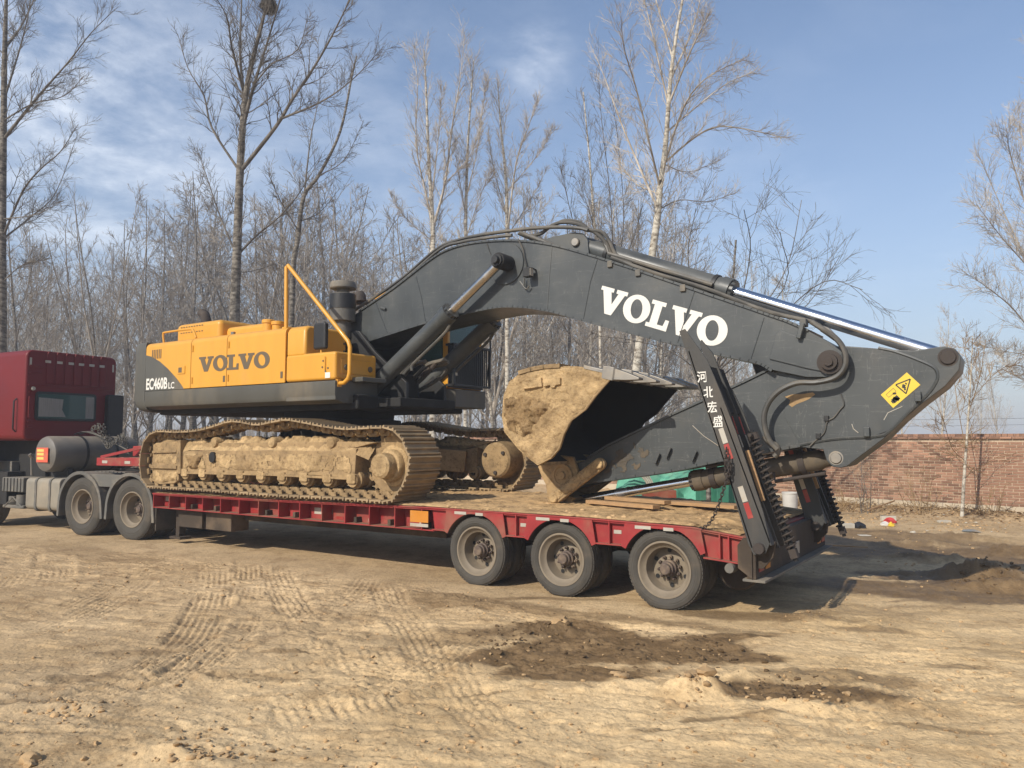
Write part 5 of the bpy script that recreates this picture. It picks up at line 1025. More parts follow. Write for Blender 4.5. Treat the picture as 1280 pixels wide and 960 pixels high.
def undercarriage_side(y0, outward, far):
    """y0 = outer shoe edge, outward = -1 for the near track, +1 for the far one"""
    Y = lambda d: y0 - outward*d
    def pz(b, pr, d0, d1): b.prism(pr, *sorted((Y(d0), Y(d1))))
    beam = prof([(228,564),(300,563),(340,562.5),(433,564),(448,560.5),(445.5,598),(400,594.5),(300,591.5),(228,589.5)], 7.66)
    fr = eb('track_frame', 'mudfine', lambda b: pz(b, beam, .12, .48), bevel=.012)
    eb('frame_lip', 'mudfine', lambda b: pz(b, prof([(226,589),(340,591.5),(446,597),(446,600),(340,594.5),(226,592)], 7.66), .10, .5), fr, bevel=.004)
    eb('top_plate', 'mudfine', lambda b: pz(b, prof([(240,563),(430,563.5),(447,559),(470,553),(452,552),(240,554)], 7.66), .16, .46), fr, bevel=.01)
    g = eb('idler_guard', 'mudfine', lambda b: pz(b, prof([(195,556),(199,553.5),(227,552),(227,600),(222,604),(204,605.5),(194,601)], 7.66), .10, .46), bevel=.015)
    eb('guard_lip', 'mudfine', lambda b: (pz(b, prof([(196,563.5),(226,562.5),(226,565.5),(196,566.5)], 7.66), .07, .12), pz(b, prof([(195,581),(227,582),(227,586),(195,585)], 7.66), .06, .12), pz(b, prof([(226,551),(231,550),(231,592),(226,592)], 7.66), .08, .3)), g, bevel=.005)
    eb('idler_wheel', 'mudfine', lambda b: b.lathe([(.08,-.14),(.30,-.13),(.36,-.12),(.40,-.09),(.40,-.05),(.43,-.045),(.43,.045),(.40,.05),(.40,.09),(.36,.12),(.30,.13),(.08,.14)], (ICX, Y(.31), WZ), 'Y', 40), smooth=35)
    sp = eb('sprocket', 'mudfine', lambda b: (b.lathe([(.10,-.05),(.40,-.05),(.40,.05),(.10,.05)], (SCX, Y(.31), WZ), 'Y', 44), [b.prism([(SCX+math.cos(a-.10)*.39, WZ+math.sin(a-.10)*.39), (SCX+math.cos(a-.05)*.455, WZ+math.sin(a-.05)*.455), (SCX+math.cos(a+.05)*.455, WZ+math.sin(a+.05)*.455), (SCX+math.cos(a+.10)*.39, WZ+math.sin(a+.10)*.39)], Y(.31)-.035, Y(.31)+.035) for a in [2*math.pi*i/21 for i in range(21)]]), smooth=30)
    k = -1 if outward < 0 else 1
    eb('final_drive', 'mud', lambda b: b.lathe([(.001,k*.33),(.13,k*.325),(.165,k*.30),(.17,k*.16),(.20,k*.15),(.215,k*.12),(.22,k*.06),(.27,k*.05),(.285,k*.02),(.285,-k*.02)], (SCX+.02, Y(.29), WZ+.0), 'Y', 36), smooth=30)
    # inner side: travel motor cover
    eb('motor_cover', 'mudfine', lambda b: b.lathe([(.30,k*.08),(.30,-k*.10),(.28,-k*.30),(.25,-k*.33),(.001,-k*.335)], (SCX-.02, Y(.40), WZ+.02), 'Y', 32), smooth=30)
    for i in range(3):
        a = .6+2.1*i; eb('cover_bolt', 'rust', lambda b: b.tube([(SCX-.02+.2*math.cos(a), Y(.40)-k*.33, WZ+.02+.2*math.sin(a)), (SCX-.02+.2*math.cos(a), Y(.40)-k*.36, WZ+.02+.2*math.sin(a))], .03, 8))
    n_r = 9
    for i in range(n_r):
        x = ICX+.62 + (SCX-.62-ICX-.62)*i/(n_r-1); ro = eb('track_roller', 'mudfine', lambda b: b.lathe([(.05,-.19),(.10,-.185),(.10,-.13),(.125,-.12),(.125,-.06),(.10,-.05),(.10,.05),(.125,.06),(.125,.12),(.10,.13),(.10,.185),(.05,.19)], (x, Y(.31), zb+.285), 'Y', 20), smooth=35)
        eb('roller_cap', 'mud', lambda b: pz(b, [(x-.085,zb+.25),(x-.06,zb+.235),(x+.06,zb+.235),(x+.085,zb+.25),(x+.08,zb+.36),(x-.08,zb+.36)], .095, .135), ro, bevel=.012)
    for x in (ICX+1.35, ICX+2.75, SCX-1.05): eb('carrier_roller', 'mud', lambda b: b.lathe([(.001,-.2),(.07,-.19),(.085,-.16),(.085,.14),(.001,.15)], (x, Y(.31), WZ+.30), 'Y', 18), smooth=35)
    if not far:
        mud_skin('caked_mud', prof([(232,565),(340,563.5),(432,565),(445,568),(444,594),(400,592),(300,589.5),(232,588)], 7.66), Y(.122), .020, .018, 301, fr, 6, .07, cut=.42, flake=.2)
        mud_skin('caked_mud', prof([(234,567),(258,567),(252,588),(240,587)], 7.66), Y(.13), .06, .018, 305, fr, 7, .05, cut=.12, m='mudrough')
        mud_skin('caked_mud', prof([(196,567),(226,566),(226,581),(196,580)], 7.66), Y(.105), .014, .02, 306, g, 7, .05, cut=.2)
        mud_skin('caked_mud', prof([(196,587),(226,588),(226,601),(204,604),(195,600)], 7.66), Y(.105), .03, .018, 307, g, 8, .05, cut=.1)
        eb('inspection_hole', 'black', lambda b: pz(b, [(xx, zz) for xx, zz in [(aY(270,571.5,7.66).x+.075*math.cos(a), aY(270,571.5,7.66).z+.085*math.sin(a)) for a in [2*math.pi*i/16 for i in range(16)]]], .08, .14), fr)
    # soil heaped on top of the frame under the chain
    xs = np.arange(xl+.75, SCX-.30, .026); ys = np.linspace(Y(.12), Y(.50), 16); X, YY = np.meshgrid(xs, ys, indexing='ij')
    base = 1.52 + .10*np.clip((X-xl-.75)/.5, 0, 1)*np.clip((SCX-.3-X)/.35, 0, 1); prof_y = np.clip(1-np.abs((YY-Y(.33))/.215)**2.2, 0, 1)
    Z = base - .06 + prof_y*(.17 + .40*np.abs(vnoise(X*2.2, YY*3, 311, 4, gain=.6)) + .20*vnoise(X*12, YY*12, 312, 4, gain=.7)); Z = np.minimum(Z, 1.80)
    b = MB(); b.v = [tuple(v) for v in np.stack([X, YY, Z], -1).reshape(-1,3)]; ny = len(ys); b.f = [(i*ny+j, (i+1)*ny+j, (i+1)*ny+j+1, i*ny+j+1) for i in range(len(xs)-1) for j in range(ny-1)]; b.build('heaped_soil', 'mud', fr, smooth=60)
undercarriage_side(NY0, -1, False); undercarriage_side(FY1, 1, True)
cx_ = (ICX+SCX)/2
cb_ = eb('car_body', 'dark', lambda b: (b.box(cx_-1.0, cx_+1.0, 8.1, 10.3, 1.35, 1.78),), bevel=.03)
for sx in (-1, 1): 
    for sy in (-1, 1): eb('carbody_leg', 'mudfine', lambda b: b.bar((cx_+sx*.7, EC+sy*.5, 1.5), (cx_+sx*1.75, EC+sy*1.2, 1.38), .45, .36), cb_, bevel=.02)
eb('slew_ring', 'dark', lambda b: b.lathe([(.001,1.75),(.95,1.75),(.95,1.92),(1.02,1.93),(1.02,2.06),(.9,2.07),(.9,2.24),(.001,2.24)], (cx_, EC, 0), 'Z', 48), smooth=35)

# ---------------------------------------------------------------- upper structure
HY0, HY1 = 7.68, 10.72; HX0, HX1 = -12.9, -8.16; ZB, ZS, ZR = 2.30, 2.585, 3.43
eb('house_floor', 'dark', lambda b: b.box(HX0-.1, HX1+.1, HY0+.35, HY1-.2, 2.18, 2.40), bevel=.03)
# counterweight: one casting, curved plan, rounded under-edge
plan = [(HX0, HY0), (HX0-.26, HY0+.01), (HX0-.40, HY0+.05), (HX0-.50, HY0+.14), (HX0-.57, HY0+.32), (HX0-.66, HY0+.75), (HX0-.72, EC)]
plan = plan + [(x, 2*EC-y) for x, y in plan[-2::-1]]
def cw(b):
    lev = [(2.22,.30,.50), (2.235,.55,.30), (2.275,.78,.14), (2.34,.92,.05), (2.44,1.0,0), (3.30,.97,.0), (3.40,.94,.0), (3.445,.86,.03), (3.455,.74,.08)]; n = len(plan); vs = []; fs = []
    for z, s, inn in lev: vs += [(HX0 + (x-HX0)*s, EC + (y-EC)*(1-inn*.25), z) for x, y in plan]
    for i in range(len(lev)-1): fs += [(i*n+j, i*n+j+1, (i+1)*n+j+1, (i+1)*n+j) for j in range(n-1)] + [(i*n+n-1, i*n, (i+1)*n, (i+1)*n+n-1)]
    fs += [tuple(range(n-1,-1,-1)), tuple(range((len(lev)-1)*n, len(lev)*n))]; b.add(vs, fs)
eb('counterweight', 'dgrey', cw, smooth=40, bevel=.02)
# side panels: upright sheet rolled over into the roof
def panel_profile(y=HY0, z0=ZS+.006, z1=ZR, r=.10, back=.9):
    p = [(y, z0), (y, z1-r)] + [(y+r-r*math.cos(rad(90*i/6)), z1-r+r*math.sin(rad(90*i/6))) for i in range(1, 7)] + [(y+back, z1)]
    return p + [(y+back, z1-.03), (y+r, z1-.03), (y+.03, z1-r), (y+.03, z0)]
cuts = [HX0+.008, -11.57, -10.62, -9.22]
for i in range(3):
    pn = eb('side_door', 'yellow', lambda b: b.prism_x(panel_profile(), cuts[i]+.006, cuts[i+1]-.006), smooth=30, bevel=.006)
    if i == 0:
        eb('grey_swoosh', 'dgrey', lambda b: b.prism(prof([(182.5,444),(190,446),(200,452),(210,461),(220,472),(226,480),(230,486.3),(181.5,489)], HY0), HY0-.003, HY0-.0005), pn)
        eb('latch_recess', 'yellow', lambda b: (b.box(-11.93,-11.72,HY0-.012,HY0+.01,2.84,2.975)), pn, bevel=.006); eb('latch', 'letterdark', lambda b: b.box(-11.895,-11.80,HY0-.0135,HY0-.0105,2.865,2.95), pn)
for x, z in ((-11.52,3.25), (-11.52,2.72), (-10.57,3.25), (-10.57,2.72)): eb('door_hinge', 'yellow', lambda b: b.tube([(x,HY0-.006,z-.05),(x,HY0-.006,z+.05)], .014, 8), smooth=40)
for x in (-10.70, -9.32): eb('door_latch', 'letterdark', lambda b: b.box(x, x+.05, HY0-.006, HY0, 2.66, 2.76), bevel=.004)
for i in range(6): eb('vent_slot', 'letterdark', lambda b: b.box(-12.70+i*.05, -12.675+i*.05, HY0-.004, HY0, 3.14, 3.30))
eb('small_notice', 'white', lambda b: b.box(-8.36, -8.26, HY0-.003, HY0-.0005, 2.62, 2.70))
for px, py in ((404,451),(403,459),(410,460),(407,464)): eb('bolt', 'letterdark', lambda b: b.lathe([(.001,-.008),(.014,-.008),(.016,0)], (aY(px,py,HY0).x, HY0, aY(px,py,HY0).z), 'Y', 8))
eb('roof_deck', 'yellow', lambda b: b.box(HX0+.01, -9.24, HY0+.91, HY1-.05, ZR-.05, ZR-.004), bevel=.01)
eb('far_side_panel', 'yellow', lambda b: b.box(HX0+.01, -9.9, HY1-.04, HY1, ZS, ZR-.05), bevel=.02)
eb('engine_bay', 'dark', lambda b: b.box(HX0+.05, -9.4, HY0+.08, HY1-.08, 2.42, ZR-.06))
eb('skirt', 'dgrey', lambda b: b.prism_x([(HY0+.004,ZS-.004),(HY0+.004,ZB+.07),(HY0+.03,ZB+.015),(HY0+.16,ZB-.03),(HY0+.5,ZB-.03),(HY0+.5,ZS-.004)], HX0+.005, HX1), smooth=30, bevel=.006)
# storage box and tank in front
tk = eb('fuel_tank', 'yellow', lambda b: b.box(-9.215, HX1, HY0, HY0+.84, ZS+.006, 3.0), bevel=.045, seg=3)
eb('tank_lid', 'yellow', lambda b: b.box(HX1-.01, HX1+.012, HY0+.10, HY0+.76, ZS+.10, 2.90), tk, bevel=.012)
for y in (.2, .68): eb('lid_lock', 'letterdark', lambda b: b.lathe([(.001,.02),(.04,.02),(.045,0)], (HX1+.01, HY0+y, 2.78), 'X', 12), tk, smooth=40)
eb('tank_base', 'dgrey', lambda b: b.box(-9.2, HX1+.004, HY0+.006, HY0+.86, ZB, ZS-.002), bevel=.02)
eb('step_ledge', 'dgrey', lambda b: b.box(HX1-.02, HX1+.20, HY0+.34, HY0+.84, ZS-.01, ZS+.06), bevel=.012)
up_ = eb('upper_tank', 'yellow', lambda b: b.prism_x([(HY0+.004,2.96),(HY0+.004,3.33),(HY0+.035,3.40),(HY0+.10,3.425),(HY0+.84,3.425),(HY0+.84,2.96)], -9.212, -8.80), bevel=.05, seg=3)
for z in (3.10, 3.22, 3.33): 
    for y in (.22, .78): eb('cover_bolt', 'letterdark', lambda b: b.lathe([(.001,.012),(.018,.012),(.022,0)], (-8.80, HY0+y, z), 'X', 10), up_)
# hood humps, caps, exhaust, rails
eb('engine_hood', 'yellow', lambda b: b.box(-12.55, -11.30, 8.02, 10.3, ZR-.02, 3.775), bevel=.09, seg=4)
for i in range(9):
    for j in range(2): eb('louvre', 'letterdark', lambda b: b.box(-12.40+i*.075, -12.365+i*.075, 8.013, 8.022, 3.60+.1*j, 3.615+.1*j))
eb('front_hood', 'yellow', lambda b: b.box(-11.29, -10.25, 8.12, 9.9, ZR-.02, 3.64), bevel=.08, seg=4)
eb('hood_latch', 'steel', lambda b: b.box(-10.95, -10.88, 7.98, 8.03, 3.44, 3.52), bevel=.006)
for x, y, z in ((-10.02,8.0,3.64), (-9.82,8.02,3.60)): eb('filler_cap', 'yellow', lambda b: b.lathe([(.09,ZR-.02),(.09,z-.06),(.105,z-.055),(.105,z-.01),(.095,z),(.001,z)], (x, y, 0), 'Z', 18), smooth=35)
eb('exhaust_pipe', 'rust', lambda b: b.tube([(-12.75,8.75,3.5), (-12.75,8.75,3.98), (-12.79,8.75,4.07), (-12.89,8.75,4.12)], [.095,.095,.09,.085], 14), smooth=40)
hp = [(-12.55,7.80,3.42), (-12.58,7.80,3.58), (-12.5,7.80,3.61), (-11.82,7.80,3.61), (-11.70,7.80,3.57), (-11.62,7.80,3.45)]
eb('roof_handrail', 'yellow', lambda b: b.tube(smooth_path(hp, 4), .018, 8), smooth=40)
A_ = [(-9.31,7.76,3.40), (-9.335,7.76,4.36), (-9.30,7.76,4.385), (-7.99,7.76,3.13), (-7.955,7.76,3.05), (-7.955,7.76,2.68), (-7.98,7.76,2.60), (-8.06,7.76,2.545), (-8.18,7.76,2.54)]
gr = eb('grab_rail', 'yellow', lambda b: b.tube(A_, .031, 10), smooth=40)
eb('rail_foot', 'yellow', lambda b: (b.box(-8.20,-8.15,7.72,7.80,2.49,2.60), b.box(-9.36,-9.26,7.72,7.80,3.41,3.44)), gr, bevel=.004, split=True)
mi = eb('mirror', 'black', lambda b: b.box(-8.68, -8.42, 7.72, 7.80, 3.05, 3.44), bevel=.035, seg=3)
eb('mirror_stem', 'yellow', lambda b: b.tube([(-8.55,7.77,3.20), (-8.55,7.77,3.02), (-8.50,7.73,2.97), (-8.36,7.672,2.92), (-8.36,7.672,2.74)], .014, 6), mi, smooth=40)
pc = eb('pre_cleaner', 'plate', lambda b: b.lathe([(.13,3.35),(.13,3.60),(.20,3.62),(.20,3.80),(.205,3.805),(.205,4.05),(.12,4.07),(.10,4.08),(.10,4.13),(.20,4.135),(.21,4.15),(.205,4.21),(.19,4.245),(.10,4.26),(.001,4.262)], (-9.05, 8.66, 0), 'Z', 32), smooth=30)
eb('cleaner_bowl', 'black', lambda b: b.lathe([(.208,3.81),(.208,4.045)], (-9.05, 8.66, 0), 'Z', 32), pc, smooth=30)
# deck between tank and cab: dark pumps, valve block, frame of the boom foot
eb('boom_foot_frame', 'black', lambda b: (b.prism([(-9.9,2.35),(-7.75,2.35),(-7.75,2.6),(-8.4,3.1),(-8.75,3.45),(-9.15,3.5),(-9.5,3.1)], 8.72, 8.78), b.prism([(-9.9,2.35),(-7.75,2.35),(-7.75,2.6),(-8.4,3.1),(-8.75,3.45),(-9.15,3.5),(-9.5,3.1)], 9.62, 9.68)), bevel=.01, split=True)
eb('valve_block', 'dark', lambda b: (b.box(-9.2,-8.35,8.85,9.55,2.4,2.95), b.box(-8.3,-8.0,8.9,9.3,2.4,2.75), b.box(-9.9,-9.3,8.9,9.6,2.4,3.2)), bevel=.02, split=True)
eb('front_floor', 'dark', lambda b: b.box(-8.4,-7.62,8.45,9.75,2.22,2.36), bevel=.02)

# ---------------------------------------------------------------- cab (far side)
CX0, CX1, CY0, CY1 = -9.40, -7.76, 9.76, 10.70
base_ = eb('cab_base', 'dgrey', lambda b: b.prism_z([(CX0,CY0-.12),(CX1-.25,CY0-.12),(CX1+.05,CY0+.10),(CX1+.05,CY1),(CX0,CY1)], 2.26, 2.56), bevel=.02)
cabx = eb('cab', 'yellow', lambda b: (b.prism_x(rr_box(CY0,CY1,2.57,3.02,.04), CX0, CX1-.02), b.box(CX0,CX0+.10,CY0,CY1,3.0,4.1), b.box(CX1-.14,CX1-.04,CY0,CY0+.07,3.0,4.1), b.box(CX1-.12,CX1-.04,CY1-.07,CY1,3.0,4.1), b.box(CX0+.72,CX0+.82,CY0,CY0+.06,3.0,4.1), b.box(CX0+.72,CX0+.82,CY1-.06,CY1,3.0,4.1)), bevel=.012)
eb('cab_roof', 'yellow', lambda b: b.box(CX0-.05,CX1,CY0-.02,CY1+.02,4.08,4.30), cabx, bevel=.09, seg=4)
for nm, f in (('side_window', lambda b: b.box(CX0+.10,CX0+.72,CY0+.02,CY0+.03,3.02,4.08)), ('side_window', lambda b: b.box(CX0+.82,CX1-.14,CY0+.02,CY0+.03,3.02,4.08)), ('side_window', lambda b: b.box(CX0+.10,CX1-.14,CY1-.03,CY1-.02,3.02,4.08)), ('windscreen', lambda b: b.box(CX1-.06,CX1-.05,CY0+.07,CY1-.07,2.70,4.08))): eb(nm, 'glass', f, cabx)
eb('seat', 'black', lambda b: (b.box(-9.1,-8.5,9.95,10.5,2.95,3.15), b.box(-9.2,-9.05,9.95,10.5,3.1,3.85)), cabx, bevel=.05)
eb('front_panel', 'black', lambda b: b.box(CX1-.03,CX1-.012,CY0,CY1,2.58,3.30), cabx)
gu = eb('front_guard', 'black', lambda b: [b.bar(p, q, .035, .035) for p, q in (((CX1+.10,CY0-.02,2.62),(CX1+.10,CY1+.03,2.62)), ((CX1+.10,CY0-.02,3.27),(CX1+.10,CY1+.03,3.27)), ((CX1+.10,CY0-.02,2.62),(CX1+.10,CY0-.02,3.27)), ((CX1+.10,CY1+.03,2.62),(CX1+.10,CY1+.03,3.27)), ((CX1-.05,CY1+.03,3.27),(CX1+.10,CY1+.03,3.27)), ((CX1-.05,CY0-.02,3.27),(CX1+.10,CY0-.02,3.27)), ((CX1-.05,CY0-.02,2.62),(CX1+.10,CY0-.02,2.62)))], cabx)
for i in range(17): 
    y = CY0+.03+i*(CY1-CY0-.03)/17; eb('guard_bar', 'black', lambda b: b.bar((CX1+.10,y,2.63),(CX1+.10,y,3.26), .014, .022), gu)
eb('mirror_pole', 'black', lambda b: b.tube([(CX1+.02,CY1+.06,2.75),(CX1+.06,CY1+.12,3.2),(CX1+.05,CY1+.10,3.9)], .014, 6), cabx, smooth=40)
eb('beacon', 'rust', lambda b: (b.lathe([(.10,0),(.12,.02),(.10,.14),(.06,.19),(.001,.2)], (-9.62, 9.6, 4.12), 'Z', 14), b.bar((-9.75,9.5,4.1),(-9.4,9.8,4.1),.06,.04)), smooth=40)

# ---------------------------------------------------------------- boom
BY0, BY1 = 8.85, 9.55; BC = (BY0+BY1)/2
BOOM = [(432,424),(427,414),(430,404),(450,389),(490,362),(516,342),(538,325),(556,314),(580,306),(612,301.5),(650,301),(690,306),(735,318),(780,332),(830,349),(880,366),(930,383),(962,394),(985,402),(1010,413),(1038,428),(1054,440),(1060,454),(1054,467),(1038,472),(1008,472),(965,463),(946,453),(902,443.5),(852,431.5),(800,419),(740,403.5),(700,392),(677,387),(655,384),(629,383.5),(605,387),(580,392.5),(535,403),(490,417),(455,428),(440,431)]
BP = prof(BOOM, BY0)
def inset(pr, d):
    n = len(pr); A = sum(pr[i][0]*pr[(i+1)%n][1] - pr[(i+1)%n][0]*pr[i][1] for i in range(n)); s = 1 if A > 0 else -1; out = []
    for i in range(n):
        a = Vector(pr[i-1]); p = Vector(pr[i]); c = Vector(pr[(i+1) % n]); t = ((p-a).normalized() + (c-p).normalized()); t = t.normalized() if t.length > 1e-6 else (c-p).normalized(); out.append((p.x - s*t.y*d, p.y + s*t.x*d))
    return out
BI = inset(BP, .006)
boom = eb('boom', 'boomgrey', lambda b: b.prism(BI, BY0, BY1), bevel=.004)
# top and bottom chord plates standing proud of the webs
def chord(b, pts, y0, y1, th):
    for (xa,za), (xb,zb) in zip(pts[:-1], pts[1:]):
        d = Vector((xb-xa, zb-za)).normalized(); n = Vector((-d.y, d.x))*th/2; e = d*.004
        b.prism([(xa-e.x-n.x,za-e.y-n.y),(xb+e.x-n.x,zb+e.y-n.y),(xb+e.x+n.x,zb+e.y+n.y),(xa-e.x+n.x,za-e.y+n.y)], y0, y1)
top_p = smooth_path([Vector((x,0,z)) for x, z in BP[3:20]], 4); bot_p = smooth_path([Vector((x,0,z)) for x, z in BP[26:]], 4)
eb('top_chord', 'boomgrey', lambda b: chord(b, [(p.x,p.z) for p in top_p], BY0-.022, BY1+.022, .026), boom); eb('bottom_chord', 'boomgrey', lambda b: chord(b, [(p.x,p.z) for p in bot_p], BY0-.028, BY1+.028, .03), boom)
# welded seams and doubler plate at the arm end
for pts in ([(868,364),(857,398),(847,428)], [(690,308),(687,340),(684,386)], [(470,378),(478,400),(484,416)], [(747,323),(738,352),(729,400)], [(955,397),(946,425),(938,450)], [(520,345),(527,372),(532,402)]): eb('weld_seam', 'boomgrey', lambda b: b.tube([(x, BY0, z) for x, z in prof(pts, BY0)], .008, 5), boom)
dbl = prof([(962,449),(970,418),(976,413),(998,421),(1034,430),(1052,442),(1057,455),(1050,466),(1036,466),(1010,461)], BY0)
eb('doubler_plate', 'boomgrey', lambda b: b.prism(dbl, BY0-.02, BY0+.005), boom, bevel=.006)
def pin(b, c, r, y, out, n=20): b.lathe([(r*1.75,0),(r*1.75,-out*.3),(r*1.2,-out*.35),(r*1.15,-out*.7),(r*.6,-out*.72),(r*.6,-out),(.001,-out)], (c[0], y, c[1]), 'Y', n)
c = prof([(1038,453)], BY0)[0]; eb('pin', 'rust', lambda b: (pin(b, c, .075, BY0-.02, .10), pin(b, c, .075, BY1+.12, .1)), boom, smooth=35, split=True)
eb('far_doubler', 'boomgrey', lambda b: b.prism(dbl, BY1-.005, BY1+.02), boom, bevel=.006)
# lamp and its cable on the web
lx, lz = prof([(661,341)], BY0-.10)[0]
la = eb('work_lamp', 'black', lambda b: (b.box(lx-.055, lx+.055, BY0-.17, BY0-.07, lz-.065, lz+.065), b.bar((lx+.05,BY0-.12,lz+.06),(lx+.05,BY0,lz+.05),.03,.02)), boom, bevel=.015)
eb('lamp_lens', 'tapew', lambda b: b.box(lx+.055, lx+.06, BY0-.16, BY0-.08, lz-.05, lz+.05), la)
eb('lamp_cable', 'hose', lambda b: (b.tube(smooth_path([(x,BY0-.03,z) for x,z in prof([(649,299),(655,312),(657,322),(660,334)], BY0)],4), .010, 5), b.tube(smooth_path([(x,BY0-.05,z) for x,z in prof([(658,348),(657,357),(652,352),(660,362),(664,358)], BY0)],4), .010, 5), b.tube(smooth_path([(x,BY0-.015,z) for x,z in prof([(609,304),(614,318),(620,326)], BY0)],3), .005, 4)), la, smooth=50, split=True)
for px, py in ((480,386),): 
    c = prof([(px,py)], BY0)[0]; eb('grease_block', 'boomgrey', lambda b: b.tube([(c[0]-.05,BY0-.02,c[1]+.015),(c[0]+.05,BY0-.02,c[1]-.015)], .022, 8), boom, smooth=40)
eb('cylinder_boss', 'boomgrey', lambda b: b.lathe([(.30,0),(.29,-.02),(.001,-.022)], (prof([(633,330)], BY0)[0][0], BY0, prof([(633,330)], BY0)[0][1]), 'Y', 32), boom, smooth=30)
# lettering built from its own letter shapes
LV = [(0,1),(.54,1),(.54,.85),(.45,.85),(.60,.40),(.75,.85),(.66,.85),(.66,1),(1.12,1),(1.12,.85),(1.02,.85),(.70,0),(.42,0),(.10,.85),(0,.85)]
LL = [(0,1),(.56,1),(.56,.85),(.43,.85),(.43,.16),(.66,.16),(.70,.40),(.84,.40),(.84,0),(0,0),(0,.15),(.13,.15),(.13,.85),(0,.85)]
def letters(parent, tl, ux, uz, m, y, th=.003):
    """V O L V O set along ux (whole width) hanging below the top line, uz = height vector"""
    tot = 1.12+1.06+.84+1.12+1.06-.10; x = 0
    for ch, w in (('V',1.12), ('O',1.06), ('L',.84), ('V',1.12), ('O',1.06)):
        f = lambda u, v: (tl[0] + ux[0]*(x+u)/tot + uz[0]*(v-1), tl[1] + ux[1]*(x+u)/tot + uz[1]*(v-1)); b = MB()
        if ch == 'O':
            n = 32; O_ = [f(.53+.54*math.cos(2*math.pi*i/n), .5+.535*math.sin(2*math.pi*i/n)) for i in range(n)]; I_ = [f(.53+.235*math.cos(2*math.pi*i/n)-.05*math.sin(2*math.pi*i/n), .5+.36*math.sin(2*math.pi*i/n)) for i in range(n)]
            vs = [(a, y-th, c) for a, c in O_+I_] + [(a, y, c) for a, c in O_+I_]; fs = []
            for i in range(n): j = (i+1) % n; fs += [(i,j,n+j,n+i), (2*n+i,3*n+i,3*n+j,2*n+j), (i,2*n+i,2*n+j,j), (n+i,n+j,3*n+j,3*n+i)]
            b.add(vs, fs)
        else: b.prism([f(u, v) for u, v in (LV if ch == 'V' else LL)], y-th, y)
        b.build('letter', m, parent); x += w - .025
p0, p1, p2 = prof([(753,357),(914,401),(768,388)], BY0-.002)
ux = Vector(p1)-Vector(p0); un = Vector((-ux.y, ux.x)).normalized(); letters(boom, p0, ux, un*.335, 'white', BY0-.001)
letters(pn, (-11.345,3.095), (1.77,-.015), (.0,.245), 'letterdark', HY0-.0005)
put_text('lettering', 'EC460B', 'white', exc, (-12.535, HY0-.0045, 2.695), (1,0,0), (0,0,1), .195, .265, .03); put_text('lettering', 'LC', 'white', exc, (-12.10, HY0-.0045, 2.655), (1,0,0), (0,0,1), .15, .15, .02)

# boom cylinders
def cylinder(name, a, b_, r, r_rod, split, y, rodm='chrome', barrel='boomgrey'):
    a = Vector((a[0], y, a[1])); b_ = Vector((b_[0], y, b_[1])); d = (b_-a).normalized(); L = (b_-a).length; s = a + d*(L*split)
    o = eb(name, barrel, lambda m: (m.tube([a, a+d*.10, a+d*.14, s-d*.14, s-d*.135, s-d*.02, s-d*.015, s+d*.03], [r*.8, r*.8, r, r, r*1.14, r*1.14, r*.98, r*.98], 24),), smooth=30)
    eb('rod', rodm, lambda m: m.tube([s, b_], r_rod, 20), o, smooth=40)
    eb('gland_bolts', 'black', lambda m: [m.tube([s-d*.03+q, s+d*.025+q] , .014, 6) for q in [(Vector((0,1,0))*math.cos(t) + d.cross(Vector((0,1,0)))*math.sin(t))*r*.98 for t in [2*math.pi*i/12 for i in range(12)]]], o)['kind'] = 'stuff'
    return o, a, b_, d, s
for i, y in enumerate((BY0-.19, BY1+.19)):
    a = prof([(456,495)], 8.66)[0]; b_ = prof([(627,327)], 8.66)[0]
    o, A, B, d, s = cylinder('boom_cylinder', a, b_, .125, .062, .655, y, 'rodrust')
    eb('rod_eye', 'dark', lambda m: m.lathe([(.001,-.10),(.105,-.10),(.11,-.09),(.11,.16),(.001,.16)] if i == 0 else [(.001,-.16),(.11,-.16),(.11,.10),(.001,.10)], B, 'Y', 20), o, smooth=35)
    eb('pin', 'black', lambda m: (m.lathe([(.001,-.05),(.05,-.05),(.055,-.04),(.055,0),(.085,.0),(.085,.05)], B - Vector((0,.13,0)), 'Y', 14), m.tube([B - Vector((0,.1,0)), B + Vector((0,.22 if i == 0 else -.22,0))], .075, 14)), o, smooth=35)
    nrm = d.cross(Vector((0,1,0))); nrm = nrm if nrm.z < 0 else -nrm
    eb('oil_pipe', 'hose', lambda m: m.tube(smooth_path([s-d*.12+nrm*.15, s-d*.3+nrm*.19, s-d*.9+nrm*.19, s-d*1.02+nrm*.2, s-d*1.06+nrm*.26], 4), .024, 8), o, smooth=40)
# arm cylinder on top of the boom
br = prof([(664,303),(690,295),(716,289.5),(727,291),(733,299),(735,320)], BY0+.16)
for y in (BC-.16, BC+.12): eb('cylinder_bracket', 'boomgrey', lambda b: b.prism(br, y, y+.05), boom, bevel=.008)
c = prof([(720,303)], BC-.16)[0]; eb('pin', 'steel', lambda b: b.lathe([(.001,-.03),(.05,-.03),(.06,-.02),(.06,.45)], (c[0], BC-.17, c[1]), 'Y', 18), boom, smooth=35)
ac, A, B, d, s = cylinder('arm_cylinder', prof([(722,306)], BC)[0], prof([(1186,447)], BC)[0], .135, .075, .485, BC, 'chrome')
eb('cylinder_band', 'black', lambda m: [m.tube([A+d*t, A+d*(t+.05)], .15, 20) for t in (.5, 2.05)], ac, smooth=30, split=True)
nz_ = Vector((-d.z, 0, d.x)); nz_ = nz_ if nz_.z > 0 else -nz_
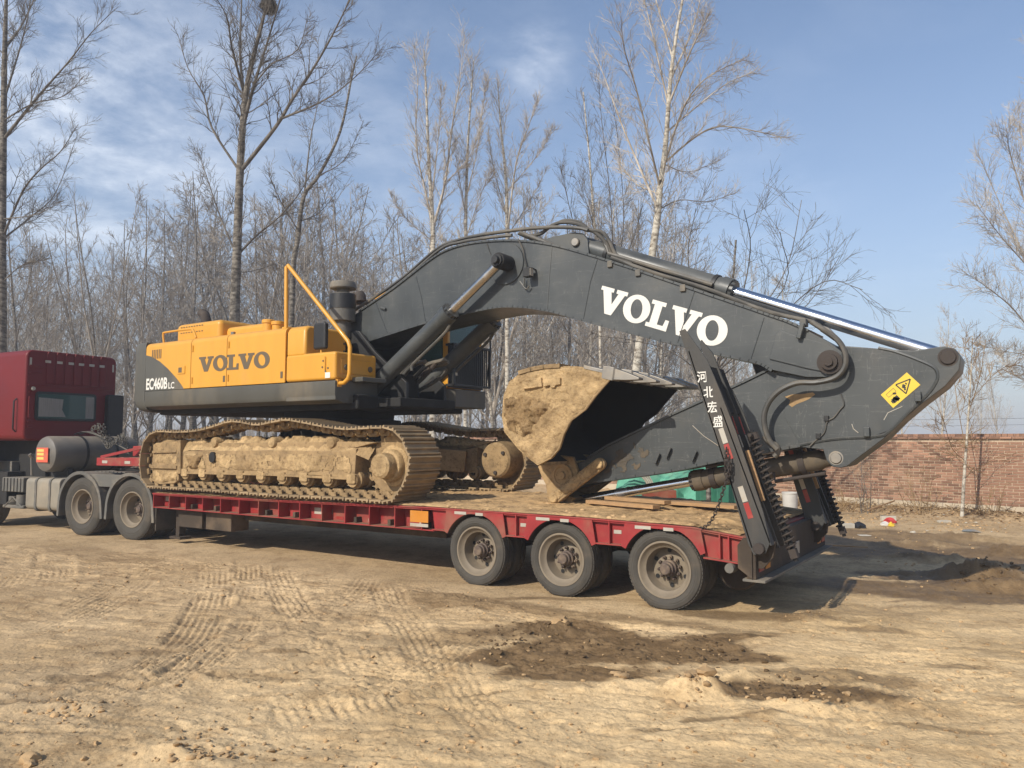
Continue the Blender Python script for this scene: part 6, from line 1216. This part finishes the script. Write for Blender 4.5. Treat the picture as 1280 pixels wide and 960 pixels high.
eb('oil_pipe', 'hose', lambda m: m.tube([A+d*.30+nz_*.19-Vector((0,.06,0)), A+d*.36+nz_*.2-Vector((0,.1,0)), A+d*.55+nz_*.06-Vector((0,.16,0)), A+d*.6-Vector((0,.165,0)), A+d*2.1-Vector((0,.165,0))], .026, 8), ac, smooth=40)
# hoses and pipes along the boom top
def hose(pts, Y, r, parent=boom, m='hose', n=5, name='hose'): return eb(name, m, lambda b: b.tube(smooth_path([(x, (Y if not isinstance(Y, list) else Y[i]), z) for i, (x, z) in enumerate([prof([p], (Y if not isinstance(Y, list) else Y[k]))[0] for k, p in enumerate(pts)])], n), r, 8), parent, smooth=45)
hose([(412,425),(424,403),(446,386),(500,350),(545,312),(570,301),(600,294),(650,287),(690,284),(722,285),(735,288)], 8.98, .026)
hose([(410,430),(424,410),(450,391),(505,350),(550,312),(575,303),(604,298),(640,294)], 8.90, .024)
hose([(650,291),(675,300),(705,312),(745,325),(800,342),(850,357),(900,374),(940,387)], BY0+.03, .028, name='pipe')
hose([(660,296),(676,292),(688,283),(702,278),(722,280),(734,286),(745,291),(757,303),(764,317)], 9.05, .026); hose([(690,284),(704,276),(722,277),(733,284)], 9.18, .024)
hose([(648,292),(668,300),(690,307)], 9.1, .022)
hose([(735,288),(752,290),(762,302),(770,318),(790,330)], 9.04, .024)
hose([(764,322),(820,342),(880,360),(930,379),(965,391),(1000,399),(1014,402)], BY0+.1, .026, name='pipe')
for px, py in ((763,331),(798,342),(854,361),(1004,404)):
    c = prof([(px,py)], BY0)[0]; eb('pipe_clamp', 'plate', lambda b: b.box(c[0]-.035, c[0]+.035, BY0-.03, BY0+.09, c[1]-.035, c[1]+.05), boom, bevel=.008)
c = prof([(1002,415)], BY0)[0]; eb('pipe_bracket', 'boomgrey', lambda b: b.bar((c[0]-.02,BY0-.06,c[1]-.08),(c[0]+.03,BY0-.06,c[1]+.09),.06,.05), boom, bevel=.01)
c = prof([(1028,411)], BY0)[0]; c2 = prof([(1046,424)], BY0)[0]; eb('hose_fitting', 'steel', lambda b: b.tube([(c[0],BY0-.02,c[1]),(c[0]+.05,BY0-.03,c[1]-.03),(c2[0],BY0-.04,c2[1])], [.035,.042,.03], 8), boom, smooth=35)
hose([(1014,402),(1028,411),(1046,424),(1056,440),(1056,458),(1044,472),(1020,478),(996,479),(974,489),(960,505),(955,525),(961,549),(972,562)], BY0-.10, .030, m='hose', name='armoured_hose')
# hoses at the boom foot
for pts, Y, r in (([(480,505),(492,488),(510,463),(523,454),(532,452)], 8.98, .035), ([(495,492),(520,470),(535,456),(552,451),(556,449)], 9.2, .034), ([(498,494),(526,475),(540,460),(555,455),(560,452)], 9.28, .034), ([(505,497),(535,482),(552,470),(558,461)], 9.36, .03), ([(470,500),(490,495),(505,496)], 8.8, .03), ([(473,470),(486,476),(500,470),(520,446)], 9.0, .03)): hose(pts, Y, r, exc)
eb('hose_fitting', 'rust', lambda b: [b.tube([aY(px,py,9.2), aY(px+5,py-6,9.2)], .036, 8) for px, py in ((533,466),(528,470),(540,460),(510,500),(497,497))], smooth=35, split=True)

# ---------------------------------------------------------------- arm
AY0, AY1 = 8.93, 9.47
ARM = [(690,611),(686,602),(688,592),(697,586),(730,575),(760,557),(800,537),(840,518),(878,501),(927,479),(975,455),(1020,437),(1045,431.5),(1059,431.5),(1085,433.5),(1110,435.6),(1143,437),(1165,433.5),(1181,431.5),(1195,435),(1203,446),(1200,463),(1183,483),(1154,505),(1128,527),(1106,549),(1077,570.5),(1059,584),(1050,586),(1040,584.5),(1032,576),(1028,563),(1000,560),(950,567),(898,577),(840,589.5),(790,597.5),(747,603),(715,611),(700,614)]
AP = prof(ARM, AY0)
arm = eb('arm', 'armgrey', lambda b: b.prism(inset(AP, .01), AY0, AY1), bevel=.008)
eb('lower_chord', 'armgrey', lambda b: chord(b, [(p.x,p.z) for p in smooth_path([Vector((x,0,z)) for x, z in prof([(748,601.5),(840,588),(898,576),(950,566),(1000,557)], AY0)], 4)], AY0-.02, AY1+.02, .03), arm); eb('upper_chord', 'armgrey', lambda b: chord(b, prof([(735,572),(760,556.5),(840,518),(927,478.5),(985,450)], AY0), AY0-.02, AY1+.02, .025), arm)
bead = [(930,568),(980,560),(1040,549),(1095,545.5),(1112,539),(1135,516),(1158,494),(1168,481),(1172,470),(1168,460),(1150,451),(1120,440),(1098,435)]
eb('box_edge', 'armgrey', lambda b: b.tube(smooth_path([(x, AY0-.002, z) for x, z in prof(bead, AY0)], 4), .017, 6), arm, smooth=40)
boxp = prof([(1000,555),(1040,548),(1095,544),(1112,538),(1135,515),(1158,493),(1168,480),(1171,470),(1167,461),(1150,452),(1120,441),(1098,436),(1060,434),(1030,440),(985,470),(980,520)], AY0); eb('side_plate', 'armgrey', lambda b: b.prism(boxp, AY0-.008, AY0+.004), arm, bevel=.003)
for px, py, r_ in ((1185,446.5,.075), (1045,572.5,.06)):
    c = prof([(px,py)], AY0)[0]; eb('pin', 'rust' if px > 1100 else 'steel', lambda b: b.lathe([(.001,-.02),(r_*.9,-.02),(r_,-.01),(r_,.0),(r_*1.25,.0),(r_*1.25,.02)], (c[0], AY0-.002, c[1]), 'Y', 24), arm, smooth=30)
c = prof([(1185,446.5)], AY0)[0]
for px, py in ((1084,540),(1148,496)):
    q = prof([(px,py)], AY0)[0]; eb('lug', 'armgrey', lambda b: b.box(q[0]-.03,q[0]+.03,AY0-.06,AY0,q[1]-.05,q[1]+.05), arm, bevel=.006)
for px, py in ((822,573),(836,566),(868,570)):
    q = prof([(px,py)], AY0)[0]; eb('lug', 'armgrey', lambda b: b.bar((q[0]-.02,AY0-.03,q[1]-.06),(q[0]+.035,AY0-.03,q[1]+.06),.05,.03), arm, bevel=.005)
hose([(1051,492),(1055,505),(1050,512),(1042,522),(1034,527),(1030,541),(1018,552),(1012,558)], AY0-.02, .008, arm, name='cable')
for px, py in ((1033,523),(1023,545)): q = prof([(px,py)], AY0)[0]; eb('cable_clip', 'black', lambda b: b.box(q[0]-.02,q[0]+.03,AY0-.04,AY0,q[1]-.03,q[1]+.03), arm, bevel=.005)
# yellow warning decal: triangle and pictograms
dq = prof([(1101,493.5),(1133.5,465.5),(1150.5,481),(1116.5,510)], AY0-.01)
de = eb('warning_decal', 'decal', lambda b: b.prism(dq, AY0-.0125, AY0-.009), arm)
O0, UX_, UZ_ = Vector(dq[0]), Vector(dq[1])-Vector(dq[0]), Vector(dq[3])-Vector(dq[0])
def dp(u, v): q = O0 + UX_*u + UZ_*v; return (q.x, q.y)
def dbar(b, p, q, w): 
    p, q = Vector(dp(*p)), Vector(dp(*q)); t = (q-p).normalized(); n = Vector((-t.y, t.x))*w/2; b.prism([tuple(p-n), tuple(q-n), tuple(q+n), tuple(p+n)], AY0-.0142, AY0-.0128)
tri = [(.52,.12),(.94,.40),(.56,.86)]
eb('decal_mark', 'decalblack', lambda b: [dbar(b, tri[i], tri[(i+1)%3], .012) for i in range(3)] + [dbar(b, (.66,.36),(.70,.52),.02), dbar(b, (.62,.42),(.66,.62),.02), dbar(b, (.74,.44),(.78,.44),.02), dbar(b, (.6,.62),(.64,.68),.015)], de)
eb('decal_mark', 'decalblack', lambda b: [dbar(b, (.12,.72),(.34,.72),.05), dbar(b, (.2,.58),(.3,.86),.03), dbar(b, (.28,.38),(.36,.5),.02), dbar(b, (.10,.64),(.10,.82),.012), dbar(b, (.16,.66),(.16,.80),.012)], de)
eb('decal_mark', 'letterdark', lambda b: [dbar(b, p, q, .004) for p, q in (((.12,.18),(.40,.18)), ((.40,.18),(.40,.40)), ((.40,.40),(.12,.40)), ((.12,.40),(.12,.18)))], de)
# scraped bare patch and chalk scratches
M['rustpatch'] = mat('scraped_ochre', (0.34, 0.22, 0.10), 0.85, var=.35, scale=8, dust=.4, dustcol=(.12,.09,.06), dscale=6)
eb('scraped_patch', 'rustpatch', lambda b: b.prism(prof([(981,496),(990,493),(1003,492.5),(1016,490.5),(1019,493),(1011,499),(1004,502),(996,505),(990,509),(986,506),(988,500)], AY0-.009), AY0-.0105, AY0-.0085), arm)
for pts in ([(1065,530),(1067,536),(1073,541)], [(1105,525),(1110,516),(1128,508)], [(866,532),(880,545),(898,557)]): eb('scratch', 'tapew', lambda b: b.tube([(x, AY0-.010, z) for x, z in prof(pts, AY0)], .0045, 4), arm)
mud_skin('mud_splash', prof([(742,598),(735,577),(760,560),(792,545),(830,560),(800,592)], AY0), AY0-.001, .010, .011, 361, arm, 11, .10, cut=.55, flake=.2, m='mudcyl')
# bucket cylinder under the arm
bc_, A, B, d, s = cylinder('bucket_cylinder', prof([(1042,572)], BC)[0], prof([(706,628)], BC)[0], .115, .062, .47, BC, 'chrome', 'mudcyl')
eb('cylinder_band', 'rust', lambda m: [m.tube([A+d*t, A+d*(t+.07)], .135, 18) for t in (.30, 1.35)], bc_, smooth=30, split=True)
eb('oil_pipe', 'rust', lambda m: (m.tube([A+d*.05-Vector((0,.2,.16)), A+d*.6-Vector((0,.2,.16)), A+d*.62-Vector((0,.2,.05))], .022, 8), m.tube([A+d*.6+Vector((0,-.12,.14)), A+d*1.45+Vector((0,-.12,.14))], .022, 8)), bc_, smooth=40, split=True)
hose([(955,545),(961,552),(970,557),(972,566),(968,571)], AY0-.06, .032, arm)

# ---------------------------------------------------------------- bucket
KY0, KY1 = 8.12, 10.25
BK = [(649,467),(680,459.5),(720,457.5),(753,465),(762,474),(745,494),(732.5,511),(714,525),(705,542),(699,561),(689,573),(672,582),(660,573),(647,561),(630,540),(627,521),(629,494),(636,477)]
KP = prof(BK, KY0)
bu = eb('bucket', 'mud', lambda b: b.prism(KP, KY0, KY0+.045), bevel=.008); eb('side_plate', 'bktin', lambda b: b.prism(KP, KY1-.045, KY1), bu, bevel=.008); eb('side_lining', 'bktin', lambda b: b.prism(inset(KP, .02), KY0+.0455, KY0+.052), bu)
shell = [Vector((x,0,z)) for x, z in KP[11:] + KP[:4]]; sp_ = smooth_path(shell, 4); inn = [tuple(q) for q in inset([(p.x,p.z) for p in sp_], 0)]
def shell_f(b):
    P = [(p.x, p.z) for p in sp_]; cen_ = (sum(p[0] for p in P)/len(P), sum(p[1] for p in P)/len(P)); Q = [(x+(cen_[0]-x)*.05, z+(cen_[1]-z)*.05) for x, z in P]
    for k in range(len(P)-1): b.prism([P[k], P[k+1], Q[k+1], Q[k]], KY0+.046, KY1-.046)
eb('bucket_shell', 'mud', shell_f, bu)
def lining_f(b):
    P = [(p.x, p.z) for p in sp_]; cen_ = (sum(p[0] for p in P)/len(P), sum(p[1] for p in P)/len(P)); Q = [(x+(cen_[0]-x)*.052, z+(cen_[1]-z)*.052) for x, z in P]; R2 = [(x+(cen_[0]-x)*.066, z+(cen_[1]-z)*.066) for x, z in P]
    for k in range(len(P)-1): b.prism([Q[k], Q[k+1], R2[k+1], R2[k]], KY0+.053, KY1-.046)
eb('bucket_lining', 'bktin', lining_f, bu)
mud_skin('caked_mud', [(x, z) for x, z in inset(KP, .012)], KY0-.001, .020, .014, 331, bu, 9, .05, cut=-.5, flake=.35)
mud_skin('rough_mud', prof([(631,497),(652,492),(668,497),(690,503),(693,514),(676,522),(672,540),(655,548),(636,538),(629,520)], KY0), KY0-.008, .050, .013, 334, bu, 10, .10, cut=.05, flake=.4, m='mudrough')
for pts, th in (([(655,475),(679,472),(680,484),(656,487)], .03), ([(682,472),(703,472),(703,481),(697,482),(696,485),(691,485),(690,482),(682,484)], .03)): eb('wear_plate', 'mud', lambda b: b.prism(prof(pts, KY0), KY0-.055, KY0), bu, bevel=.01)
eb('rim_edge', 'mudfine', lambda b: b.tube([(x, KY0-.002, z) for x, z in prof([(762,475),(745,494.5),(732.5,511.5),(714,525.5),(705,542),(699,561),(689,572)], KY0)], .013, 6), bu, smooth=40)
eb('top_wear_strip', 'mudfine', lambda b: chord(b, prof([(649,466),(664,461.5),(680,458.5),(700,457)], KY0), KY0-.02, KY0+.25, .05), bu)
# lip and teeth
lipx, lipz = KP[3]; bx_, bz_ = KP[2]; ld = Vector((lipx-bx_, 0, lipz-bz_)).normalized(); ld = Vector((.985, 0, -.17)).normalized()
eb('cutting_lip', 'steel', lambda b: b.prism([(bx_+.1,bz_+.01),(lipx,lipz+.035),(lipx+.15,lipz+.005),(lipx+.13,lipz-.05),(bx_+.1,bz_-.05)], KY0, KY1), bu, bevel=.01)
ln = Vector((-ld.z, 0, ld.x)); ln = ln if ln.z > 0 else -ln
for i in range(5):
    y = KY0 + .09 + i*(KY1-KY0-.18)/4; o_ = Vector((lipx+.0, y, lipz))
    def tooth(b):
        secs = [(0,.10,.075), (.14,.10,.08), (.16,.085,.065), (.30,.075,.045), (.46,.06,.012)]; vs = []; fs = []
        for s_, w, h in secs: c_ = o_ + ld*s_ - ln*(s_*.04); vs += [c_ + Vector((0,sy*w,0)) + ln*(sz*h) for sy, sz in ((-1,-1),(1,-1),(1,1),(-1,1))]
        for k in range(len(secs)-1): fs += [(k*4+j, k*4+(j+1)%4, (k+1)*4+(j+1)%4, (k+1)*4+j) for j in range(4)]
        fs += [(3,2,1,0), tuple(range(len(secs)*4-4, len(secs)*4))]; b.add(vs, fs)
    eb('bucket_tooth', 'steel', tooth, bu, bevel=.006)
# ears and linkage
EAR = [(672,583),(684,575),(700,569),(716,571),(722,588),(719,605),(706,624),(696,632),(688,631),(684,622),(682,606),(676,594)]
for y in (8.86, 9.48): eb('bucket_ear', 'mudfine', lambda b: b.prism(prof(EAR, 8.86), y, y+.06), bu, bevel=.01)
c = prof([(702,594.5)], 8.82)[0]; eb('pin_boss', 'mudfine', lambda b: b.lathe([(.001,-.05),(.05,-.05),(.055,-.02),(.11,-.02),(.115,-.03),(.15,-.03),(.16,0),(.20,.01),(.21,.04)], (c[0], 8.85, c[1]), 'Y', 28), bu, smooth=30)
l0, l1 = prof([(694,622.5),(750,580)], 8.80)
def link_f(b, y):
    a = Vector(l0); e = Vector(l1); t = (e-a).normalized(); ang = math.degrees(math.atan2(t.y, t.x)); b.prism(arc(a.x, a.y, .078, ang+90, ang+270, 10) + arc(e.x, e.y, .078, ang-90, ang+90, 10), y, y+.07)
for y in (8.77, 9.56):
    lk = eb('side_link', 'mudfine', lambda b: link_f(b, y), bevel=.015)
    mud_skin('caked_mud', inset((lambda a, e, an: arc(a.x, a.y, .078, an+90, an+270, 10) + arc(e.x, e.y, .078, an-90, an+90, 10))(Vector(l0), Vector(l1), math.degrees(math.atan2(l1[1]-l0[1], l1[0]-l0[0]))), .012), y-.001, .022, .014, 351, lk, 9, .03, cut=.2) if y < 9 else None
    for q in (l0, l1): eb('pin', 'mud', lambda b: b.lathe([(.001,-.035),(.05,-.035),(.06,-.025),(.06,.1)], (q[0], y, q[1]), 'Y', 18), lk, smooth=30)
eb('push_link', 'mudfine', lambda b: b.prism(prof([(686,630),(690,612),(706,618),(722,622),(712,632),(700,636)], 9.0), 8.95, 9.45), bevel=.015)
# ================================================================== LOOSE THINGS ON AND BEHIND THE TRAILER
def tb2(name, m, f, label, cat, group=None, **k):
    b = MB(); f(b); return tag(b.build(name, m, None, **k), label, cat, group)
# timbers on the deck
def plank(p, q, w, h, label):
    tb2('timber_plank', 'wood', lambda b: b.bar(p, q, w, h), label, 'plank', 'timbers lying on the deck', bevel=.004)
zt1 = ztop(-4)+.05
a = aZ(765,634,zt1+.10); b_ = aZ(852,632,zt1+.10)
plank((-4.75,8.85,zt1+.02), (-3.70,8.55,zt1+.02), .13, .045, 'pale plank lying lowest on the trailer deck under the bucket cylinder')
plank((-4.55,8.98,zt1+.066), (-3.62,8.70,zt1+.066), .13, .045, 'darker plank lying on top of the pale one on the deck')
plank((-4.6,9.45,zt1+.02), (-2.9,9.15,zt1+.02), .30, .04, 'wide dark board lying flat on the deck toward the ramp')
tb2('stone', 'clod', lambda b: clod_local(b, (-4.9,8.15,ztop(-4.9)+.05), .05), 'single fist-sized clod lying on the deck edge beside the bucket', 'clod') if False else None
# hanging chain from the near ramp to the deck edge
def chain(pts, label):
    P = smooth_path(pts, 8); b = MB(); acc = 0; L = [0]
    for u, v in zip(P[:-1], P[1:]): L.append(L[-1]+(v-u).length)
    n = int(L[-1]/.034)
    for i in range(n):
        s = i*.034; k = max(j for j in range(len(L)) if L[j] <= s); k = min(k, len(P)-2); p = P[k].lerp(P[k+1], (s-L[k])/max(1e-6, L[k+1]-L[k])); t = (P[k+1]-P[k]).normalized(); e = t.cross(Vector((0,1,0))).normalized() if i % 2 else Vector((0,1,0)); e = (e - t*e.dot(t)).normalized()
        b.tube([p + t*(.026*math.cos(a)) + e*(.015*math.sin(a)) for a in [2*math.pi*j/8 for j in range(9)]], .0052, 4, False)
    tag(b.build('chain', 'rust', None, smooth=60), label, 'chain', 'chains on the near ramp')
chain([aY(912,572,7.50), aY(911,590,7.48), aY(905,610,7.48), aY(897,635,7.50), aY(886,655,7.54), aY(872,662,7.62)], 'long rusty chain drooping from the near ramp to the deck edge')
chain([aY(908,562,7.52), aY(907,580,7.50), aY(909,600,7.52), aY(915,575,7.51)], 'short doubled loop of rusty chain hanging on the near ramp')
# red box, green boxes and sheet, white things behind the trailer
M['redbox'] = mat('red_brown_box', (0.24, 0.05, 0.022), .6, var=.15, dust=.25); M['greenbox'] = mat('green_cabinet', (0.03, 0.16, 0.10), .6, var=.12, dust=.25, dscale=2); M['greensheet'] = mat('green_mesh_sheet', (0.10, 0.32, 0.22), .8, var=.25, scale=6, dust=.2, bump=.01, bscale=9); M['whitepl'] = mat('white_plastic', (0.52, 0.50, 0.46), .6, var=.1, dust=.2); M['whitehose'] = mat('white_hose', (0.46, 0.41, 0.33), .8, var=.15, dust=.3)
M['blackbag'] = mat('black_plastic', (0.02, 0.02, 0.022), .35, var=.2); M['redbag'] = mat('red_plastic', (0.40, 0.03, 0.025), .5, var=.2); M['pale'] = mat('pale_card', (0.48, 0.44, 0.36), .8, var=.15, dust=.2); M['bluepl'] = mat('blue_plastic', (0.14, 0.17, 0.19), .6, dust=.5)
def at_depth(px, py, dep): q = ray(px, py); q = q/q.dot(FW); return CP + q*dep
def yard_box(name, m, px0, px1, py0, py1, dep, thick, label, cat, group=None, z0=0.0, bevel=.012, m_top=None):
    p = at_depth(px0, py1, dep); q = at_depth(px1, py0, dep); w = (px1-px0)/F_PX*dep; b = MB(); b.T = Matrix.Translation((p.x, p.y, z0)) @ Matrix.Rotation(YAW, 4, 'Z'); b.box(0, w, 0, thick, 0, q.z-z0); return tag(b.build(name, m, None, bevel=bevel), label, cat, group)
yard_box('wooden_box', 'redbox', 806, 846, 613, 640, 18.0, .4, 'red-brown box standing behind the trailer below the bucket cylinder', 'box')
g1 = yard_box('metal_cabinet', 'greenbox', 876, 896, 603, 640, 18.6, .5, 'narrow dark green cabinet left of the taller one behind the ramp', 'cabinet', 'green cabinets')
g2 = yard_box('metal_cabinet', 'greenbox', 897, 925, 598, 640, 18.2, .5, 'dark green cabinet right behind the hanging chain', 'cabinet', 'green cabinets')
# draped green sheet over a rail
b = MB(); n = 26; m_ = 16
c0 = at_depth(772, 600, 20.0); c1 = at_depth(912, 575, 19.4)
for i in range(n):
    for j in range(m_):
        u, v = i/(n-1), j/(m_-1); x = c0.x+(c1.x-c0.x)*u; y = c0.y+(c1.y-c0.y)*u; zt = 1.02+.30*u + .06*math.sin(u*9); b.v.append((x + .09*math.sin(u*24+v*3)*v, y - .45*v + .10*math.sin(u*17+v*4) + .05*math.sin(u*41+v*9), zt*(1-v*.98)))
b.f = [(i*m_+j, (i+1)*m_+j, (i+1)*m_+j+1, i*m_+j+1) for i in range(n-1) for j in range(m_-1)]
o = b.build('green_sheet', 'greensheet', None, smooth=60); so_ = o.modifiers.new('solid', 'SOLIDIFY'); so_.thickness = .006; tag(o, 'crumpled pale green netting sheet draped behind the trailer deck', 'sheet')
# coiled white hose behind the deck
b = MB(); c = at_depth(770, 612, 19.0)
for k in range(4):
    b.tube([c + RT*((.80+.05*k)*math.cos(a)) + Vector((0,0,1))*((.52+.04*k)*math.sin(a)) + FW*(.05*k+.03*math.sin(3*a)) for a in [2*math.pi*i/40 for i in range(41)]], .022, 6, False)
tag(b.build('hose_coil', 'whitehose', None, smooth=60), 'coil of thick whitish hose standing behind the trailer deck', 'hose')
# bucket pail and sack near the far ramp
def pail(px, py, dep, r, h, label, m='whitepl', nm='plastic_pail', cat='pail'):
    c = at_depth(px, py, dep); b = MB(); b.lathe([(.001,0),(r*.82,0),(r*.86,.02),(r,h),(r*1.06,h),(r*1.06,h-.03),(r*1.0,h-.035),(r*.96,h-.01),(r*.8,.04),(.001,.04)], (c.x, c.y, 0), 'Z', 24); o = b.build(nm, m, None, smooth=35); return tag(o, label, cat)
pail(988, 640, 16.6, .16, .62, 'white plastic drum seen between the two ramps'); pail(926, 640, 18.4, .13, .80, 'small white container beside the green cabinet behind the ramp', nm='plastic_container', cat='container')
def crumple(name, m, px, py, dep, sx, sy, sz, label, cat, seed, group=None):
    c = at_depth(px, py, dep); r = random.Random(seed); k = r.uniform(0, 50); b = MB(); z = ground_z(c.x, c.y); b.add([(c.x + v[0]*sx*(1+.5*mnoise.noise(Vector(v)*2.2+Vector((k,k,0)))), c.y + v[1]*sy*(1+.5*mnoise.noise(Vector(v)*2.2+Vector((0,k,k)))), z + max(-.01, (v[2]+.55)*sz*(1+.6*mnoise.noise(Vector(v)*2.6+Vector((k,0,k)))))) for v in IV2], IF2); return tag(b.build(name, m, None, smooth=35), label, cat, group)
crumple('sack', 'whitepl', 1028, 645, 17.0, .16, .14, .26, 'white plastic sack lying against the dry stalks past the ramp', 'sack', 1)
crumple('plastic_bag', 'blackbag', 1074, 654, 15.4, .13, .09, .07, 'crumpled black plastic bag beside the pale carton', 'bag', 2)
crumple('plastic_bag', 'redbag', 1112, 646, 16.2, .13, .08, .07, 'red plastic bag in the rubbish at the wall foot', 'bag', 3)
crumple('plastic_bag', 'whitepl', 1106, 648, 15.9, .09, .06, .045, 'white plastic bag in front of the red one', 'bag', 4)
crumple('plastic_bag', 'decal', 1114, 651, 15.7, .06, .05, .05, 'small yellow wrapper below the red bag', 'wrapper', 8)
crumple('paper_scrap', 'pale', 1141, 661, 14.6, .05, .04, .03, 'small white scrap alone on the bare soil', 'scrap', 5)
crumple('plastic_bag', 'bluepl', 1214, 660, 14.6, .16, .07, .03, 'flattened grey-blue plastic sheet in front of the sapling', 'plastic sheet', 6)
def carton(px, py, dep, w, d, h, rz, label):
    c = at_depth(px, py, dep); b = MB(); b.T = Matrix.Translation((c.x, c.y, ground_z(c.x, c.y))) @ Matrix.Rotation(rz, 4, 'Z'); b.box(-w/2, w/2, -d/2, d/2, 0, h); tag(b.build('carton', 'pale', None, bevel=.008), label, 'carton', 'discarded cartons')
carton(1058, 656, 15.4, .28, .14, .09, YAW+.1, 'pale flat carton beside the black bag'); carton(1080, 665, 14.2, .2, .16, .015, YAW, 'whitish flat board lying on the soil below the black bag'); carton(1110, 640, 16.8, .3, .12, .10, YAW-.05, 'pinkish white carton behind the red bag')
carton(1180, 648, 16.4, .26, .1, .05, YAW, 'weathered carton at the wall foot left of the sapling')
tb2('pole', 'wood', lambda b: b.tube([at_depth(1085,638,17.2)*1.0, at_depth(1118,626,18.6)], .018, 6), 'thin pole leaning low against the wall left of the dry weeds', 'pole')
tb2('timber_plank', 'wood', lambda b: b.bar(aZ(1010,680,.03), aZ(1085,684,.03), .05, .02), 'thin pale lath on the soil behind the trailer end', 'plank')
# tyre leaning behind the deck

# scraps of paper, plastic and dead leaves in the rubbish strip
r = random.Random(77); M['leaf'] = mat('dead_leaves', (0.22, 0.13, 0.06), .9, var=.4, island=.5)
for nm, mt, n, sz, lab in (('dead_leaves', 'leaf', 1500, .035, 'brown dead leaves strewn along the wall foot'), ('paper_scraps', 'pale', 170, .032, 'small pale scraps of paper and plastic strewn before the wall')):
    b = MB()
    for i in range(n):
        k = WP + WD*r.uniform(-4, 7.5) + WN*abs(r.gauss(.2, .8 if nm == 'dead_leaves' else 1.6)); z = ground_z(k.x, k.y) + .012; a = r.uniform(0, 6.28); s_ = sz*r.uniform(.5, 1.5); e = Vector((math.cos(a), math.sin(a), r.uniform(-.4,.4)))*s_; f_ = Vector((-math.sin(a), math.cos(a), r.uniform(-.4,.4)))*s_*.6; c = Vector((k.x, k.y, z+s_*.3)); b.add([c-e, c-f_+Vector((0,0,s_*.25)), c+e, c+f_+Vector((0,0,s_*.25))], [(0,1,2),(0,2,3)])
    tag(b.build(nm, mt, None, recalc=False), lab, 'litter', kind='stuff')
# ================================================================== HAZE
hm = bpy.data.materials.new('thin_haze'); hm.use_nodes = True; N = hm.node_tree.nodes
for n in list(N): N.remove(n)
ho_ = N.new('ShaderNodeOutputMaterial'); hv = N.new('ShaderNodeVolumePrincipled'); hv.inputs['Color'].default_value = (0.84, 0.89, 0.97, 1); hv.inputs['Density'].default_value = HAZE_DENSITY; hv.inputs['Anisotropy'].default_value = 0.0
hm.node_tree.links.new(hv.outputs[0], ho_.inputs['Volume'])
mb = MB(); mb.box(-120, 120, -40, 180, -1.5, 21.5); tag(mb.build('haze', hm), kind='stuff')
